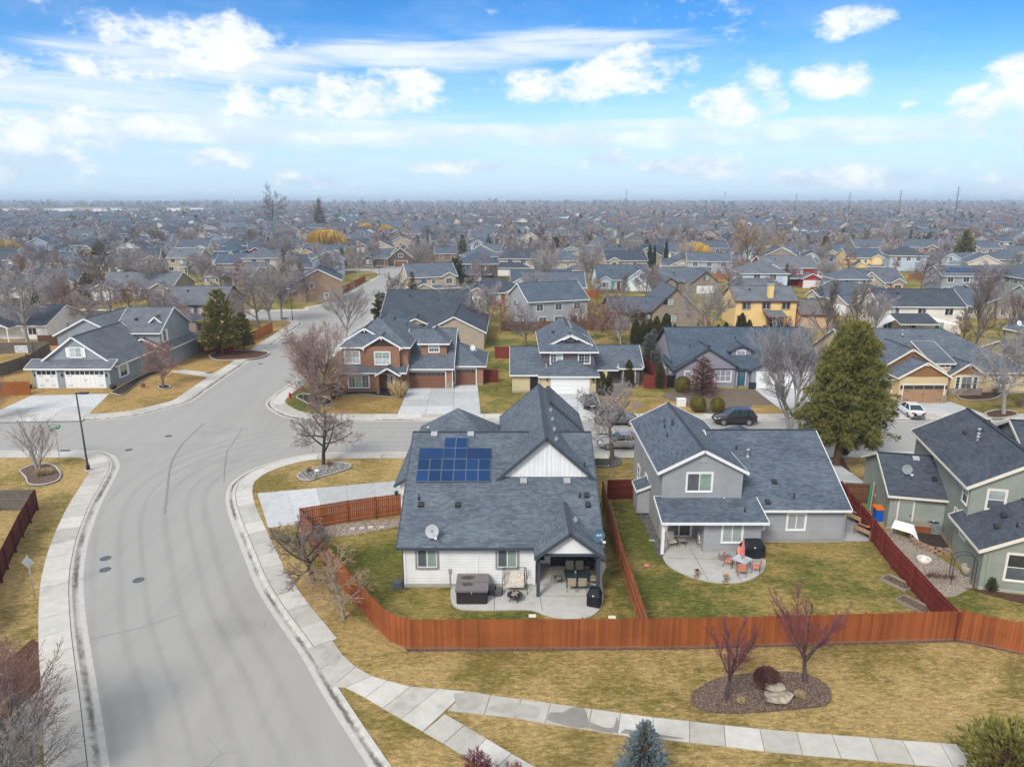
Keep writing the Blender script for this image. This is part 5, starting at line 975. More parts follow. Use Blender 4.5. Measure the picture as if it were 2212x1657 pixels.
# ------------------------------------------------------------------ the houses further back
def gen(name, label, x, y, rz, w, d, style, wall, roof='shingle', trim='white', seed=0, group=None, det=2, gmat='white', gcol=None, z=0.0):
    """det 2: windows with panes, 1: windows as one piece. Front of the house is local -y."""
    rg = random.Random(seed); h = House(name, label, 'house', x, y, rz, wall=wall, trim=trim, roof=roof, rel=True, group=group, z=z)
    ws = []
    def W(f, u, pl, zz, ww, hh, c=2, r=1): ws.append((f, u, pl, zz, ww, hh, c, r))
    hw = w / 2; mir = -1 if rg.random() < .5 else 1
    X = lambda a, b: (min(a * mir, b * mir), max(a * mir, b * mir))
    if style == 'ranch':
        h.vol(-hw, hw, 0, d, 2.75, 'x', .48, ends='gg' if rg.random() < .6 else 'hh'); a, b = X(-hw - .1, -hw + 6.4); h.vol(a, b, -3.0, d * .5, 2.7, 'y', .5, walls='FLR'); a2, b2 = X(hw - 5.4, hw - .6); h.vol(a2, b2, -.9, d * .5, 2.75, 'y', .55, walls='FLR')
        h.garage('F', (a + b) / 2, -2.68, 4.8, 2.1, gmat, 4, 4 if det > 1 else 1); W('F', (a2 + b2) / 2, -.55, .95, 1.8, 1.3); W('F', mir * .3, .42, 1, 1.2, 1.2); h.door('F', mir * 1.9, .42, 1, 2.1, 'brown_door')
        for k in range(3): W('B', -hw * .6 + k * hw * .6, d - .42, 1.0, 1.4, 1.2)
        W('R', d * .5, hw - .32, 1, 1.1, 1.2); W('L', d * .5, -hw + .32, 1, 1.1, 1.2)
    elif style == 'two':
        h.vol(-hw, hw, 0, d, 5.3, 'x', .5); a, b = X(-hw + .3, -hw + 6.2); h.vol(a, b, -4.0, 3, 2.7, 'y', .5, walls='FLR'); a2, b2 = X(hw - 4.6, hw - .4); h.vol(a2, b2, -.8, 4, 5.32, 'y', .55, walls='FLR'); h.shed(*X(-hw + 6, hw), -1.8, .4, 2.6, .3)
        h.garage('F', (a + b) / 2, -3.68, 4.7, 2.1, gmat, 4, 4 if det > 1 else 1); W('F', (a2 + b2) / 2, -.45, 3.6, 1.5, 1.3); W('F', (a2 + b2) / 2, -.45, .9, 1.6, 1.4); W('F', mir * -hw * .35, .42, 3.6, 1.3, 1.2); W('F', mir * .2, .42, 3.6, .9, 1.0, 1)
        for k in range(3): W('B', -hw * .6 + k * hw * .6, d - .42, 3.5, 1.3, 1.2); W('B', -hw * .5 + k * hw * .5, d - .42, .9, 1.5, 1.3)
        for f, pl in (('L', -hw + .32), ('R', hw - .32)): W(f, d * .35, pl, 3.6, 1.0, 1.2, 1, 2); W(f, d * .65, pl, 1.0, 1.0, 1.2, 1, 2)
    elif style == 'gable':
        h.vol(-hw, hw, 1.0, d, 2.8, 'x', .55); a, b = X(-hw - .2, -hw + w * .52); rzz = h.vol(a, b, -2.2, d * .6, 2.8, 'y', .78, walls='FLR'); a2, b2 = X(hw - 4.5, hw - .5); h.vol(a2, b2, .1, d * .5, 2.8, 'y', .6, walls='FLR')
        h.garage('F', (a + b) / 2, -1.88, 4.7, 2.1, gmat, 4, 4 if det > 1 else 1); W('F', (a + b) / 2, -1.88, 3.5, 1.5, 1.2); W('F', (a2 + b2) / 2, .42, .9, 1.7, 1.3); h.door('F', mir * 1.3, 1.42, 1, 2.1, 'brown_door')
        for k in range(3): W('B', -hw * .6 + k * hw * .6, d - .42, 1.0, 1.4, 1.2)
        W('R', d * .55, hw - .32, 3.3, 1.0, 1.1); W('L', d * .55, -hw + .32, 3.3, 1.0, 1.1)
    elif style == 'hip2':
        a, b = X(-hw + 2.5, hw); h.vol(a, b, 0, d, 5.5, 'x', .5, ends='hh', ov=.5); a2, b2 = X(-hw, hw - 2); h.vol(a2, b2, -3, d * .6, 2.75, 'x', .45, ends='hh', ov=.5, walls='FLR')
        h.garage('F', mir * (-hw + 3.6), -2.48, 4.7, 2.1, gmat, 4, 4 if det > 1 else 1); m_ = (a + b) / 2; W('F', m_ - 2.2, .52, 3.8, 1.6, 1.4); W('F', m_ + 2.0, .52, 3.8, 1.6, 1.4); W('F', mir * 2, -2.48, .9, 1.5, 1.3)
        for k in range(3): W('R', d * (.25 + .25 * k), b - .52, 3.9, .7, .9, 1); W('L', d * (.25 + .25 * k), a + .52, 3.9, .7, .9, 1); W('B', m_ - 3 + 3 * k, d - .52, 3.8, 1.3, 1.2)
    elif style == 'back':                                  # plain garden side: long two-storey wall
        h.vol(-hw, hw, 0, d, 5.2, 'x', .5); a, b = X(-hw * .5, hw * .1); h.shed(a, b, -3.0, .42, 2.6, .22); h.post(a + .2, -2.8, 0, 2.6, .15); h.post(b - .2, -2.8, 0, 2.6, .15)
        for k in range(3): W('F', -hw * .62 + k * hw * .62, .42, 3.6, 1.5, 1.25)
        W('F', hw * .45, .42, .9, 1.6, 1.4); W('F', -hw * .75, .42, .9, 1.6, 1.4)
        h.door('F', (a + b) / 2, .42, 1.7, 2.1, 'offwhite', None, [(-.42, .1, .7, 1.85, 'glass_grey'), (.42, .1, .7, 1.85, 'glass_dark')])
        for f, pl in (('L', -hw + .32), ('R', hw - .32)): W(f, d * .5, pl, 3.6, 1.0, 1.2, 1, 2)
    elif style == 'back1':                                 # garden side of a bungalow
        h.vol(-hw, hw, 0, d, 2.7, 'x', .42); a, b = X(-hw * .2, hw * .45); h.vol(a, b, -2.2, d * .4, 2.65, 'y', .45, walls='')
        h.mb('gable', wall).poly([(a + .5, -1.8, 2.75), (b - .5, -1.8, 2.75), ((a + b) / 2, -1.8, 2.6 + .45 * (b - a) / 2)], [(a, 2.7), (b, 2.7), ((a + b) / 2, 4)]); h.post(a + .4, -1.9, 0, 2.7, .16); h.post(b - .4, -1.9, 0, 2.7, .16)
        for k in (-.72, -.35, .7): W('F', mir * k * hw, .42, 1.0, 1.5, 1.2)
        for f, pl in (('L', -hw + .32), ('R', hw - .32)): W(f, d * .5, pl, 1.0, 1.0, 1.2, 1, 2)
    G_ = [('glass_dark', 'glass_grey'), ('glass_grey', 'glass_blind'), ('glass_pale', 'glass_grey'), ('glass_dark',)]
    for f, u, pl, zz, ww, hh, c, r in ws:
        if det > 1: h.win(f, u, pl, zz, ww, hh, c, r, glass=rg.choice(G_))
        else:
            fm = cached(('w1', ww, hh), lambda: (lambda m: (m.box(-ww / 2 - .12, ww / 2 + .12, -.04, 0, -.12, hh + .12), setattr(m, 'k', 1), m.box(-ww / 2, -.03, -.05, 0, 0, hh), m.box(.03, ww / 2, -.05, 0, 0, hh), m.mesh('window', [MT['white'], MT['glass_grey']]))[-1])(MB())); h.put(fm, 'window', f, u, pl - (.01 if f in 'FL' else -.01), zz)
    h.roof_kit([('pipe', hw * .3, d * .3, (2.7 if style in ('ranch', 'gable', 'back1') else 5.3) + .45 * d * .3), ('cap', -hw * .4, d * .35, (2.7 if style in ('ranch', 'gable', 'back1') else 5.3) + .5 * d * .35)] if det > 1 else [])
    return h
OCC = []                                                   # circles already built on
def keep(x, y, r): OCC.append((x, y, r))
for a in ((-1, 50, 14), (17, 53, 12), (33, 50, 12), (-57, 100, 15), (-13, 95, 15), (8, 94, 14), (30, 96, 15), (54, 93, 16)): keep(*a)
def mid(label, *a, name='house', **k):
    h = gen(name, label, *a, **k); e = h.done(); keep(a[0], a[1] + (a[4] / 2 if abs(math.cos(a[2])) > .5 else 0), max(a[3], a[4]) * .62); return h
PI = math.pi
h = gen('house', 'grey house with wide black roof and pale gable, behind the brown corner house', -16, 126, 0, 16, 22, 'back1', 'w_tan', 'shingle_dark', seed=1); h.vol(1.2, 11.8, -11, 8, 2.9, 'y', .5); h.win('F', 6.5, -10.68, 1, 1.4, 1.2); h.done(); keep(-14, 130, 16)
mid('long tan two-storey house with three dark upper windows, behind the plum house', 9.4, 157.5, 0, 14.2, 11.5, 'back', 'w_tan', 'shingle', seed=2)
h = gen('house', 'taupe gabled house with two stacked windows, behind the green hedge trees', 25, 138.5, 0, 12, 11, 'back1', 'w_taupe', 'shingle', 'brown_trim', seed=3); h.vol(1.9, 11.5, -1.7, 12, 2.85, 'y', .97); h.win('F', 5.2, -1.38, 4.2, 2.0, 1.35); h.win('F', 6.0, -1.38, 1.0, 2.0, 1.4); h.done(); keep(28, 144, 13)
h = gen('house', 'butter yellow two-storey house with yellow chimney and dark red window trim', 49, 136, 0, 12.3, 9.6, 'back', 'w_butter', 'shingle_grey', 'red_trim', seed=4); h.part('chimney', MB().box(.4, 1.4, .9, 1.8, 5.0, 8.1), 'w_butter'); h.part('chimney_cap', MB().box(.3, 1.5, .8, 1.9, 8.1, 8.3), 'steel'); h.vol(6, 13, -1.5, 8, 2.8, 'x', .5, wall='w_peach', roof='shingle_brown'); h.done(); keep(51, 141, 11)
h = gen('house', 'cream white two-storey house with dark patio roof and white shade sails', 74.8, 128.5, R(-2), 15.6, 10.5, 'back', 'w_cream', 'shingle_dark', seed=5); h.shed(-5.9, 1.0, -4.2, .3, 2.7, .28, roof='shingle_dark', trim='offwhite')
h.part('shade_sail', MB().poly([(1.0, -2.5, 3.0), (5.6, -3.0, 2.2), (1.0, .2, 3.6)]), 'white'); h.part('shade_sail', MB().poly([(-6.0, -2.5, 3.2), (-10.4, -4.6, 2.0), (-6.0, .2, 3.8)]), 'white'); h.done(); keep(75, 133, 12)
mid('olive green two-storey house with dark roof at the right edge', 75.5, 99.5, R(-76), 13, 10.5, 'two', 'w_olive', 'shingle', 'offwhite', seed=6)
mid('red and sage two-storey house with grey roof, left of the orange fence', 79, 203, 0, 16, 12, 'two', 'w_red', 'shingle_grey', seed=8)
mid('grey two-storey house with half-round gable window, behind the cream house', 84, 172, 0, 12, 9, 'hip2', 'w_mgrey', 'shingle', seed=9)
mid('tan house with two stepped gables, right of the dark green gable', 97, 188, 0, 15, 13, 'gable', 'w_tan', 'shingle_grey', seed=10)
h = gen('house', 'pale blue-grey two-storey house with solar panels on its grey roof', 116, 182, 0, 13, 9, 'back', 'w_mgrey', 'shingle_grey', seed=11)
for i in range(7): h.part('solar_panel', MB().wq((-4.6 + i * 1.25, 1.6, 6.2), (-3.4 + i * 1.25, 1.6, 6.2), (-3.4 + i * 1.25, 3.4, 7.1), (-4.6 + i * 1.25, 3.4, 7.1)), 'solar_cell')
h.done(); keep(116, 187, 11)
h = gen('house', 'sky blue house with tall white gable and white garage doors', 30.5, 194, 0, 15, 14, 'gable', 'w_ltblue', 'shingle_blue', seed=12); h.garage('F', 5.2, .35, 2.6, 2.1, 'white', 4, 4); h.done(); keep(30, 200, 11)
mid('taupe and cream gabled house with large arched gable window', 47, 189, R(4), 15, 13, 'gable', 'w_taupe', 'shingle', 'brown_trim', seed=13, gmat='white')
mid('dark brown two-storey house with hip roof and brown garage door', -12, 214, 0, 16, 12, 'hip2', 'w_dkbrown', 'shingle_blue', 'white', seed=15, gmat='brown_door')
h = gen('house', 'dark brown house with arched windows and orange door at the top of the road', -46, 268, 0, 20, 13, 'gable', 'w_dkbrown', 'shingle', 'offwhite', seed=16, gmat='brown_door'); h.vol(1.2, 5.0, -1.2, 5, 4.6, 'y', 1.1, walls='FLR'); h.vol(5.4, 9.6, -1.0, 5, 5.2, 'y', 1.0, walls='FLR'); h.win('F', 3.1, -.88, 2.2, 1.4, 2.2, 2, 2); h.win('F', 7.5, -.68, 3.0, 1.6, 2.2, 2, 2); h.door('F', 3.1, -.9, 1.1, 2.0, 'fence_orange'); h.done(); keep(-46, 273, 14)
mid('golden brown two-storey house standing beside the road with dark roof', -53, 176, R(-78), 14, 11, 'two', 'w_ochre', 'shingle_blue', 'white', seed=17)
mid('brown two-storey house with black porch behind the dark pine', -59, 130.5, 0, 11.5, 11.5, 'back', 'w_pink', 'shingle_grey', 'dark_metal', seed=18)
mid('white bungalow at the left edge behind the bare grey tree', -91, 123, 0, 19, 13, 'back1', 'w_white', 'shingle_dark', seed=19)
mid('pale grey bungalow with a small satellite dish on its ridge, upper left', -144, 242, 0, 17, 13, 'back1', 'w_tan', 'shingle_grey', seed=20)
mid('pale taupe two-storey house with white windows, left of the red house', -110, 240, 0, 11, 11, 'back', 'w_tan', 'shingle_grey', seed=21)
mid('long brick-brown bungalow with twin front gables, behind bare purple trees', -94, 177, 0, 19, 14, 'ranch', 'w_taupe', 'shingle_grey', seed=22)
mid('dark roofed bungalow with rose brown walls at the left, behind the round conifer', -123, 188, R(8), 15, 13, 'gable', 'w_pink', 'shingle', seed=23)
mid('grey roofed bungalow with lawn chairs under a white-beamed patio, left', -82, 205, R(-6), 15, 12, 'back1', 'w_tan', 'shingle_brown', seed=24)
mid('red house with white dormer and pale ground floor, left of the road', -94, 276, R(20), 13, 12, 'two', 'w_red', 'shingle_blue', seed=25)
mid('mustard yellow house with broad gable below the large yellow willow', -79, 300, 0, 18, 12, 'ranch', 'w_gold', 'shingle', seed=26)
mid('black roofed bungalow right behind the wide black roof, tan walls', -4, 168, R(4), 15, 12, 'ranch', 'w_tan', 'shingle_dark', seed=27)
mid('blue-roofed bungalow with white half-round gable window, behind the tan two-storey house', 8, 190, 0, 17, 12, 'ranch', 'w_white', 'shingle_blue', seed=28)
mid('grey-green bungalow by the tan gables with brown roof', 120, 150, R(-6), 17, 13, 'ranch', 'w_seafoam', 'shingle_brown', seed=29)
mid('ochre two-storey house with tall dark cypress at its corner', 32, 244, 0, 15, 12, 'back', 'w_ochre', 'shingle_blue', seed=30)
mid('peach bungalow with brown roof between bare trees, far right', 134, 196, R(10), 16, 13, 'gable', 'w_peach', 'shingle_grey', seed=31)
mid('dark green gabled house with white garage, right of the red house', 93, 226, R(6), 13, 12, 'gable', 'w_dkgreen', 'shingle_grey', seed=32)
mid('cream yellow two-storey house with red garage door', 118, 240, R(-4), 12, 11, 'two', 'w_butter', 'shingle_blue', seed=33, gmat='red')
mid('deep blue two-storey house with skylights in its roof, left', -107, 268, 0, 13, 11, 'hip2', 'w_blue', 'shingle_blue', seed=34)
mid('grey white house with white eaves, under the bare trees at the left edge', -135, 150, R(-4), 17, 12, 'ranch', 'w_mgrey', 'shingle', seed=36)
# rows of houses towards the horizon
FARC = [('white', (0.66, 0.66, 0.65)), ('cream', (0.64, 0.58, 0.48)), ('tan', (0.42, 0.35, 0.27)), ('grey', (0.34, 0.35, 0.37)), ('taupe', (0.28, 0.23, 0.19)), ('blue-grey', (0.28, 0.34, 0.42)), ('sage', (0.30, 0.34, 0.27)), ('brown', (0.24, 0.14, 0.09)), ('pale blue', (0.48, 0.56, 0.64)), ('beige', (0.52, 0.45, 0.37))]
FROOF = [('dark grey', 'shingle'), ('black', 'shingle_dark'), ('dark blue-grey', 'shingle_blue'), ('grey', 'shingle_grey'), ('brown-grey', 'shingle_brown')]
FSTY = {'ranch': 'bungalow', 'two': 'two-storey house', 'gable': 'gabled house', 'hip2': 'hip-roofed house', 'back': 'two-storey house', 'back1': 'bungalow'}
FP = {}
for i, (st, w_, d_) in enumerate((('ranch', 17, 13), ('two', 14, 11), ('gable', 15, 12), ('hip2', 15, 12), ('back', 14, 10), ('back1', 16, 12), ('ranch', 15, 12), ('gable', 17, 13), ('two', 13, 12))):
    h = gen('house', 'proto', 0, -300 - i * 30, 0, w_, d_, st, 'siding_any', seed=50 + i, det=1); e = h.done(); FP[i] = (e, st, list(e.children))
rg = random.Random(77); rows = []; spots = []
y = 150.0; k = 0
while y < 1500:
    dy = (30 if k % 2 == 0 else 24) * (1.0 if y < 480 else 1.25); xm = .76 * y + 24; x = -xm + rg.uniform(0, 18); row = []
    while x < xm:
        if not (x > 20 and y > 330 and rg.random() < .34): row.append((x + rg.uniform(-2.5, 2.5), y + rg.uniform(-4, 4) + 6 * math.sin(x * .02 + k), (0 if k % 2 else PI) + rg.choice((0, 0, 0, PI / 2, -PI / 2)) + rg.uniform(-.2, .2) + .25 * math.sin(x * .013 + y * .01)))
        x += rg.uniform(18.5, 24) * (1 if y < 480 else 1.1)
    rows.append(row); y += dy; k += 1
ROADP = catmull([tuple(G(u, v, 0)) for u, v in ((480, 840), (520, 800), (600, 745), (680, 695), (740, 664), (790, 634), (840, 607), (880, 592), (930, 580), (990, 571))], 5) + catmull([tuple(G(u, v, 0)) for u, v in ((690, 682), (600, 681), (520, 682), (430, 682))], 5)
def free(x, y, r):
    if any((x - a) ** 2 + (y - b) ** 2 < (r + c) ** 2 for a, b, c in OCC): return False
    return not any((x - p.x) ** 2 + (y - p.y) ** 2 < (r + 9) ** 2 for p in ROADP)
n_ind = 0; far_list = []; FARH = []
for ri, row in enumerate(rows):
    j = 0
    for x, y, a in row:
        if not free(x, y, 7.5): continue
        if n_ind < 262 and y < 560:
            pi_ = rg.randrange(9); cn, cc = rg.choice(FARC); rn, rm = FROOF[min(4, int(abs(rg.gauss(0, 1.35))))]; e, st, ch = FP[pi_]
            o = thing('house', '%s %s with %s roof, %s from the left in roof row %s' % (cn, FSTY[st], rn, nth(j), nth(ri)), 'house', (x, y, -.05), a, 'houses towards the horizon'); cs = rg.uniform(.9, 1.1)
            for c in ch:
                q = c.copy(); COL.objects.link(q); q.parent = o
                if c.name.startswith(('wall', 'gable')): q.color = (*[v * cs for v in cc], 1)
                if c.name.startswith('roof') and not c.name.startswith('roof_'): q.material_slots[0].link = 'OBJECT'; q.material_slots[0].material = MT[rm]
                for g in c.children: q2 = g.copy(); COL.objects.link(q2); q2.parent = q
            n_ind += 1; j += 1
        else: far_list.append((x, y, a, rg.randrange(4), rg.choice(FARC)[1], FROOF[min(4, int(abs(rg.gauss(0, 1.4))))][1], rg.uniform(.85, 1.1)))
        FARH.append((x, y))
for e, st, ch in FP.values():
    for c in list(ch):
        for g in list(c.children): bpy.data.objects.remove(g)
        bpy.data.objects.remove(c)
    bpy.data.objects.remove(e)
# beyond them: the mass of small roofs, one body
m_, nt_, b_ = newmat('far_tint', 0.85, 0.2); at_ = nd(nt_, 'ShaderNodeVertexColor'); at_.layer_name = 'Col'; col(nt_, b_, at_.outputs[0])
RC = {'shingle': (.085, .10, .125), 'shingle_dark': (.065, .075, .092), 'shingle_blue': (.075, .105, .145), 'shingle_grey': (.125, .138, .158), 'shingle_brown': (.14, .125, .115)}
m = MB(); cols = []
def face(p, c): m.poly(p); cols.extend([c] * len(p))
for x, y, a, kd, wc, rf, s in far_list:
    ca, sa = math.cos(a), math.sin(a); rc = RC[rf]
    def T(px, py, pz): return (x + (px * ca - py * sa) * s, y + (px * sa + py * ca) * s, pz * s - .06)
    def blockhouse(x0, x1, y0, y1, e, ax, p):
        c = [(x0, y0), (x1, y0), (x1, y1), (x0, y1)]
        for i in range(4): q, r = c[i], c[(i + 1) % 4]; face([T(*q, 0), T(*r, 0), T(*r, e), T(*q, e)], wc)
        o = .4
        if ax == 'x':
            ym = (y0 + y1) / 2; z = e + p * (y1 - y0) / 2
            face([T(x0 - o, y0 - o, e - .2), T(x1 + o, y0 - o, e - .2), T(x1 + o, ym, z), T(x0 - o, ym, z)], rc); face([T(x1 + o, y1 + o, e - .2), T(x0 - o, y1 + o, e - .2), T(x0 - o, ym, z), T(x1 + o, ym, z)], rc)
            for xx in (x0, x1): face([T(xx, y0, e), T(xx, y1, e), T(xx, ym, z - .15)], wc)
        else:
            xm = (x0 + x1) / 2; z = e + p * (x1 - x0) / 2
            face([T(x0 - o, y1 + o, e - .2), T(x0 - o, y0 - o, e - .2), T(xm, y0 - o, z), T(xm, y1 + o, z)], rc); face([T(x1 + o, y0 - o, e - .2), T(x1 + o, y1 + o, e - .2), T(xm, y1 + o, z), T(xm, y0 - o, z)], rc)
            for yy in (y0, y1): face([T(x0, yy, e), T(x1, yy, e), T(xm, yy, z - .15)], wc)
    e = 5.2 if kd in (1, 3) else 2.8
    blockhouse(-8, 8, -5, 6, e, 'x', .5); blockhouse(-7.8, -1.6, -8, 0, 2.8, 'y', .6 if kd != 2 else .85); blockhouse(2.4, 7.6, -6, 0, e - .1, 'y', .6)
    for wx in (-.5, 4.2, 5.8): face([T(wx, -6.03, 1), T(wx + 1.1, -6.03, 1), T(wx + 1.1, -6.03, 2.2), T(wx, -6.03, 2.2)], (.06, .065, .07))
fo = m.build('distant_houses', MT['far_tint']); ca_ = fo.data.color_attributes.new('Col', 'FLOAT_COLOR', 'CORNER'); ca_.data.foreach_set('color', [v for c in cols for v in (*c, 1.0)])
struct(fo, 'stuff'); fo['label'] = 'mass of small distant roofs and pale gables below the horizon'
# ------------------------------------------------------------------ fences
def fence(name, label, uv, hgt, mat, rails='in', step=.15, each=False, capmat=None, world=False):
    """base line walked; pickets on the right-hand face, posts and rails on the left-hand face"""
    P = [Vector((p[0], p[1], LZ)) for p in uv] if world else [G(u, v) for u, v in uv]
    e = thing(name, label, 'fence', tuple(P[0])); o0 = P[0]
    pk = cached(('picket', round(hgt, 2), mat, step), lambda: (lambda m: (m.poly([(-.068, -.01, .03), (.068, -.01, .03), (.068, -.01, hgt - .04), (.03, -.01, hgt), (-.03, -.01, hgt), (-.068, -.01, hgt - .04)]), m.poly([(-.068, .012, .03), (-.068, .012, hgt - .04), (-.03, .012, hgt), (.03, .012, hgt), (.068, .012, hgt - .04), (.068, .012, .03)]), m.poly([(.03, -.01, hgt), (.03, .012, hgt), (-.03, .012, hgt), (-.03, -.01, hgt)]), m.poly([(.068, -.01, hgt - .04), (.068, .012, hgt - .04), (.03, .012, hgt), (.03, -.01, hgt)]), m.poly([(-.068, .012, hgt - .04), (-.068, -.01, hgt - .04), (-.03, -.01, hgt), (-.03, .012, hgt)]), m.poly([(-.068, .012, .03), (-.068, -.01, .03), (-.068, -.01, hgt - .04), (-.068, .012, hgt - .04)]), m.poly([(.068, -.01, .03), (.068, .012, .03), (.068, .012, hgt - .04), (.068, -.01, hgt - .04)]), m.mesh('picket', MT[mat]))[-1])(MB()))
    J = MB(); rg = random.Random(len(label)); posts = []
    for a, b in zip(P, P[1:]):
        d = b - a; L = d.length; d.normalize(); ang = math.atan2(d.y, d.x); nl = Vector((-d.y, d.x, 0)); n = max(1, int(L / step))
        for i in range(n):
            p = a + d * (L * (i + .5) / n) - o0; p.z = rg.uniform(-.012, .012); s = (L / n) / .146
            if each: q = link('picket', pk, e, tuple(p), ang); q.scale = (s, 1, 1)
            else:
                w = L / n * .47; J.poly([p - d * w + Vector((0, 0, .03)), p + d * w + Vector((0, 0, .03)), p + d * w + Vector((0, 0, hgt)), p - d * w + Vector((0, 0, hgt))]); J.poly([p + d * w + nl * .02 + Vector((0, 0, .03)), p - d * w + nl * .02 + Vector((0, 0, .03)), p - d * w + nl * .02 + Vector((0, 0, hgt)), p + d * w + nl * .02 + Vector((0, 0, hgt))]); J.poly([p - d * w + Vector((0, 0, hgt)), p + d * w + Vector((0, 0, hgt)), p + d * w + nl * .02 + Vector((0, 0, hgt)), p - d * w + nl * .02 + Vector((0, 0, hgt))])
        for z in (.3, hgt * .56, hgt - .22):
            c = a + d * L / 2 - o0 + nl * .045 + Vector((0, 0, z)); MB().obox((0, 0, 0), (L / 2, 0, 0), (0, .02, 0), (0, 0, .045)).build('rail', MT[mat], e).matrix_local = Matrix.Translation(c) @ Matrix.Rotation(ang, 4, 'Z')
        k = max(1, round(L / 2.4))
        for i in range(k + 1):
            p = a + d * (L * i / k) - o0 + nl * .08
            if not any((p - q).length < .5 for q in posts):
                posts.append(p); link('post', cached(('post', round(hgt, 2), mat), lambda: MB().box(-.05, .05, -.05, .05, -.1, hgt + .03).mesh('post', MT[mat])), e, tuple(p), ang)
    if not each: J.build('pickets', MT[mat], e)['kind'] = 'stuff'
    if not each: pass
    return e
fence('wood_fence', 'long orange-brown cedar fence along the dry grass, in the foreground', [(881, 1402), (1160, 1401), (1450, 1399), (1760, 1391), (2073, 1382), (2240, 1419)], 1.84, 'fence_cedar', step=.165, each=True)
fence('wood_fence', 'orange-brown cedar side fence curving from the driveway to the foreground corner', [(650, 1148), (700, 1222), (760, 1297), (811, 1356), (841, 1386), (880, 1401)], 1.84, 'fence_cedar', each=True)
fence('wood_fence', 'cedar fence with rails beside the concrete driveway, left of the white house', [(868, 1113), (752, 1129), (652, 1147)], 1.84, 'fence_cedar', each=True)
fence('wood_fence', 'cedar fence between the white house and the grey house', [(1303, 1086), (1306, 1105), (1341, 1229), (1376, 1335), (1396, 1396)][::-1], 1.84, 'fence_cedar', each=True)
fence('red_gate_fence', 'short dark red fence with gate between the white and the grey house', [(1364, 1078), (1312, 1079)], 1.75, 'fence_red')
fence('red_fence', 'dark red fence with posts between the grey house and the green house', [(2066, 1384), (2013, 1327), (1928, 1229), (1883, 1169), (1832, 1107), (1815, 1083)], 1.75, 'fence_red', each=True)
fence('wood_fence', 'dark brown board gate fence beside the green house', [(1886, 1089), (1822, 1086)], 1.75, 'wood_brown')
fence('maroon_fence', 'dark maroon fence at the left edge along the dry lawn', [(80, 1103), (48, 1160), (15, 1230), (-12, 1290), (-50, 1390)], 1.75, 'fence_maroon', each=True)
fence('grey_fence', 'weathered grey board fence at the left edge, inside the maroon fence', [(79, 1102), (-80, 1104)], 1.75, 'fence_grey')
fence('wood_fence', 'bright orange board fence left of the blue-grey garage', [(-20, 856), (66, 853)], 1.75, 'fence_orange')
fence('grey_fence', 'weathered grey fence behind the basketball hoop', [(107, 765), (70, 790), (20, 808), (-30, 822)], 1.8, 'fence_grey'); fence('grey_fence', 'weathered grey fence in front of the white bungalow at the left edge', [(110, 762), (-40, 765)], 1.8, 'fence_grey')
fence('red_fence', 'red board fence behind the pine on the left corner lot', [(388, 762), (505, 764)], 1.8, 'fence_red'); fence('wood_fence', 'orange board fence beside the road right of the pine', [(506, 757), (560, 733), (590, 716)], 1.8, 'fence_orange')
fence('red_fence', 'bright red fence behind the plum house', [(-2.6, 108), (18, 108)], 1.9, 'fence_red', world=True); fence('red_fence', 'red fence slanting away right of the plum house', [(18, 108), (20.2, 92)], 1.8, 'fence_red', world=True); fence('red_fence', 'short red fence beside the bay window of the plum house', [(17.3, 90), (20.2, 90)], 1.8, 'fence_red', world=True); fence('black_gate', 'black board gate left of the lavender house', [(20.3, 90.2), (21.4, 90.2)], 1.7, 'black', world=True)
fence('red_fence', 'red fence left of the plum house seen by its driveway', [(-4.0, 93), (-1.9, 93)], 1.8, 'fence_red', world=True)
fence('wood_fence', 'red-brown fence beside the upper road near the golden house', [(742, 633), (790, 608)], 1.8, 'fence_cedar'); fence('wood_fence', 'orange fence near the dark brown hip-roofed house', [(938, 598), (962, 597)], 1.8, 'fence_orange')
fence('wood_fence', 'dark brown fence behind the bare red shrubs in the middle', [(-2, 132), (22, 133)], 1.8, 'wood_brown', world=True); fence('wood_fence', 'orange fence beside the taupe gabled house', [(36.8, 130), (39.5, 146)], 1.8, 'fence_cedar', world=True); fence('wood_fence', 'long orange fence below the tan stepped gables', [(78, 186), (101, 184)], 1.9, 'fence_orange', world=True); fence('wood_fence', 'orange fence right of the sky blue house', [(39, 213), (52, 213)], 1.9, 'fence_orange', world=True); fence('red_fence', 'dark red fence under the bare trees right of the craftsman house', [(66, 101), (70, 88)], 1.8, 'fence_red', world=True); fence('red_fence', 'dark red fence behind the large pine', [(40.8, 108), (50, 109)], 1.8, 'fence_red', world=True)
for i, (x0_, x1_, y_, mt_) in enumerate(((-80, -62, 118, 'wood_brown'), (-118, -98, 165, 'fence_grey'), (-98, -74, 225, 'fence_cedar'), (56, 75, 160, 'fence_orange'), (100, 118, 165, 'fence_cedar'), (60, 80, 222, 'fence_orange'), (-30, -6, 245, 'fence_orange'), (2, 22, 178, 'fence_cedar'), (122, 140, 220, 'fence_orange'), (12, 34, 262, 'fence_red'))):
    fence('garden_fence', '%s garden fence between back yards, %s counted from the left' % ({'wood_brown': 'dark brown', 'fence_grey': 'grey', 'fence_cedar': 'red-brown', 'fence_orange': 'orange', 'fence_red': 'red'}[mt_], nth([-118, -98, -80, -30, 2, 12, 56, 60, 100, 122].index(x0_))), [(x0_, y_), (x1_, y_ + 1)], 1.8, mt_, world=True)

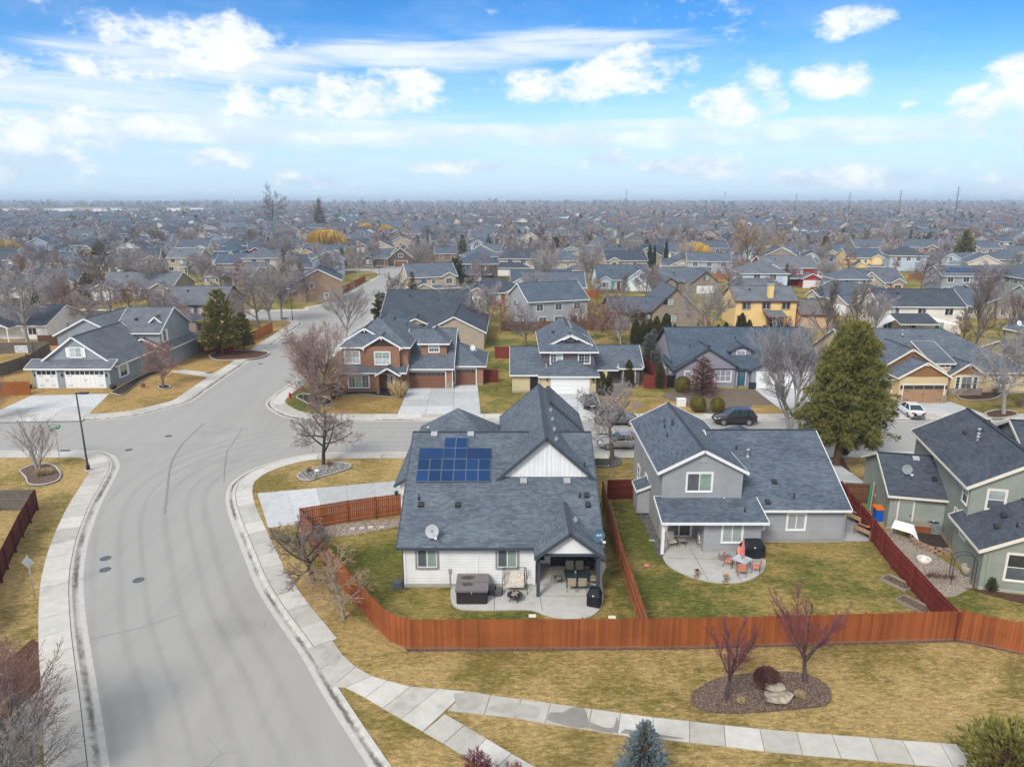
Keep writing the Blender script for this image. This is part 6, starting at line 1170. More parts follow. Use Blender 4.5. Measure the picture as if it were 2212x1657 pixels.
# ------------------------------------------------------------------ trees one can tell apart
def PG(k, u, v, label, s=1.0, **kw): p = G(u, v); keep(p.x, p.y, 1.0); return plant(k, p.x, p.y, label, s=s, **kw)
proto('t_front', *bare(41, 7.0, .19, .24, 10, (44, 66), .14, (8, 8, 5), tr=.015), 'bark_dark', 'twig'); PG('t_front', 699, 1006, 'spreading bare tree in the pebble bed left of the white house', 1.0)
proto('t_lean', *bare(42, 6.4, .20, .24, 10, (40, 70), .15, (8, 8, 5), tr=.012, lean=.25), 'bark_dark', 'twig'); PG('t_lean', 678, 1257, 'dark bare tree with leaning crown beside the pavement and cedar fence', .86)
proto('t_thin', *bare(43, 5.8, .13, .26, 12, (38, 62), .2, (8, 6, 4), tr=.013), 'bark_grey', 'twig_tan'); PG('t_thin', 743, 1338, 'slender bare tree with pale twigs outside the cedar fence corner', .85)
def plum(seed, H):
    T, C = bare(seed, H, .12, .62, 8, (17, 36), .34, (11, 9, 4), (.5, .30, .32, .3), tr=.009, jit=.13, lvl1=2.15, tf=.33); return T, C
proto('plum1', *plum(44, 4.4), 'bark_plum', 'twig_plum'); proto('plum2', *plum(45, 5.4), 'bark_plum', 'twig_plum')
PG('plum1', 1567, 1512, 'smaller purple-twigged plum tree at the left end of the mulch bed', 1.12, name='plum_tree'); PG('plum2', 1738, 1474, 'taller purple-twigged plum tree at the right end of the mulch bed', 1.15, name='plum_tree')
proto('birch', *bare(46, 5.4, .15, .1, 9, (20, 40), .34, (4, 3, 0), tr=.009, stems=5), 'bark_white', 'twig_rose'); PG('birch', 82, 1012, 'multi-stemmed bare birch in the edged bed by the left side street', 1.0, name='birch_tree')
proto('t_gray', *bare(47, 6.2, .17, .2, 10, (38, 62), .2, (9, 8, 5), tr=.016), 'bark', 'twig_red'); PG('t_gray', 353, 837, 'reddish bare tree in a round ring beside the blue-grey house', 1.05)
proto('t_corner', *bare(48, 10.0, .30, .08, 11, (26, 50), .25, (8, 7, 5), tr=.014, stems=4), 'bark', 'twig_rose'); PG('t_corner', 688, 876, 'large reddish bare clump tree in front of the brown corner house', 1.0)
proto('t_corner2', *bare(49, 3.0, .12, .08, 8, (35, 60), .2, (8, 6, 3), tr=.012, stems=4), 'bark_dark', 'twig'); PG('t_corner2', 720, 862, 'low bare shrub against the window of the brown corner house', .9, cat='shrub', name='bare_shrub')
proto('t_street', *bare(50, 7.0, .22, .28, 9, (34, 60), .16, (8, 8, 5), tr=.016), 'bark', 'twig_grey'); PG('t_street', 1323, 995, 'bare street tree in the gravel ring between the white and grey houses', 1.05)
proto('t_tall', *bare(51, 12.4, .26, .12, 13, (18, 36), .36, (8, 7, 4), tr=.018, stems=2, lvl1=.58), 'bark_grey', 'twig_grey'); PG('t_tall', 1705, 926, 'tall twin-stemmed bare grey tree in front of the lavender garage', 1.0)
def bigpine():
    rg = random.Random(60); T, C = MB(), MB(); H = 13.2
    T.tube([(0, 0, -.05), (.16, .0, 2), (.56, .05, 7), (1.0, 0, 12.6)], [.38, .33, .22, .03], 9, False)
    for i in range(420):
        t = (i + rg.random()) / 420; z = 2.2 + (H - 2.6) * t; prof = 3.95 * min(1, .66 + t * 2.2) * (1 - max(0, t - .14) / .86) ** .66 + .38
        th = i * 2.39996 + rg.uniform(-.4, .4); L = prof * rg.uniform(.62, 1.08)
        if t < .12 and rg.random() < .25: continue
        d = Vector((math.cos(th), math.sin(th), .10 + .5 * t - .1 * (1 - t))).normalized(); b = Vector((.08 * z, 0, z)); tip = b + d * L + Vector((.35 * math.sin(th * 3), 0, 0))
        T.tube([tuple(b), tuple(b.lerp(tip, .5) + Vector((0, 0, -.1))), tuple(tip)], [.05, .035, .012], 4, False)
        for q in range(5):
            f = .42 + .6 * rg.random(); c = b.lerp(tip, min(f, 1.03)) + Vector((rg.gauss(0, .26), rg.gauss(0, .26), rg.gauss(.08, .2)))
            r = rg.uniform(.3, .58); ax = (d + Vector((0, 0, .8))).normalized()
            for k in range(32):
                v = Vector((rg.gauss(0, 1), rg.gauss(0, 1), rg.gauss(.35, 1))).normalized(); tuft(C, c + v * r * .25, v + ax * .45, r * rg.uniform(.8, 1.25), .034, rg, 2)
    return T, C
proto('bigpine', *bigpine(), 'bark_pine', 'pine'); PG('bigpine', 1806, 1004, 'large dense green pine between the grey and the green house', 1.0, name='pine_tree')
PG('roundpine', 1822, 985, 'small green shrub at the foot of the large pine', .22, cat='shrub', name='green_shrub')
PG('pine1', 481, 767, 'large dark green pine on the left corner lot', 1.18, name='pine_tree', sz=1.2); PG('pine1', 527, 757, 'smaller green pine right of the large one on the left corner lot', .72, name='pine_tree')
proto('t_left', *bare(52, 13.0, .32, .2, 12, (26, 48), .26, (8, 8, 5), tr=.024), 'bark_grey', 'twig_grey'); PG('t_left', 60, 740, 'tall pale grey bare tree at the left edge before the white bungalow', 1.0)
proto('t_right', *bare(53, 9.4, .24, .24, 11, (32, 58), .2, (8, 8, 5), tr=.019), 'bark_grey', 'twig_grey'); PG('t_right', 2168, 895, 'pale grey bare tree in the edged bed at the right edge', 1.0)
proto('larch', *conifer(61, 4.9, 2.2, z0=.14, whorls=22, per=10, shape=.75, drp=.12, tl=.3, tw=.05, dens=9), 'bark_dark', 'larch_red'); PG('larch', 1516, 855, 'rust-red conifer in the gravel garden of the lavender house', 1.0, name='red_conifer')
proto('bluespruce', *conifer(62, 3.4, 1.55, z0=.02, whorls=24, per=12, shape=.85, drp=.15, tl=.26, tw=.045, dens=14, r0=.08), 'bark_pine', 'blue_spruce'); plant('bluespruce', *G(1388, 1688).xy, 'young blue spruce at the bottom edge beside the path', name='blue_spruce', s=.86)
proto('lowpine', *conifer(63, 3.0, 2.5, z0=.1, whorls=15, per=12, shape=.4, drp=-.15, tl=.42, tw=.06, dens=14, r0=.1, bush=.8), 'bark_pine', 'pine'); plant('lowpine', *G(2165, 1715).xy, 'bushy yellow-green pine in the bottom right corner', name='bushy_pine', s=.92)
proto('edge1', *bare(54, 6.2, .16, .06, 8, (20, 40), .32, (6, 5, 3), tr=.009, stems=6), 'bark_grey', 'twig_red'); proto('edge2', *bare(55, 5.0, .14, .06, 8, (22, 44), .3, (6, 5, 3), tr=.009, stems=6), 'bark_grey', 'twig_grey')
plant('edge1', *G(8, 1672).xy, 'tall pinkish bare shrub in the bottom left corner', cat='shrub', name='bare_shrub', s=1.12); plant('edge2', *G(62, 1712).xy, 'grey bare shrub at the bottom left edge beside the pavement', cat='shrub', name='bare_shrub', s=.9); plant('edge2', *G(-60, 1600).xy, 'grey bare shrub at the far left edge behind the pinkish shrub', cat='shrub', name='bare_shrub', s=1.0); plant('edge1', *G(-20, 905).xy, 'pinkish bare twigs reaching in at the left edge by the driveway', cat='shrub', name='bare_shrub', s=.9)
proto('redshrub', *bare(56, 3.0, .06, .05, 8, (22, 46), .3, (8, 6, 3), tr=.010, stems=6), 'bark_plum', 'twig_plum'); plant('redshrub', *G(1040, 1722).xy, 'purple-red bare shrub at the bottom edge over the branch path', cat='shrub', name='bare_shrub', s=.72); plant('redshrub', *G(1100, 1740).xy, 'second purple-red bare shrub at the bottom edge, just right of the first', cat='shrub', name='bare_shrub', s=.62)
# arborvitae, clipped balls, small spruces
for i, (u, v, s) in enumerate(((1300, 853, .82), (1315, 853, .78), (1357, 836, 1.0), (1424, 838, .95))): PG('arbor', u, v, ['green-brown columnar shrub left of a pair beside the plum garage', 'green-brown columnar shrub right of a pair beside the plum garage', 'green-brown columnar shrub before the bay window of the plum house', 'green-brown columnar shrub left of the lavender house by the black gate'][i], s, cat='shrub', name='columnar_shrub', group='columnar evergreen shrubs')
hx = [(1372, 742, 1.0), (1388, 744, .92), (1402, 746, 1.0), (1416, 748, 1.1), (1436, 746, 1.2), (1455, 742, .8)] + [(1549 + i * 16.5, 712 - (i % 3), [.72, .8, .62, 1.15, .9, .6, .7, .95, .85, .8][i]) for i in range(10)]
for i, (u, v, s) in enumerate(hx):
    y_ = 118 if i < 6 else 120; x_ = (u - CX) / FPX * (y_ * cp_ + 24 * sp_); plant('arbor', x_, y_, '%s from the left in the row of green cone shrubs %s' % (nth(i if i < 6 else i - 6), 'behind the plum house' if i < 6 else 'below the yellow house'), cat='shrub', name='columnar_shrub', s=s * 1.25, group='columnar evergreen shrubs')
proto('ball', MB().tube([(0, 0, -.05), (0, 0, .3)], [.06, .05], 6, False), shrubmesh(33, [(.3, .03), (.8, .35), (.95, .9), (.82, 1.4), (.5, 1.72), (.05, 1.85)], 2400, .09, .04, .3), 'bark', 'boxwood')
for i, (u, v, s) in enumerate(((1507, 889, 1.0), (1549, 889, .9), (1474, 847, 1.1))): PG('ball', u, v, ['clipped yellow-green ball shrub left of two by the street', 'clipped yellow-green ball shrub right of two by the street', 'clipped yellow-green ball shrub against the lavender house corner'][i], s, cat='shrub', name='ball_shrub', group='clipped ball shrubs')
proto('barb', MB().tube([(0, 0, -.05), (0, 0, .3)], [.06, .05], 6, False), shrubmesh(34, [(.25, .03), (.6, .25), (.72, .6), (.6, .95), (.3, 1.15), (.05, 1.2)], 2600, .11, .10, .5), 'bark_dark', 'barberry'); PG('barb', 1655, 1484, 'round dark red barberry shrub in the mulch bed', .82, cat='shrub', name='barberry_shrub')
proto('gspruce', *conifer(64, 4.6, 1.7, z0=.03, whorls=22, per=11, shape=.55, drp=.05, tl=.28, tw=.06, dens=10), 'bark_pine', 'spruce_grey'); PG('gspruce', 1401, 800, 'grey-blue spruce right of the plum house', 1.15, name='grey_spruce'); plant('gspruce', 23.5, 116, 'narrow frosted spruce before the row of cone shrubs', name='grey_spruce', s=.7)
proto('drygrass', MB().tube([(0, 0, -.02), (0, 0, .1)], [.05, .04], 5, False), (lambda m: ([tuft(m, Vector((random.uniform(-.2, .2), random.uniform(-.2, .2), .02)), Vector((random.gauss(0, .35), random.gauss(0, .35), 1)), random.uniform(.5, 1.0), .025, random, 1) for i in range(260)], m)[1])(MB()), 'bark', 'dry_grass')
for u, v, s, lb in ((88, 1029, .9, 'pale dry grass tuft left of two in the birch bed'), (106, 1026, .8, 'pale dry grass tuft right of two in the birch bed'), (860, 858, 2.6, 'tall straw-coloured ornamental grass beside the brown house driveway'), (1600, 1520, .45, 'low dry orange grass clump left of the boulders in the mulch bed'), (1727, 1508, .5, 'low dry yellow grass clump right of the boulders in the mulch bed'), (1685, 1520, .4, 'small dry grass clump in front of the boulders')): PG('drygrass', u, v, lb, s, cat='grass', name='grass_tuft')
for u, v, s, k, lb in ((668, 1022, .22, 'bush_red', 'small reddish shrub left in the pebble bed'), (712, 1008, .22, 'bush_red', 'small reddish shrub right in the pebble bed'), (860, 848, .45, 'bush_purple', 'bare shrub beside the brown house porch'), (2100, 850, .3, 'bush_purple', 'dark bare shrub in the craftsman house bed'), (2150, 852, .35, 'bush_purple', 'dark bare shrub right in the craftsman house bed'), (310, 838, .25, 'bush_red', 'small orange shrub by the blue-grey side wall'), (2200, 880, .4, 'bush_red', 'red bare shrub at the right edge by the lawn'), (1446, 832, .45, 'bush_purple', 'bare shrub beside the black gate')): PG(k, u, v, lb, s, cat='shrub', name='low_shrub')
PG('roundpine', 2140, 1278, 'small olive shrub under the green house window', .16, cat='shrub', name='low_shrub')
# trees of the middle distance, placed one by one
MIDT = [('ash1', 748, 738, .9), ('ash3', 856, 700, .9), ('ash1', 585, 700, 1.15), ('round2', 560, 712, 1.15), ('ash2', 608, 690, 1.1), ('ash2', 660, 655, .95), ('round2', 705, 640, 1.25), ('round1', 372, 725, 1.2), ('round2', 330, 700, 1.0), ('round1', 240, 700, 1.1), ('round1', 195, 715, 1.1), ('red1', 160, 705, 1.2), ('red1', 283, 690, 1.1), ('ash2', 120, 690, 1.0), ('ash1', 905, 605, 1.15), ('red1', 925, 596, .8), ('ash1', 985, 705, .8), ('white1', 1020, 720, .8), ('ash2', 1055, 700, .9), ('round2', 1138, 755, .85), ('ash1', 1160, 690, .9), ('white1', 1222, 690, .9), ('red1', 1285, 735, .95), ('red1', 1330, 740, .8), ('red2', 1240, 735, 1.0), ('red1', 1080, 720, .9), ('ash1', 1270, 640, 1.3), ('white1', 1405, 645, .9), ('white1', 1340, 745, .55), ('round1', 1575, 640, 1.2), ('slim1', 1780, 760, 1.0), ('slim1', 1845, 750, .95), ('round1', 1700, 620, .9), ('round2', 1790, 640, 1.0), ('slim1', 2105, 760, 1.05), ('round1', 2150, 690, 1.0), ('round2', 1985, 640, 1.2), ('white1', 2200, 830, .9), ('red2', 2080, 745, .8), ('ash2', 2140, 640, 1.0), ('white1', 960, 560, 1.2), ('white1', 995, 565, 1.1), ('round2', 480, 640, 1.0), ('ash2', 440, 625, 1.1), ('red1', 520, 620, 1.1), ('round1', 290, 620, 1.1), ('ash1', 330, 640, 1.0), ('red1', 50, 620, 1.3), ('ash2', 100, 600, 1.3), ('tan1', 140, 610, .8), ('round2', 20, 660, 1.2), ('slim1', 2180, 780, .9), ('red2', 1300, 720, .9), ('round1', 1660, 655, .8)]
TN = {'ash': 'grey bare upright tree', 'round': 'brown bare round-crowned tree', 'red': 'reddish bare tree', 'white': 'pale bare tree', 'tan': 'tan bare tree', 'slim': 'slim dark bare tree', 'willow': 'yellow willow', 'spruce': 'dark green conifer', 'roundpine': 'round dark conifer', 'pine': 'green pine', 'cypress': 'dark columnar cypress', 'big': 'huge bare tree'}
def tname(k): return TN.get(k.rstrip('0123456789'), 'tree')
def near(u):
    L = [(60, 'left edge'), (352, 'blue-grey house'), (480, 'dark corner pine'), (640, 'upper road kerb'), (760, 'upper road'), (900, 'brown corner house roof'), (1060, 'wide black roof'), (1220, 'plum house roof'), (1400, 'taupe gabled house'), (1560, 'lavender roof'), (1680, 'yellow house'), (1830, 'large pine top'), (1990, 'cream house'), (2140, 'right edge')]
    return min(L, key=lambda a: abs(a[0] - u))[1]
cnt = {}
for k, u, v, s in sorted(MIDT, key=lambda a: a[1]):
    p = G(u, v); key = (tname(k), near(u)); cnt[key] = cnt.get(key, 0) + 1; keep(p.x, p.y, 1.5)
    plant(k, p.x, p.y, '%s by the %s, %s such from left' % (key[0], key[1], nth(cnt[key] - 1)), s=s * 1.17, group='bare trees between the houses')
for k, x, y, s, lb in (('willow1', -80, 312, 1.55, 'large golden yellow willow in the middle distance left of the road'), ('willow1', -95, 470, 1.25, 'golden willow left of a distant pair'), ('willow1', -82, 474, 1.05, 'golden willow right of a distant pair'), ('willow2', -185, 262, 1.35, 'broad ochre willow at the left edge'), ('willow1', 66, 262, 1.2, 'yellow-green round willow right of the ochre house'), ('tan1', 84, 256, 1.75, 'large tan bare tree in the middle right'), ('tan1', 96, 262, 1.3, 'second tan bare tree right of the large one'), ('big', -216, 655, 2.15, 'huge lone bare tree standing above the horizon at the left'), ('big', -172, 640, 1.5, 'second tall bare tree left of the dark spire conifer'), ('spruce1', -165, 625, 2.7, 'dark spire conifer above the horizon at the left'), ('spruce1', 44, 290, 1.25, 'dark pointed conifer beside the pale house in the middle distance'), ('spruce1', 36, 330, 1.1, 'dark conifer left of the pointed one in the middle distance'), ('spruce2', 58, 312, 1.15, 'broad dark conifer right of the pointed one'), ('cypress', 50, 262, 1.0, 'dark narrow cypress left of three in the middle'), ('cypress', 53, 268, .9, 'dark narrow cypress middle of three'), ('cypress', 56, 262, 1.15, 'dark narrow cypress right of three'), ('cypress', 44, 228, 1.05, 'tall narrow cypress before the ochre house'), ('pine1', 168, 268, 1.5, 'large green pine on the far right among tan roofs'), ('spruce2', 176, 284, 1.2, 'dark conifer right of the large far-right pine'), ('roundpine', 106, 330, 1.4, 'round dark tree below the horizon on the right'), ('roundpine', 198, 250, 1.3, 'dark round conifer at the right edge by the cone hedge'), ('cypress', 206, 246, .7, 'dark cone in the hedge at the far right'), ('roundpine', -118, 222, 1.15, 'round dark green conifer in the left middle distance'), ('roundpine', -106, 178, 1.0, 'round conifer before the brick-brown bungalow'), ('spruce1', -124, 232, .75, 'small pointed conifer before the pale grey bungalow'), ('roundpine', -150, 262, 1.4, 'large round conifer at the upper left'), ('spruce2', -160, 300, 1.2, 'dark conifer behind the large round one, upper left'), ('spruce2', -140, 205, 1.0, 'dark conifer at the left edge under the ochre willow'), ('spruce1', -38, 292, 1.1, 'dark conifer left of the pale bare trees by the road end'), ('spruce2', -62, 262, 1.0, 'blue-green conifer left of the arched window house'), ('spruce1', -18, 262, 1.3, 'tall dark conifer behind the road end'), ('roundpine', 20, 330, 1.2, 'round dark tree in the centre distance'), ('pine1', 130, 300, 1.1, 'green conifer beside the blue two-storey house, right')):
    plant(k, x, y, lb, s=s, name={'willow1': 'willow_tree', 'willow2': 'willow_tree', 'tan1': 'bare_tree', 'big': 'bare_tree'}.get(k, 'conifer_tree'), group='trees of the middle distance'); keep(x, y, 2.5)
rg = random.Random(9); TK = ['ash1', 'ash2', 'ash3', 'round1', 'round2', 'round2', 'red1', 'red2', 'white1', 'slim1', 'ash1', 'ash2', 'round2', 'spruce1', 'spruce2', 'roundpine']
pts = []; tries = 0
while len(pts) < 235 and tries < 9000:
    tries += 1; y = 112 + 330 * rg.random() ** .8; x = rg.uniform(-.76, .76) * y
    if not free(x, y, 2.2) or any((x - a) ** 2 + (y - b) ** 2 < 20 for a, b, _ in pts) or any(abs(x - a) < 7 and abs(y - b) < 7 for a, b in FARH): continue
    if -50 < x < 45 and y < 112: continue
    pts.append((x, y, rg.choice(TK)))
pts.sort(key=lambda p: (int(p[1] // 40), p[0])); bc = {}
for x, y, k in pts:
    b = int(y // 40); key = (b, tname(k)); bc[key] = bc.get(key, 0) + 1
    plant(k, x, y, '%s among the roofs, %s from the left in tree band %s' % (tname(k), nth(bc[key] - 1), nth(b - 2)), s=rg.uniform(.85, 1.4) if k[0] in 'arwt' and k != 'red2' else rg.uniform(.6, 1.0), z=-.05, name='conifer_tree' if k[0] == 's' and k[1] == 'p' or k == 'roundpine' else 'bare_tree', group='trees among the roofs')
# the far wood: thousands of crowns that read as one mass
import numpy as np
def mass(name, label, n, yr, ncl, size, mats, seed, hgt=(5, 10), xr=.80, con=.1, power=1.0):
    r = np.random.default_rng(seed); y = yr[0] + (yr[1] - yr[0]) * r.random(n) ** power; x = (r.random(n) * 2 - 1) * xr * y
    right = (x / y > -.05); kp = right | (r.random(n) < .62); x, y = x[kp], y[kp]; n = len(x)
    h = hgt[0] + (hgt[1] - hgt[0]) * r.random(n) ** 1.6; w = h * (.28 + .22 * r.random(n)); iscon = r.random(n) < con; V = []; Mi = []
    t = r.random((n, ncl)); th = r.random((n, ncl)) * 6.283; rr_ = np.sqrt(r.random((n, ncl)))
    env = np.where(iscon[:, None], (1 - t) * .9 + .05, np.sin(np.clip(t * 2.7 + .25, 0, 3.1)) ** .7)
    cx = x[:, None] + np.cos(th) * rr_ * env * w[:, None]; cy = y[:, None] + np.sin(th) * rr_ * env * w[:, None]; cz = h[:, None] * (np.where(iscon[:, None], .04, .18) + t * .84)
    c = np.stack([cx, cy, cz], -1).reshape(-1, 3); m = len(c); s = size * (.6 + .8 * r.random((m, 1, 1))); d = r.normal(size=(m, 3, 3)) * s; d[:, :, 2] *= 1.25; v = (c[:, None, :] + d).reshape(-1, 3)
    me = bpy.data.meshes.new(name); me.vertices.add(len(v)); me.vertices.foreach_set('co', v.ravel().astype('f4')); me.loops.add(m * 3); me.loops.foreach_set('vertex_index', np.arange(m * 3, dtype='i4')); me.polygons.add(m); me.polygons.foreach_set('loop_start', np.arange(0, m * 3, 3, dtype='i4')); me.polygons.foreach_set('loop_total', np.full(m, 3, dtype='i4'))
    mi = np.where(iscon, len(mats) - 1, r.integers(0, len(mats) - 1, n)); mi = np.repeat(mi, ncl).astype('i4')
    for a in mats: me.materials.append(MT[a])
    me.polygons.foreach_set('material_index', mi); me.update(); me.validate(); o = link(name, me); o['kind'] = 'stuff'; o['label'] = label; return o
TW = ['twig_purple', 'twig_lilac', 'twig_grey', 'twig_lilac', 'twig_purple', 'twig_rose', 'twig', 'conifer_far']
mass('distant_trees', 'bare treetops and conifers among the distant roofs', 3300, (320, 800), 110, .40, TW, 3, (4, 9.5), con=.13)
mass('far_woodland', 'wooded belt of bare treetops along the horizon', 5200, (720, 2600), 46, .95, TW, 4, (6, 13), con=.2, power=.9)
mass('horizon_trees', 'low line of trees on the horizon', 4200, (2300, 6500), 16, 3.2, TW, 5, (12, 22), con=.25)
# ------------------------------------------------------------------ street furniture
def P3(u, v, z=LZ): p = G(u, v, z); return (p.x, p.y, LZ)
t = thing('street_lamp', 'tall black street lamp with flat head at the left junction', 'street lamp', P3(191, 1017)); MB().lathe([(.30, 0), (.30, .10), (.26, .14)], 14).build('base', MT['walk'], t)
MB().lathe([(.16, .14), (.15, .5), (.09, .6), (.06, 7.4)], 10).build('pole', MT['dark_metal'], t, True); MB().beam((0, 0, 7.32), (.35, 0, 7.34), .07, .07).build('arm', MT['dark_metal'], t); MB().box(.3, 1.05, -.18, .18, 7.26, 7.4).build('lamp_head', MT['dark_metal'], t)
for u, v, lb in ((632, 692, 'slim black lamp post at the upper side street corner'), (820, 596, 'slim lamp post at the bend of the upper road')):
    t = thing('street_lamp', lb, 'street lamp', P3(u, v)); MB().lathe([(.12, 0), (.07, .6), (.05, 7.2)], 8).build('pole', MT['dark_metal'], t, True); MB().box(0, .7, -.12, .12, 7.1, 7.22).build('lamp_head', MT['dark_metal'], t)
def sign_plate(par, txt, z, rz, w=.95, h=.2):
    s = MB().box(-w / 2, w / 2, -.008, .008, -h / 2, h / 2).build('name_plate', MT['teal_sign'], par); s.location = (0, 0, z); s.rotation_euler = (0, 0, rz)
    m = MB(); x = -w * .42; i = 0                      # the worn name: white strokes too blurred in the photo to read
    while x < w * .40:
        if txt[i % len(txt)] != ' ': m.box(x, x + .045, -.012, .012, -h * .26, h * .26)
        x += .065; i += 1
    m.build('lettering', MT['white'], s)
t = thing('street_sign', 'green street name signs on a pole at the left corner', 'street sign', P3(128, 986)); MB().tube([(0, 0, 0), (0, 0, 3.0)], .035, 8).build('pole', MT['steel'], t, True); sign_plate(t, 'x xxxxxxxx xx', 3.05, .05, 1.15, .24); sign_plate(t, 'x xxxxxx', 2.78, 1.2, .95, .24)
oc = [(.34 * math.cos(R(22.5 + 45 * i)), .34 * math.sin(R(22.5 + 45 * i))) for i in range(8)]
def octagon(par, z, rz, front): 
    m = MB(); m.poly([(x, -.012, y) for x, y in oc]); m.k = 1; m.poly([(x, .0, y) for x, y in reversed(oc)]); o = m.build('stop_plate', [MT[front], MT['steel']], par); o.location = (0, -.04, z); o.rotation_euler = (0, 0, rz); return o
octagon(t, 2.3, PI - .4, 'red')
t = thing('stop_sign', 'red stop sign with green name plate in front of the brown corner house', 'stop sign', P3(657, 881)); MB().tube([(0, 0, 0), (0, 0, 3.0)], .035, 8).build('pole', MT['steel'], t, True); sign_plate(t, 'x xxxxxx', 3.1, -.1, .95, .26)
o = octagon(t, 2.35, -.9, 'red'); number('STOP', 0, -.02, 0, .2, 'white', o, (0, 0, 0), ext=.001)
t = thing('road_sign', 'grey back of a diamond road sign on the left lawn', 'road sign', P3(75, 1290)); MB().tube([(0, 0, 0), (0, 0, 2.9)], .03, 8).build('pole', MT['steel'], t, True); m = MB(); m.poly([(0, -.03, 2.0), (.42, -.03, 2.42), (0, -.03, 2.84), (-.42, -.03, 2.42)]); m.poly([(0, -.015, 2.0), (-.42, -.015, 2.42), (0, -.015, 2.84), (.42, -.015, 2.42)]); m.build('sign_plate', MT['steel'], t)
t = thing('fire_hydrant', 'red fire hydrant at the corner of the brown house lawn', 'fire hydrant', P3(627, 862)); MB().lathe([(.18, 0), (.18, .06), (.12, .08), (.12, .55), (.17, .58), (.17, .64), (.13, .68), (.09, .80), (.03, .84), (.03, .9)], 12).build('barrel', MT['red'], t, True)
for s in (-1, 1): MB().tube([(0, 0, .45), (s * .22, 0, .45)], .06, 8).build('nozzle', MT['red'], t)
t = thing('utility_box', 'green metal utility box by the street between the white and grey houses', 'utility box', P3(1297, 1004)); MB().box(-.75, .75, -.6, .6, .0, .12).build('pad', MT['walk'], t); MB().box(-.68, .68, -.5, .5, .12, .80).build('cabinet', MT['w_dkgreen2'] if 'w_dkgreen2' in MT else plain('w_dkgreen2', (.10, .13, .09)), t); MB().box(-.70, .70, -.53, .53, .80, .86).build('lid', MT['offwhite'], t)
t = thing('utility_pedestal', 'white utility cabinet on the gravel garden by the street', 'utility cabinet', P3(1471, 877)); MB().box(-.5, .5, -.35, .35, 0, .85).build('cabinet', MT['white'], t); MB().box(-.53, .53, -.38, .38, .85, .92).build('lid', MT['white'], t)
t = thing('basketball_hoop', 'white basketball hoop at the left edge in the back yard', 'basketball hoop', P3(62, 800)); MB().tube([(0, 0, 0), (0, 0, 2.6), (.1, -.7, 3.0)], .06, 8).build('pole', MT['dark_metal'], t); m = MB(); m.box(-.9, .9, -.78, -.75, 2.75, 3.8); m.build('backboard', MT['glass_pale'], t); m = MB()
for a in ((-.9, .9, 2.75, 2.82), (-.9, .9, 3.73, 3.8), (-.9, -.83, 2.82, 3.73), (.83, .9, 2.82, 3.73), (-.3, .3, 2.95, 3.0), (-.3, .3, 3.35, 3.4), (-.3, -.25, 3.0, 3.35), (.25, .3, 3.0, 3.35)): m.box(a[0], a[1], -.80, -.785, a[2], a[3])
m.build('frame', MT['white'], t); MB().tube([(.23 * math.cos(i * .5236), -1.03 + .23 * math.sin(i * .5236), 3.0) for i in range(13)], .015, 5).build('rim', MT['fence_orange'], t)
for x, y, s, lb in ((-63.0, 89.6, 1, 'dark planter left of the blue-grey garage'), (-52.0, 89.6, 1, 'dark planter right of the blue-grey garage')): t = tag(MB().lathe([(.25, 0), (.42, .3), (.46, .55), (.40, .55), (.36, .45)], 12).build('planter', MT['dark_metal'], None, True), lb, 'planter'); t.location = (x, y, LZ)
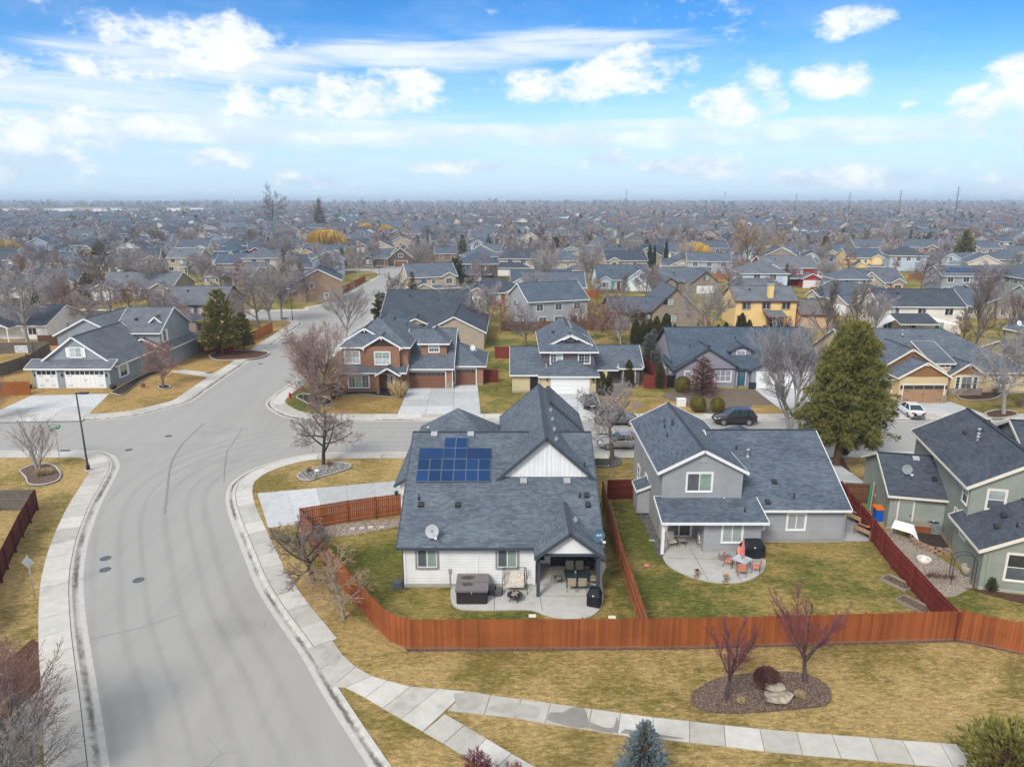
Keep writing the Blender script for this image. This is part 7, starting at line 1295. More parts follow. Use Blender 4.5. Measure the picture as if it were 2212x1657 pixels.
# ------------------------------------------------------------------ cars
def car(name, label, x, y, rz, paintc, suv=False, roofc=None):
    t = thing(name, label, 'car', (x, y, .01), rz); L = 4.75 if not suv else 4.7; W = .91 if not suv else .96; k = 1.0 if not suv else 1.16
    st = [(-2.36, .62, .42, .80), (-2.28, .84, .30, .93), (-1.9, .93, .24, .99), (-1.0, .99, .22, .97), (0, 1.0, .22, .94), (.9, 1.0, .22, .93), (1.4, .98, .22, .88), (1.95, .92, .24, .78), (2.25, .80, .30, .68), (2.37, .58, .40, .58)]
    m = MB(); rings = []
    for sx, wf, z0, z1 in st:
        w = W * wf; z1 = z1 * (k if not suv else k * 1.02); z0 = z0 * (1.15 if suv else 1); mid_ = z0 + (z1 - z0) * .55
        h_ = [(w * .80, z0), (w * .97, z0 + .10), (w, mid_), (w * .97, z1 - .10), (w * .88, z1), (w * .4, z1 + .035)]; ring = [(sx, -a, b) for a, b in h_] + [(sx, a, b) for a, b in reversed(h_)]; rings.append(ring)
    n = len(rings[0]); base = 0
    for r_ in rings: m.v.extend(r_)
    for i in range(len(rings) - 1):
        for j in range(n): m.f.append((i * n + j, i * n + (j + 1) % n, (i + 1) * n + (j + 1) % n, (i + 1) * n + j)); m.uv.append([(0, 0)] * 4); m.mi.append(0)
    m.f.append(tuple(range(n))); m.uv.append([(0, 0)] * n); m.mi.append(0); m.f.append(tuple((len(rings) - 1) * n + j for j in reversed(range(n)))); m.uv.append([(0, 0)] * n); m.mi.append(0)
    m.build('body', MT[paintc], t, True)
    zb = .955 * k; zr = 1.44 if not suv else 1.70; f0, f1 = (.98, .22) if not suv else (1.02, .30); r0, r1 = (-1.78, -1.02) if not suv else (-2.16, -1.75); wb, wr = W * .87, W * .66 if not suv else W * .72
    A = [(f0, -wb, zb), (f1, -wr, zr), (r1, -wr, zr), (r0, -wb, zb)]; B = [(p[0], -p[1], p[2]) for p in A]
    MB().poly([A[0], B[0], B[1], A[1]]).build('windshield', MT['glass_car'], t); MB().poly([B[3], A[3], A[2], B[2]]).build('rear_window', MT['glass_car'], t)
    for S in (A, B):
        q = S if S is B else list(reversed(S)); MB().poly(q).build('side_window', MT['glass_car'], t)
    m = MB(); m.poly([A[1], B[1], B[2], A[2]]); cr = .05; m.poly([(f1 - .1, -wr * .9, zr + cr), (f1 - .1, wr * .9, zr + cr), (r1 + .1, wr * .9, zr + cr), (r1 + .1, -wr * .9, zr + cr)])
    for q in (((f1, -wr, zr), (f1, wr, zr), (f1 - .1, wr * .9, zr + cr), (f1 - .1, -wr * .9, zr + cr)), ((r1, wr, zr), (r1, -wr, zr), (r1 + .1, -wr * .9, zr + cr), (r1 + .1, wr * .9, zr + cr)), ((f1, wr, zr), (r1, wr, zr), (r1 + .1, wr * .9, zr + cr), (f1 - .1, wr * .9, zr + cr)), ((r1, -wr, zr), (f1, -wr, zr), (f1 - .1, -wr * .9, zr + cr), (r1 + .1, -wr * .9, zr + cr))): m.poly(q)
    for S in (A, B):
        m.beam(S[0], S[1], .08, .06); m.beam(S[3], S[2], .10, .07); m.beam((-.35, S[0][1] * 1.005, zb), (-.35, S[1][1] * 1.01, zr), .09, .03)
        if suv: m.beam((-1.3, S[0][1] * 1.005, zb), (-1.3, S[1][1] * 1.01, zr), .09, .03)
    m.build('roof', MT[roofc or paintc], t, False)
    R_ = .33 if not suv else .37; ty = cached(('tyre', suv), lambda: MB().lathe([(R_ * .62, -.1), (R_ * .95, -.11), (R_, -.07), (R_, .07), (R_ * .95, .11), (R_ * .62, .1)], 20).mesh('tyre', MT['rubber'], True)); ri = cached(('rim', suv), lambda: (lambda m: ([m.beam((.05 * math.cos(a), .05 * math.sin(a), .112), (R_ * .6 * math.cos(a), R_ * .6 * math.sin(a), .108), .055, .02) for a in [i * 2 * PI / 5 for i in range(5)]], m.tube([(R_ * .6 * math.cos(i * PI / 10), R_ * .6 * math.sin(i * PI / 10), .105) for i in range(21)], .022, 5), m.lathe([(.08, .09), (.07, .12)], 10), m.mesh('rim', MT['steel']))[-1])(MB()))
    for sx in (-1.38, 1.42):
        for sy in (-1, 1):
            w = link('wheel', cached(('hub', suv), lambda: MB().lathe([(R_ * .6, -.05), (R_ * .6, .06)], 16).mesh('wheel', MT['black'])), t, (sx, sy * (W - .10), R_), rot=(-sy * PI / 2, 0, 0)); link('tyre', ty, w); link('rim', ri, w)
    for sy in (-1, 1):
        MB().obox((2.2, sy * W * .60, .66 * k), (.10, 0, -.02), (-.05 * sy, .17, 0), (0, 0, .06)).build('headlight', MT['lens_white'], t); MB().obox((-2.31, sy * W * .64, .84 * k), (.05, 0, 0), (.04 * sy, .18, 0), (0, 0, .07)).build('tail_light', MT['lens_red'], t); MB().obox((.72, sy * (W + .05), zb + .06), (.07, 0, 0), (0, .08, 0), (0, 0, .06)).build('mirror', MT[paintc], t)
    MB().box(-2.40, -2.36, -.26, .26, .66 * k, .78 * k).build('number_plate', MT['white'], t); MB().box(2.30, 2.39, -.5, .5, .42 * k, .58 * k).build('grille', MT['dark_metal'], t); MB().box(-2.41, -2.3, -.7, .7, .3 * k, .36 * k).build('bumper', MT['plastic_grey'], t)
    return t
m_, nt_, b_ = newmat('glass_car', .04, .7); col(nt_, b_, (.035, .05, .055)); paint('paint_black', (.008, .008, .010)); paint('paint_grey', (.11, .105, .10)); paint('paint_silver', (.30, .295, .28)); paint('paint_white', (.62, .64, .66)); paint('paint_dark', (.022, .015, .018))
yk = y0
car('car', 'black sedan parked on the plum house driveway', 9.3, 82.0, PI / 2 + .03, 'paint_black'); car('car', 'dark grey suv parked at the far kerb behind the bare street tree', 11.5, yk - 1.0, PI, 'paint_grey', True).rotation_euler = (0, 0, .0)
car('car', 'silver grey car at the near kerb left of the grey house', 10.9, G(1345, 966, 0).y, PI, 'paint_silver'); car('car', 'black suv crossover parked at the kerb before the gravel garden', 24.6, yk - .9, PI, 'paint_dark', True); car('car', 'white sedan parked on the craftsman house driveway', 45.9, 78.6, PI / 2 - .12, 'paint_white')
car('car', 'dark car on the driveway beyond the brown porch at the left', -57, 122, 1.2, 'paint_black')
# ------------------------------------------------------------------ the patio of the white house
def tubes(par, name, mat, lines, r=.015, n=6):
    m = MB()
    for l in lines: m.tube(l, r, n)
    return m.build(name, MT[mat], par, True)
plain('tub_cover', (.17, .15, .148), .55, .1, 3); plain('tub_side', (.030, .026, .026), .6, .2); plain('puddle', (.05, .035, .028), .15); plain('floral', (.58, .52, .44), .9, .3, 9); plain('beige', (.36, .30, .22), .9, .1); plain('salmon', (.62, .23, .15), .8, .1); plain('pink', (.60, .17, .17), .8, .12); plain('cushion', (.46, .42, .36), .9, .08); plain('cover_black', (.012, .014, .018), .55, .3, 2); plain('terracotta', (.42, .13, .05), .8); plain('orange', (.72, .17, .015), .5); plain('blue', (.01, .09, .42), .5); plain('block', (.30, .20, .14), .9, .25, 3); plain('yellow', (.75, .5, .02), .5)
zP = LZ + .09
c = G(1019, 1306, zP); t = thing('hot_tub', 'covered dark hot tub with wet cover on the white house patio', 'hot tub', (c.x, c.y + 1.0, zP))
m = MB(); rb = [(-.97, -.97), (.97, -.97), (.97, .97), (-.97, .97)]
def rrect(w, d, r, n=5): return [(sx * (w - r) + r * math.cos(a0 + i * PI / 2 / n), sy * (d - r) + r * math.sin(a0 + i * PI / 2 / n)) for (sx, sy, a0) in ((1, 1, 0), (-1, 1, PI / 2), (-1, -1, PI), (1, -1, 1.5 * PI)) for i in range(n + 1)]
MB().prism(rrect(.95, .95, .15), 0, .82).build('cabinet', MT['tub_side'], t); MB().prism(rrect(1.0, .495, .06), .82, .95).build('cover', MT['tub_cover'], t).location = (0, -.5, 0); MB().prism(rrect(1.0, .495, .06), .82, .97).build('cover', MT['tub_cover'], t).location = (0, .5, 0)
def splash(seed, cx, cy, r, z, par): rg_ = random.Random(seed); q = [(cx + r * (.6 + .5 * rg_.random()) * math.cos(i * PI / 9), cy + r * .6 * (.6 + .5 * rg_.random()) * math.sin(i * PI / 9)) for i in range(18)]; MB().poly([(a, b, z) for a, b in q]).build('puddle', MT['puddle'], par)
splash(1, -.3, .5, .52, .974, t); splash(2, -.3, -.25, .40, .954, t); MB().box(-.03, .03, -1.02, -1.0, .72, .9).build('strap', MT['steel'], t)
for u, v, lb in ((1063, 1288, 'dark storage step left of two beside the hot tub'), (1076, 1290, 'dark storage step right of two beside the hot tub')): c = G(u, v, zP); t = tag(MB().prism(rrect(.24, .26, .1), 0, .38).build('tub_step', MT['plastic_grey']), lb, 'step'); t.location = (c.x, c.y + .35, zP)
c = G(1112, 1288, zP); t = thing('garden_swing', 'cushioned garden swing with black frame under the window', 'garden swing', (c.x, c.y + .75, zP)); t.scale = (1, 1, .84); lines = []
for s in (-1, 1): lines += [[(s * .78, -.55, 0), (s * .72, -.05, 1.75), (s * .66, 0, 1.85)], [(s * .78, .6, 0), (s * .72, .1, 1.75), (s * .66, 0, 1.85)], [(s * .62, 0, 1.85), (s * .62, -.15, .55)], [(s * .62, 0, 1.85), (s * .62, .3, 1.0)]]
tubes(t, 'frame', 'dark_metal', lines + [[(-.66, 0, 1.86), (.66, 0, 1.86)], [(-.62, -.2, .48), (.62, -.2, .48)]], .025); MB().prism(rrect(.60, .30, .1), .44, .58).build('seat_cushion', MT['floral'], t).location = (0, -.05, 0); m = MB().obox((0, .34, .86), (.58, 0, 0), (0, .06, -.02), (0, .1, .33)); m.build('back_cushion', MT['floral'], t)
c = G(1112, 1296, zP); t = thing('fire_pit', 'round black fire pit filled with logs in front of the garden swing', 'fire pit', (c.x, c.y, zP)); MB().lathe([(.22, .18), (.40, .30), (.48, .36), (.48, .40), (.36, .40), (.28, .26)], 18).build('bowl', MT['dark_metal'], t, True); tubes(t, 'leg', 'dark_metal', [[(.25 * math.cos(a), .25 * math.sin(a), .25), (.38 * math.cos(a), .38 * math.sin(a), 0)] for a in (.5, 2.07, 3.64, 5.2)], .025)
for a in (.4, 1.2, 2.2): l = MB().tube([(-.25 * math.cos(a), -.25 * math.sin(a), .40), (.25 * math.cos(a), .25 * math.sin(a), .46)], .06, 8).build('log', MT['wood_weathered'], t)
c = G(1243, 1262, zP); TX, TY = c.x, c.y + .05; t = thing('patio_table', 'black glass patio table under the covered patio', 'table', (TX, TY, zP)); MB().prism(rrect(.72, .50, .12), .70, .725).build('table_top', MT['glass_car'], t)
for s in ((-.6, -.4), (.6, -.4), (.6, .4), (-.6, .4)): tubes(t, 'leg', 'dark_metal', [[(*s, 0), (*s, .70)]], .02)
MB().lathe([(.06, .725), (.06, .90), (.03, .95)], 10).build('candle', MT['steel'], t, True)
def chair(label, x, y, rz, fab, h=1.0, w=.27, z=zP, name='patio_chair', arms=True, pad=.02):
    t = thing(name, label, 'chair', (x, y, z), rz)
    for s in (-1, 1): tubes(t, 'leg', 'dark_metal', [[(s * w, -.25, 0), (s * w, -.22, .42), (s * (w + .0), -.22, .62 if arms else .42)] + ([(s * w, .2, .64)] if arms else [])], .014); tubes(t, 'leg', 'dark_metal', [[(s * w, .28, 0), (s * w, .22, .42), (s * w, .34, h)]], .014)
    MB().obox((0, 0, .42), (w - .01, 0, 0), (0, .24, 0), (0, 0, pad)).build('seat', MT[fab], t); MB().obox((0, .28, .42 + (h - .42) * .52), (w - .01, 0, 0), (0, pad, 0), (0, .055, (h - .44) / 2)).build('backrest', MT[fab], t); return t
chair('tan patio chair behind the black table, left one', TX - .3, TY + .85, 0, 'beige'); chair('tan patio chair behind the black table, right one', TX + .35, TY + .85, 0, 'beige'); chair('patio chair before the black table, left one', TX - .32, TY - .72, PI, 'beige'); chair('patio chair before the black table, right one', TX + .34, TY - .72, PI, 'beige'); chair('patio chair at the left end of the black table', TX - 1.2, TY + .1, PI / 2 + .3, 'beige'); chair('patio chair at the right end of the black table', TX + 1.15, TY - .05, -PI / 2 - .2, 'beige')
t = thing('bar_table', 'small round bar table in the patio corner', 'table', (TX + 1.12, TY + 1.15, zP)); MB().lathe([(.33, .98), (.35, 1.0), (.34, 1.02)], 18).build('table_top', MT['glass_car'], t, True); tubes(t, 'leg', 'dark_metal', [[(.22 * math.cos(a), .22 * math.sin(a), 0), (.05 * math.cos(a), .05 * math.sin(a), .5), (.2 * math.cos(a), .2 * math.sin(a), .98)] for a in (.3, 2.4, 4.5)], .014)
def grill(label, u, v, w, d, hh, rz, z=zP):
    c = G(u, v, z); t = thing('covered_grill', label, 'grill', (c.x, c.y + d, z), rz); P_ = [(w, d), (w, -d), (-w, -d), (-w, d)]
    m = MB(); q = rrect(w, d, .12); m.prism(q, .04, hh * .62); m.build('cover', MT['cover_black'], t); m = MB(); q1 = rrect(w * 1.08, d * 1.05, .12); q2 = rrect(w * .68, d * .62, .1); n = len(q1)
    for i in range(n): a, b, c2, d2 = q1[i], q1[(i + 1) % n], q2[(i + 1) % n], q2[i]; m.poly([(*a, hh * .62), (*b, hh * .62), (*c2, hh), (*d2, hh)])
    m.poly([(*p, hh) for p in q2]); m.build('hood', MT['cover_black'], t); MB().box(-.05, .05, -d * 1.08, -d * 1.0, hh * .66, hh * .72).build('tab', MT['white'], t)
    for s in (-1, 1): MB().lathe([(.07, -.03), (.07, .03)], 10).build('wheel', MT['rubber'], t).location = (s * w * .7, -d * .7, .07)
    return t
grill('black covered grill at the patio edge of the white house', 1285, 1313, .42, .36, 1.15, -.35); grill('large black covered grill beside the grey house patio table', 1628, 1208, .78, .40, 1.25, .05)
c = G(860, 1268); t = thing('composter', 'black ribbed tub beside the corner of the white house', 'tub', (c.x, c.y, LZ)); m = MB()
for i in range(4): m.lathe([(.40 - .02 * i, .1 * i), (.42 - .02 * i, .1 * i + .05), (.40 - .02 * i, .1 * i + .1)], 18)
m.build('body', MT['plastic_grey'], t, True); MB().lathe([(.34, .4), (.28, .47), (.06, .50)], 18).build('lid', MT['plastic_grey'], t, True)
for u, v, lb in ((1150, 1331, 'pale valve cover in the grass before the white house patio'), (1322, 1334, 'pale valve cover in the grass by the cedar fence'), (1408, 1168, 'green valve cover beside the grey house corner')): c = G(u, v); t = tag(MB().prism(rrect(.22, .15, .05), 0, .05).build('valve_cover', MT['offwhite' if 'pale' in lb else 'w_seafoam']), lb, 'valve cover'); t.location = (c.x, c.y, LZ)
# satellite dishes
def dish(label, x, y, z, rz, txt=None, matd='white', r=.40, tmat='black', tilt=.7):
    t = thing('satellite_dish', label, 'satellite dish', (x, y, z), rz); m = MB(); n = 20; rings = [(0, 0.0), (.5 * r, .02), (r, .075)]
    m.v.append((0, 0, 0)); 
    for rr_, d in rings[1:]: m.v.extend([(rr_ * math.cos(i * 2 * PI / n), d, rr_ * math.sin(i * 2 * PI / n) * 1.05) for i in range(n)])
    for i in range(n): m.f.append((0, 1 + i, 1 + (i + 1) % n)); m.uv.append([(0, 0)] * 3); m.mi.append(0); m.f.append((1 + i, 1 + n + i, 1 + n + (i + 1) % n, 1 + (i + 1) % n)); m.uv.append([(0, 0)] * 4); m.mi.append(0)
    m.v = [(a, -b, c_) for a, b, c_ in m.v]; m.v = [(a, b * math.cos(tilt) - c_ * math.sin(tilt) * -1 * .5, c_ * math.cos(tilt * .5) + .62) for a, b, c_ in m.v]
    o = m.build('reflector', MT[matd], t, True); tubes(t, 'mast', 'steel', [[(0, .1, 0), (0, .08, .55)], [(0, .05, .45), (.25, -.45, .35)]], .025); MB().box(.18, .34, -.52, -.40, .30, .40).build('feed', MT['white'], t)
    tubes(t, 'brace', 'steel', [[(-.4, -.1, -.03), (0, .08, .3)], [(.4, -.1, -.03), (0, .08, .3)]], .012)
    if txt: number(txt, 0, -.11, .66, .22, tmat, t, (0, 0, 0), rx=PI / 2 - .35, ext=.001, name='logo')
    return t
q = rr('x', 934, 1168); dish('white round satellite dish on the garden roof of the white house', q[1], q[2], q[3] + .05, 0, 'D', 'dish_white', .42); plain('dish_blue', (.06, .12, .17), .4); dish('blue-grey satellite dish marked dish on the patio gable corner', 5.35, 40.2, 3.35, .1, 'dish', 'dish_blue', .38, 'white'); lw = Matrix.Rotation(R(-13.3), 3, 'Z') @ Vector((1.0, 1.0, 0)); dish('grey satellite dish on the low roof of the green house', 28.58 + lw.x, 49.53 + lw.y, 3.75, -.3, None, 'plastic_lt' if 'plastic_lt' in MT else plain('plastic_lt', (.22, .24, .24)).name, .36); dish('white satellite dish on the roof right of the brown house', -5.3, 93.5, 4.2, .6, None, 'white', .4); dish('small white dish on the olive house roof', 72.5, 100.6, 6.3, .2, None, 'white', .4)
# ------------------------------------------------------------------ the patio of the grey house
a = chair('cream cushioned armchair left of the sliding door', *G(1449, 1180, zP).xy, .25, 'cushion', 1.0, .33, pad=.06); b = chair('cream armchair with lettered pillow right of the sliding door', *G(1516, 1180, zP).xy, -.1, 'cushion', 1.0, .33, pad=.06); m = MB().obox((0, .08, .68), (.26, 0, 0), (0, .05, -.02), (0, .08, .14)); pl_ = m.build('pillow', MT['white'], b); [MB().obox((-.15 + i * .06, .022 + (.0 if i % 2 else .004), .70), (.02, 0, 0), (0, .004, 0), (0, .01, .03 + .012 * (i % 3))).build('lettering', MT['dark_metal'], b) for i in range(6)]
c = G(1472, 1178, zP); t = thing('side_table', 'small square side table between the cream armchairs', 'table', (c.x, c.y, zP)); MB().box(-.25, .25, -.25, .25, .44, .47).build('table_top', MT['beige'], t); tubes(t, 'leg', 'dark_metal', [[(sx * .22, sy * .22, 0), (sx * .22, sy * .22, .44)] for sx in (-1, 1) for sy in (-1, 1)], .015)
c = G(1601, 1228, zP); DX, DY = c.x, c.y; t = thing('dining_table', 'square glass patio table with salmon chairs', 'table', (DX, DY, zP), .75); MB().prism(rrect(.52, .52, .08), .70, .72).build('table_top', MT['glass_pale'], t); tubes(t, 'leg', 'dark_metal', [[(sx * .42, sy * .42, 0), (sx * .40, sy * .40, .70)] for sx in (-1, 1) for sy in (-1, 1)], .018)
for i, (dx, dy, rz) in enumerate(((-.78, .35, 1.1), (.22, .85, -.2), (-.30, -.85, 2.6 + .4), (.80, -.45, -1.9))): chair(['salmon chair left of the glass table', 'salmon chair behind the glass table', 'salmon chair in front of the glass table', 'salmon chair right of the glass table'][i], DX + dx, DY + dy, rz, 'salmon', .98)
t = thing('parasol', 'closed pink parasol standing in the glass table', 'parasol', (DX, DY, zP)); tubes(t, 'pole', 'dark_metal', [[(0, 0, .2), (0, 0, 2.2)]], .02); MB().lathe([(.17, 1.0), (.15, 1.25), (.10, 1.7), (.05, 2.1)], 9).build('canopy', MT['pink'], t); MB().lathe([(.22, .0), (.22, .06), (.05, .1)], 14).build('foot', MT['dark_metal'], t)
c = G(1563, 1210, zP); t = thing('cooler', 'small grey cooler on the grey house patio', 'cooler', (c.x, c.y + .1, zP), .15); MB().box(-.26, .26, -.2, .2, .05, .42).build('body', MT['plastic_lt'], t); MB().box(-.28, .28, -.22, .22, .42, .50).build('lid', MT['steel'], t)
for u, v, lb, fl in ((1505, 1246, 'stone urn with brown plant, left on the grey house patio edge', 0), (1567, 1258, 'stone urn with dry flowers, right on the grey house patio edge', 1)):
    c = G(u, v, zP); t = thing('stone_urn', lb, 'urn', (c.x, c.y, zP)); MB().box(-.17, .17, -.17, .17, 0, .06).build('plinth', MT['stone'], t); MB().lathe([(.12, .06), (.06, .14), (.07, .2), (.16, .34), (.22, .46), (.17, .46)], 14).build('bowl', MT['boulder'], t, True); m = MB(); rg_ = random.Random(u)
    for i in range(60): tuft(m, Vector((0, 0, .44)), Vector((rg_.gauss(0, .8), rg_.gauss(0, .8), .8)), rg_.uniform(.12, .4 if fl else .22), .02, rg_, 1)
    m.build('dry_plant', MT['larch_red' if not fl else 'dry_grass'], t)
c = G(1441, 1196, zP); t = tag(MB().prism(rrect(.22, .28, .04), 0, .12).build('ground_light_box', MT['plastic_grey']), 'dark low box at the foot of the white patio post', 'box'); t.location = (c.x - .5, c.y, LZ)
c = G(1397, 1245 - 21); t = tag(MB().lathe([(.05, 0), (.16, .05), (.2, .12), (.08, .16)], 9).build('grass_toy', MT['pink']), 'small pink toy lying in the grass left of the patio', 'toy'); t.location = (c.x, c.y, LZ)
# ------------------------------------------------------------------ between the grey and the green house
def trough(label, u, v, rz, name='wooden_planter', w=.65, d=.28, h=.78):
    c = G(u, v); t = thing(name, label, 'planter', (c.x, c.y, LZ), rz); m = MB()
    for s in (-1, 1): MB().box(-w, w, s * d - .02, s * d + .02, h - .3, h).build('board', MT['wood_tan'], t); MB().box(s * w - .02, s * w + .02, -d + .02, d - .02, h - .3, h).build('board', MT['wood_tan'], t)
    MB().poly([(-w, -d, h - .08), (w, -d, h - .08), (w, d, h - .08), (-w, d, h - .08)]).build('soil', MT['mulch_dark'], t)
    for sx in (-1, 1):
        for sy in (-1, 1): MB().box(sx * w - .04, sx * w + .04, sy * d - .04, sy * d + .04, 0, h).build('leg', MT['wood_tan'], t)
    return t
trough('raised wooden planter at the back of the side pad by the red fence', 1846, 1130, -1.1); t = trough('raised wooden planter with terracotta pot in front on the side pad', 1866, 1160, -1.1); MB().lathe([(.12, 0), (.17, .2), (.19, .2), (.15, .12)], 12).build('pot', MT['terracotta'], t, True).location = (.2, 0, .75)
def frame(label, u, v, rz, w, d):
    c = G(u, v); t = thing('raised_bed', label, 'raised bed', (c.x, c.y, LZ), rz)
    for s in (-1, 1): MB().box(-w, w, s * d - .04, s * d + .04, 0, .2).build('board', MT['wood_weathered'], t); MB().box(s * w - .04, s * w + .04, -d + .04, d - .04, 0, .2).build('board', MT['wood_weathered'], t)
    MB().poly([(-w, -d, .1), (w, -d, .1), (w, d, .1), (-w, d, .1)]).build('soil', MT['mulch'], t)
frame('upper weathered raised bed frame against the red fence', 1938, 1262, -1.05, .85, .48); frame('lower weathered raised bed frame against the red fence', 1976, 1310, -1.05, .95, .48)
c = G(2075, 1262); t = thing('garden_arch', 'black metal garden arch beside the green house', 'garden arch', (c.x, c.y, LZ), -.25)
for dy in (-.25, .25): tubes(t, 'hoop', 'dark_metal', [[(-.65, dy, 0), (-.65, dy, 1.7)] + [(-.65 * math.cos(a), dy, 1.7 + .5 * math.sin(a)) for a in [i * PI / 8 for i in range(1, 8)]] + [(.65, dy, 1.7), (.65, dy, 0)]], .02)
L_ = [[(s * .65, -.25, z), (s * .65, .25, z + .18)] for s in (-1, 1) for z in [i * .2 for i in range(9)]] + [[(-.65 * math.cos(a), -.25, 1.7 + .5 * math.sin(a)), (-.65 * math.cos(a + .25), .25, 1.7 + .5 * math.sin(a + .25))] for a in [i * PI / 10 for i in range(10)]]; tubes(t, 'lattice', 'dark_metal', L_, .008, 4)
c = G(2013, 1150); t = thing('air_conditioner', 'grey outdoor air conditioner beside the green house wall', 'air conditioner', (c.x, c.y, LZ), -.23); MB().prism(rrect(.42, .42, .08), .05, .85).build('casing', MT['plastic_lt'], t); MB().lathe([(.36, .86), (.36, .89), (.1, .9)], 18).build('fan_grille', MT['dark_metal'], t); MB().lathe([(.06, .9), (.05, .93)], 10).build('hub', MT['white'], t)
for i in range(7): MB().box(-.32 + i * .105, -.30 + i * .105, -.435, -.42, .12, .8).build('fin', MT['plastic_grey'], t)
c = G(1981, 1152); t = thing('wooden_box', 'brown wooden storage box left of the air conditioner', 'box', (c.x, c.y, LZ), -.2); MB().box(-.75, .75, -.35, .35, 0, .72).build('body', MT['fence_cedar'], t); MB().box(-.78, .78, -.38, .38, .72, .77).build('lid', MT['wood_weathered'], t)
c = G(1897, 1122); t = thing('storage_bin', 'blue bin with orange lid beside the green house', 'bin', (c.x, c.y, LZ), -.1); MB().prism(rrect(.36, .42, .1), 0, .95).build('body', MT['blue'], t); MB().prism(rrect(.42, .46, .1), .95, 1.06).build('lid', MT['orange'], t)
c = G(1944, 1160); t = thing('canopy_tarp', 'white tarp draped over a frame by the red fence', 'tarp', (c.x, c.y, LZ), -.4); m = MB(); m.poly([(-.7, -.4, .8), (.6, -.7, .7), (.8, .3, 1.0), (-.4, .6, 1.05)]); m.poly([(.6, -.7, .7), (1.1, -1.0, .3), (.8, .3, 1.0)]); m.build('sheet', MT['white'], t); tubes(t, 'frame', 'steel', [[(-.65, -.38, 0), (-.65, -.38, .8)], [(.58, -.68, 0), (.58, -.68, .7)], [(.76, .28, 0), (.76, .28, .98)], [(-.38, .57, 0), (-.38, .57, 1.03)]], .02)
pc = [G(u, v) for u, v in ((1968, 1172), (1990, 1185), (2018, 1195), (2052, 1197))]; t = thing('block_wall_bed', 'curved raised bed of tan blocks in the gravel yard', 'raised bed', tuple(pc[0])); cc_ = catmull([tuple(p) for p in pc], .42); rg_ = random.Random(3)
for r_ in range(3):
    for i in range(len(cc_) - 1):
        a_, b_2 = cc_[i] - pc[0], cc_[i + 1] - pc[0]; off_ = (b_2 - a_) * (.5 if r_ % 2 else 0); m_c = (a_ + b_2) / 2 + off_; d_ = (b_2 - a_).normalized(); MB().obox((0, 0, 0), (.2, 0, 0), (0, .11, 0), (0, 0, .07)).build('block', MT['block'], t).matrix_local = Matrix.Translation((m_c.x, m_c.y, .08 + r_ * .15)) @ Matrix.Rotation(math.atan2(d_.y, d_.x) + rg_.uniform(-.05, .05), 4, 'Z')
e_ = [p - pc[0] for p in cc_] + [Vector(G(2030, 1165)) - pc[0], Vector(G(1985, 1160)) - pc[0]]; MB().poly([(p.x, p.y, .36) for p in e_]).build('soil', MT['mulch_dark'], t)
c = G(1995, 1214); t = thing('white_basin', 'round white garden basin on the tan gravel', 'basin', (c.x, c.y, LZ)); MB().lathe([(.42, 0), (.45, .3), (.40, .34), (.36, .22)], 16).build('bowl', MT['offwhite'], t, True); MB().lathe([(.3, .26), (.12, .32), (.03, .42)], 10).build('centre', MT['white'], t, True)
c = G(2086, 1242); t = tag(MB().lathe([(.22, 0), (.34, .4), (.36, .7), (.3, .7), (.28, .55)], 14).build('large_pot', MT['beige'], None, True), 'large beige pot under the green house wall beside the arch', 'pot'); t.location = (c.x, c.y, LZ)
c = G(2028, 1256); t = thing('planter_trough', 'grey trough with wire edging and dry plants by the garden arch', 'planter', (c.x, c.y, LZ), -.15); MB().box(-1.0, 1.0, -.3, .3, 0, .3).build('trough', MT['wood_weathered'], t); tubes(t, 'wire_edging', 'dark_metal', [[(-1 + i * .12, -.28, .3), (-1 + i * .12, -.28, .62)] for i in range(17)] + [[(-1, -.28, .55), (1, -.28, .55)]], .008, 4); m = MB(); rg_ = random.Random(8)
for i in range(120): tuft(m, Vector((rg_.uniform(-.9, .9), rg_.uniform(-.2, .2), .28)), Vector((rg_.gauss(0, .4), rg_.gauss(0, .4), 1)), rg_.uniform(.2, .6), .02, rg_, 1)
m.build('dry_plants', MT['larch_red'], t)
for i, (u, v, mt_, lb) in enumerate(((1884, 1096, 'fence_cedar', 'red-brown board leaning on the green house, right of three'), (1879, 1100, 'wood_weathered', 'pale board leaning on the green house, middle of three'), (1873, 1104, 'teal_sign', 'green pole leaning on the green house, left of three'))): c = G(u, v); t = tag(MB().beam((0, 0, 0), (.35, .5, 2.1), .12, .03).build('leaning_board', MT[mt_]), lb, 'board'); t.location = (c.x, c.y, LZ)
c = G(1958, 1162); t = tag(MB().prism(rrect(.12, .1, .03), 0, .45).build('yellow_jug', MT['yellow']), 'small yellow jug left of the wooden storage box', 'jug'); t.location = (c.x + .1, c.y + .6, LZ)
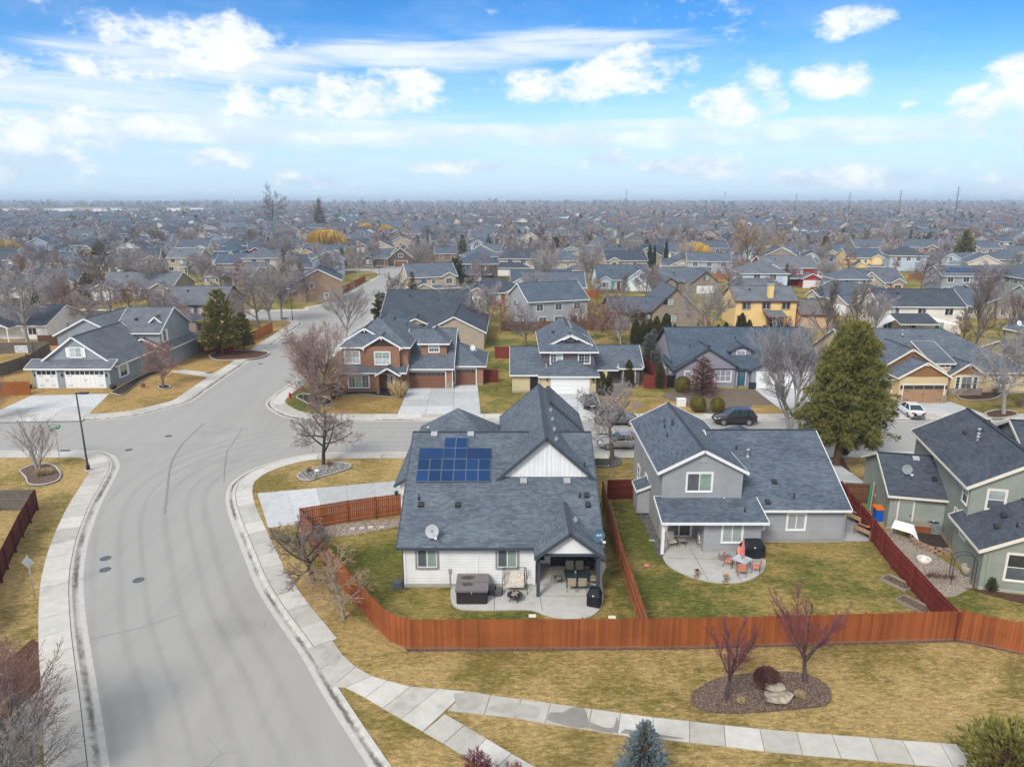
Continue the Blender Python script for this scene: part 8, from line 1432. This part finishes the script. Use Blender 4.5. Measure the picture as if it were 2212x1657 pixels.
# stones
def rock(seed, s, mat='boulder'):
    rg_ = random.Random(seed); m = MB(); n, k = 10, 6
    for j in range(k + 1):
        ph = -PI / 2 + PI * j / k
        for i in range(n): th = 2 * PI * i / n; r_ = s * (.75 + .4 * rg_.random()); m.v.append((r_ * math.cos(ph) * math.cos(th), r_ * math.cos(ph) * math.sin(th) * .8, r_ * .55 * math.sin(ph)))
    for j in range(k):
        for i in range(n): m.f.append((j * n + i, j * n + (i + 1) % n, (j + 1) * n + (i + 1) % n, (j + 1) * n + i)); m.uv.append([(0, 0)] * 4); m.mi.append(0)
    return m.mesh('boulder', MT[mat])
for i, (u, v, s, z, lb, mt_) in enumerate(((1680, 1512, .62, .15, 'flat tan boulder in the mulch bed, lower of two', 'boulder'), (1672, 1500, .42, .42, 'mossy grey boulder lying on the flat boulder', 'stone'), (672, 874, .35, .15, 'pale round stone in the corner bed of the brown house', 'wood_tan'), (681, 876, .22, .1, 'small pale stone beside the round one in the corner bed', 'wood_tan'), (684, 1020, .25, .1, 'white stone in the pebble bed', 'white'), (452, 806, .4, .12, 'orange stone by the footpath of the blue-grey house', 'wood_tan'))): c = G(u, v); t = tag(link('boulder', rock(i + 1, s, mt_)), lb, 'stone'); t.location = (c.x, c.y, LZ + z + .05); t.scale = (1.25, 1.1, .62) if i < 2 else (1, 1, 1)
rk = [rock(100 + i, .13, 'pebble') for i in range(5)]; pb = struct(link('cobble_cover', None), 'structure'); rg_ = random.Random(12); n_ = 0
poly_ = [G(u, v) for u, v in ((650, 1024), (690, 1013), (725, 1003), (752, 1006), (740, 1016), (700, 1028), (670, 1037), (652, 1034))]
def inside(x, y, P):
    c_ = False; j = len(P) - 1
    for i in range(len(P)):
        if (P[i].y > y) != (P[j].y > y) and x < (P[j].x - P[i].x) * (y - P[i].y) / (P[j].y - P[i].y) + P[i].x: c_ = not c_
        j = i
    return c_
while n_ < 240:
    x = rg_.uniform(min(p.x for p in poly_), max(p.x for p in poly_)); y = rg_.uniform(min(p.y for p in poly_), max(p.y for p in poly_))
    if inside(x, y, poly_): o = link('stone', rg_.choice(rk), pb, (x, y, LZ + .10), rg_.uniform(0, 6)); s = rg_.uniform(.5, 1.2); o.scale = (s, s, s); n_ += 1
for i, (u, v) in enumerate(((762, 1143), (782, 1142), (801, 1140), (825, 1140))): c = G(u, v); t = tag(MB().prism(rrect(.2, .16, .03), 0, .06).build('stepping_stone', MT['walk']), 'square stepping stone on the pink gravel, %s from the left' % nth(i), 'paving stone', 'stepping stones'); t.location = (c.x, c.y, LZ + .03)
for i, (u, v) in enumerate(((698, 1126), (706, 1130))): c = G(u, v); t = thing('garden_ornament', 'orange and yellow slide beside the cedar fence corner' if i == 0 else 'yellow low toy beside the orange slide', 'toy', (c.x, c.y, LZ)); MB().obox((0, 0, .55), (.22, 0, 0), (0, .4, -.35), (0, .02, .03)).build('slide', MT['orange' if i == 0 else 'yellow'], t); MB().box(-.25, .25, .3, .6, 0, .9 if i == 0 else .4).build('stand', MT['yellow'], t)
for i, (u, v, w_, d_, hh, lb) in enumerate(((205, 462, 120, 60, 8, 'long pale store building on the left horizon'), (420, 455, 60, 40, 8, 'pale flat store building right of the long one on the horizon'), (60, 459, 50, 30, 6, 'small white flat building at the far left horizon'))): y_ = 1150 + i * 60; x_ = (u - CX) / FPX * y_; t = thing('store_building', lb, 'building', (x_, y_, -.06)); MB().box(-w_ / 2, w_ / 2, 0, d_, 0, hh + 3).build('wall', MT['white_far'], t); MB().box(-w_ / 2 - .5, w_ / 2 + .5, -.5, d_, hh + 3, hh + 3.6).build('roof', MT['steel'], t); MB().box(-w_ / 8, w_ / 8, -1.2, 0, 0, hh + 5).build('entrance', MT['w_tan'], t)
for i, (u, x_top) in enumerate(((2037, 405), (2203, 396), (1918, 412), (1812, 416), (1551, 415), (1345, 412), (1700, 418))):
    y_ = (760, 640, 880, 1000, 1500, 1300, 1250)[i]; x_ = (u - CX) / FPX * y_; hh = CH + (432 - x_top) / FPX * y_; t = thing('power_pole', 'tall thin power pole on the right horizon, %s from the right' % nth([1, 0, 2, 3, 5, 6, 4][i]), 'power pole', (x_, y_, -.06)); MB().tube([(0, 0, 0), (0, 0, hh)], [.55, .3], 6).build('pole', MT['plastic_grey'], t); m = MB()
    for z in (hh - 2, hh - 5, hh - 8): m.beam((-2.6, 0, z), (2.6, 0, z + .3), .25, .25)
    m.build('cross_arm', MT['plastic_grey'], t)

for u, v, lb in ((140, 974, 'dark storm drain in the kerb by the left green street sign'), (196, 906, 'dark storm drain before the blue-grey house driveway'), (700, 908, 'dark storm drain at the kerb of the brown corner house')):
    c = G(u, v, 0); t = thing('storm_drain', lb, 'storm drain', (c.x, c.y, .0)); MB().box(-.5, .5, -.22, .22, .0, .02).build('frame', MT['dark_metal'], t)
    for i in range(7): MB().box(-.45 + i * .14, -.40 + i * .14, -.2, .2, .02, .035).build('bar', MT['plastic_grey'], t)
# ------------------------------------------------------------------ the air between: thin haze
m_, nt_, b_ = newmat('haze'); nt_.nodes.remove(b_); pv = nd(nt_, 'ShaderNodeVolumePrincipled', Density=0.00024); pv.inputs['Color'].default_value = (0.66, 0.82, 1.0, 1); pv.inputs['Anisotropy'].default_value = 0.0
nt_.links.new(pv.outputs[0], nt_.nodes['Material Output'].inputs['Volume'])
hz = MB().box(-5200, 5200, -300, 7200, -1.2, 46).build('haze', m_); hz['kind'] = 'stuff'; hz['label'] = 'thin pale haze over the far roofs'
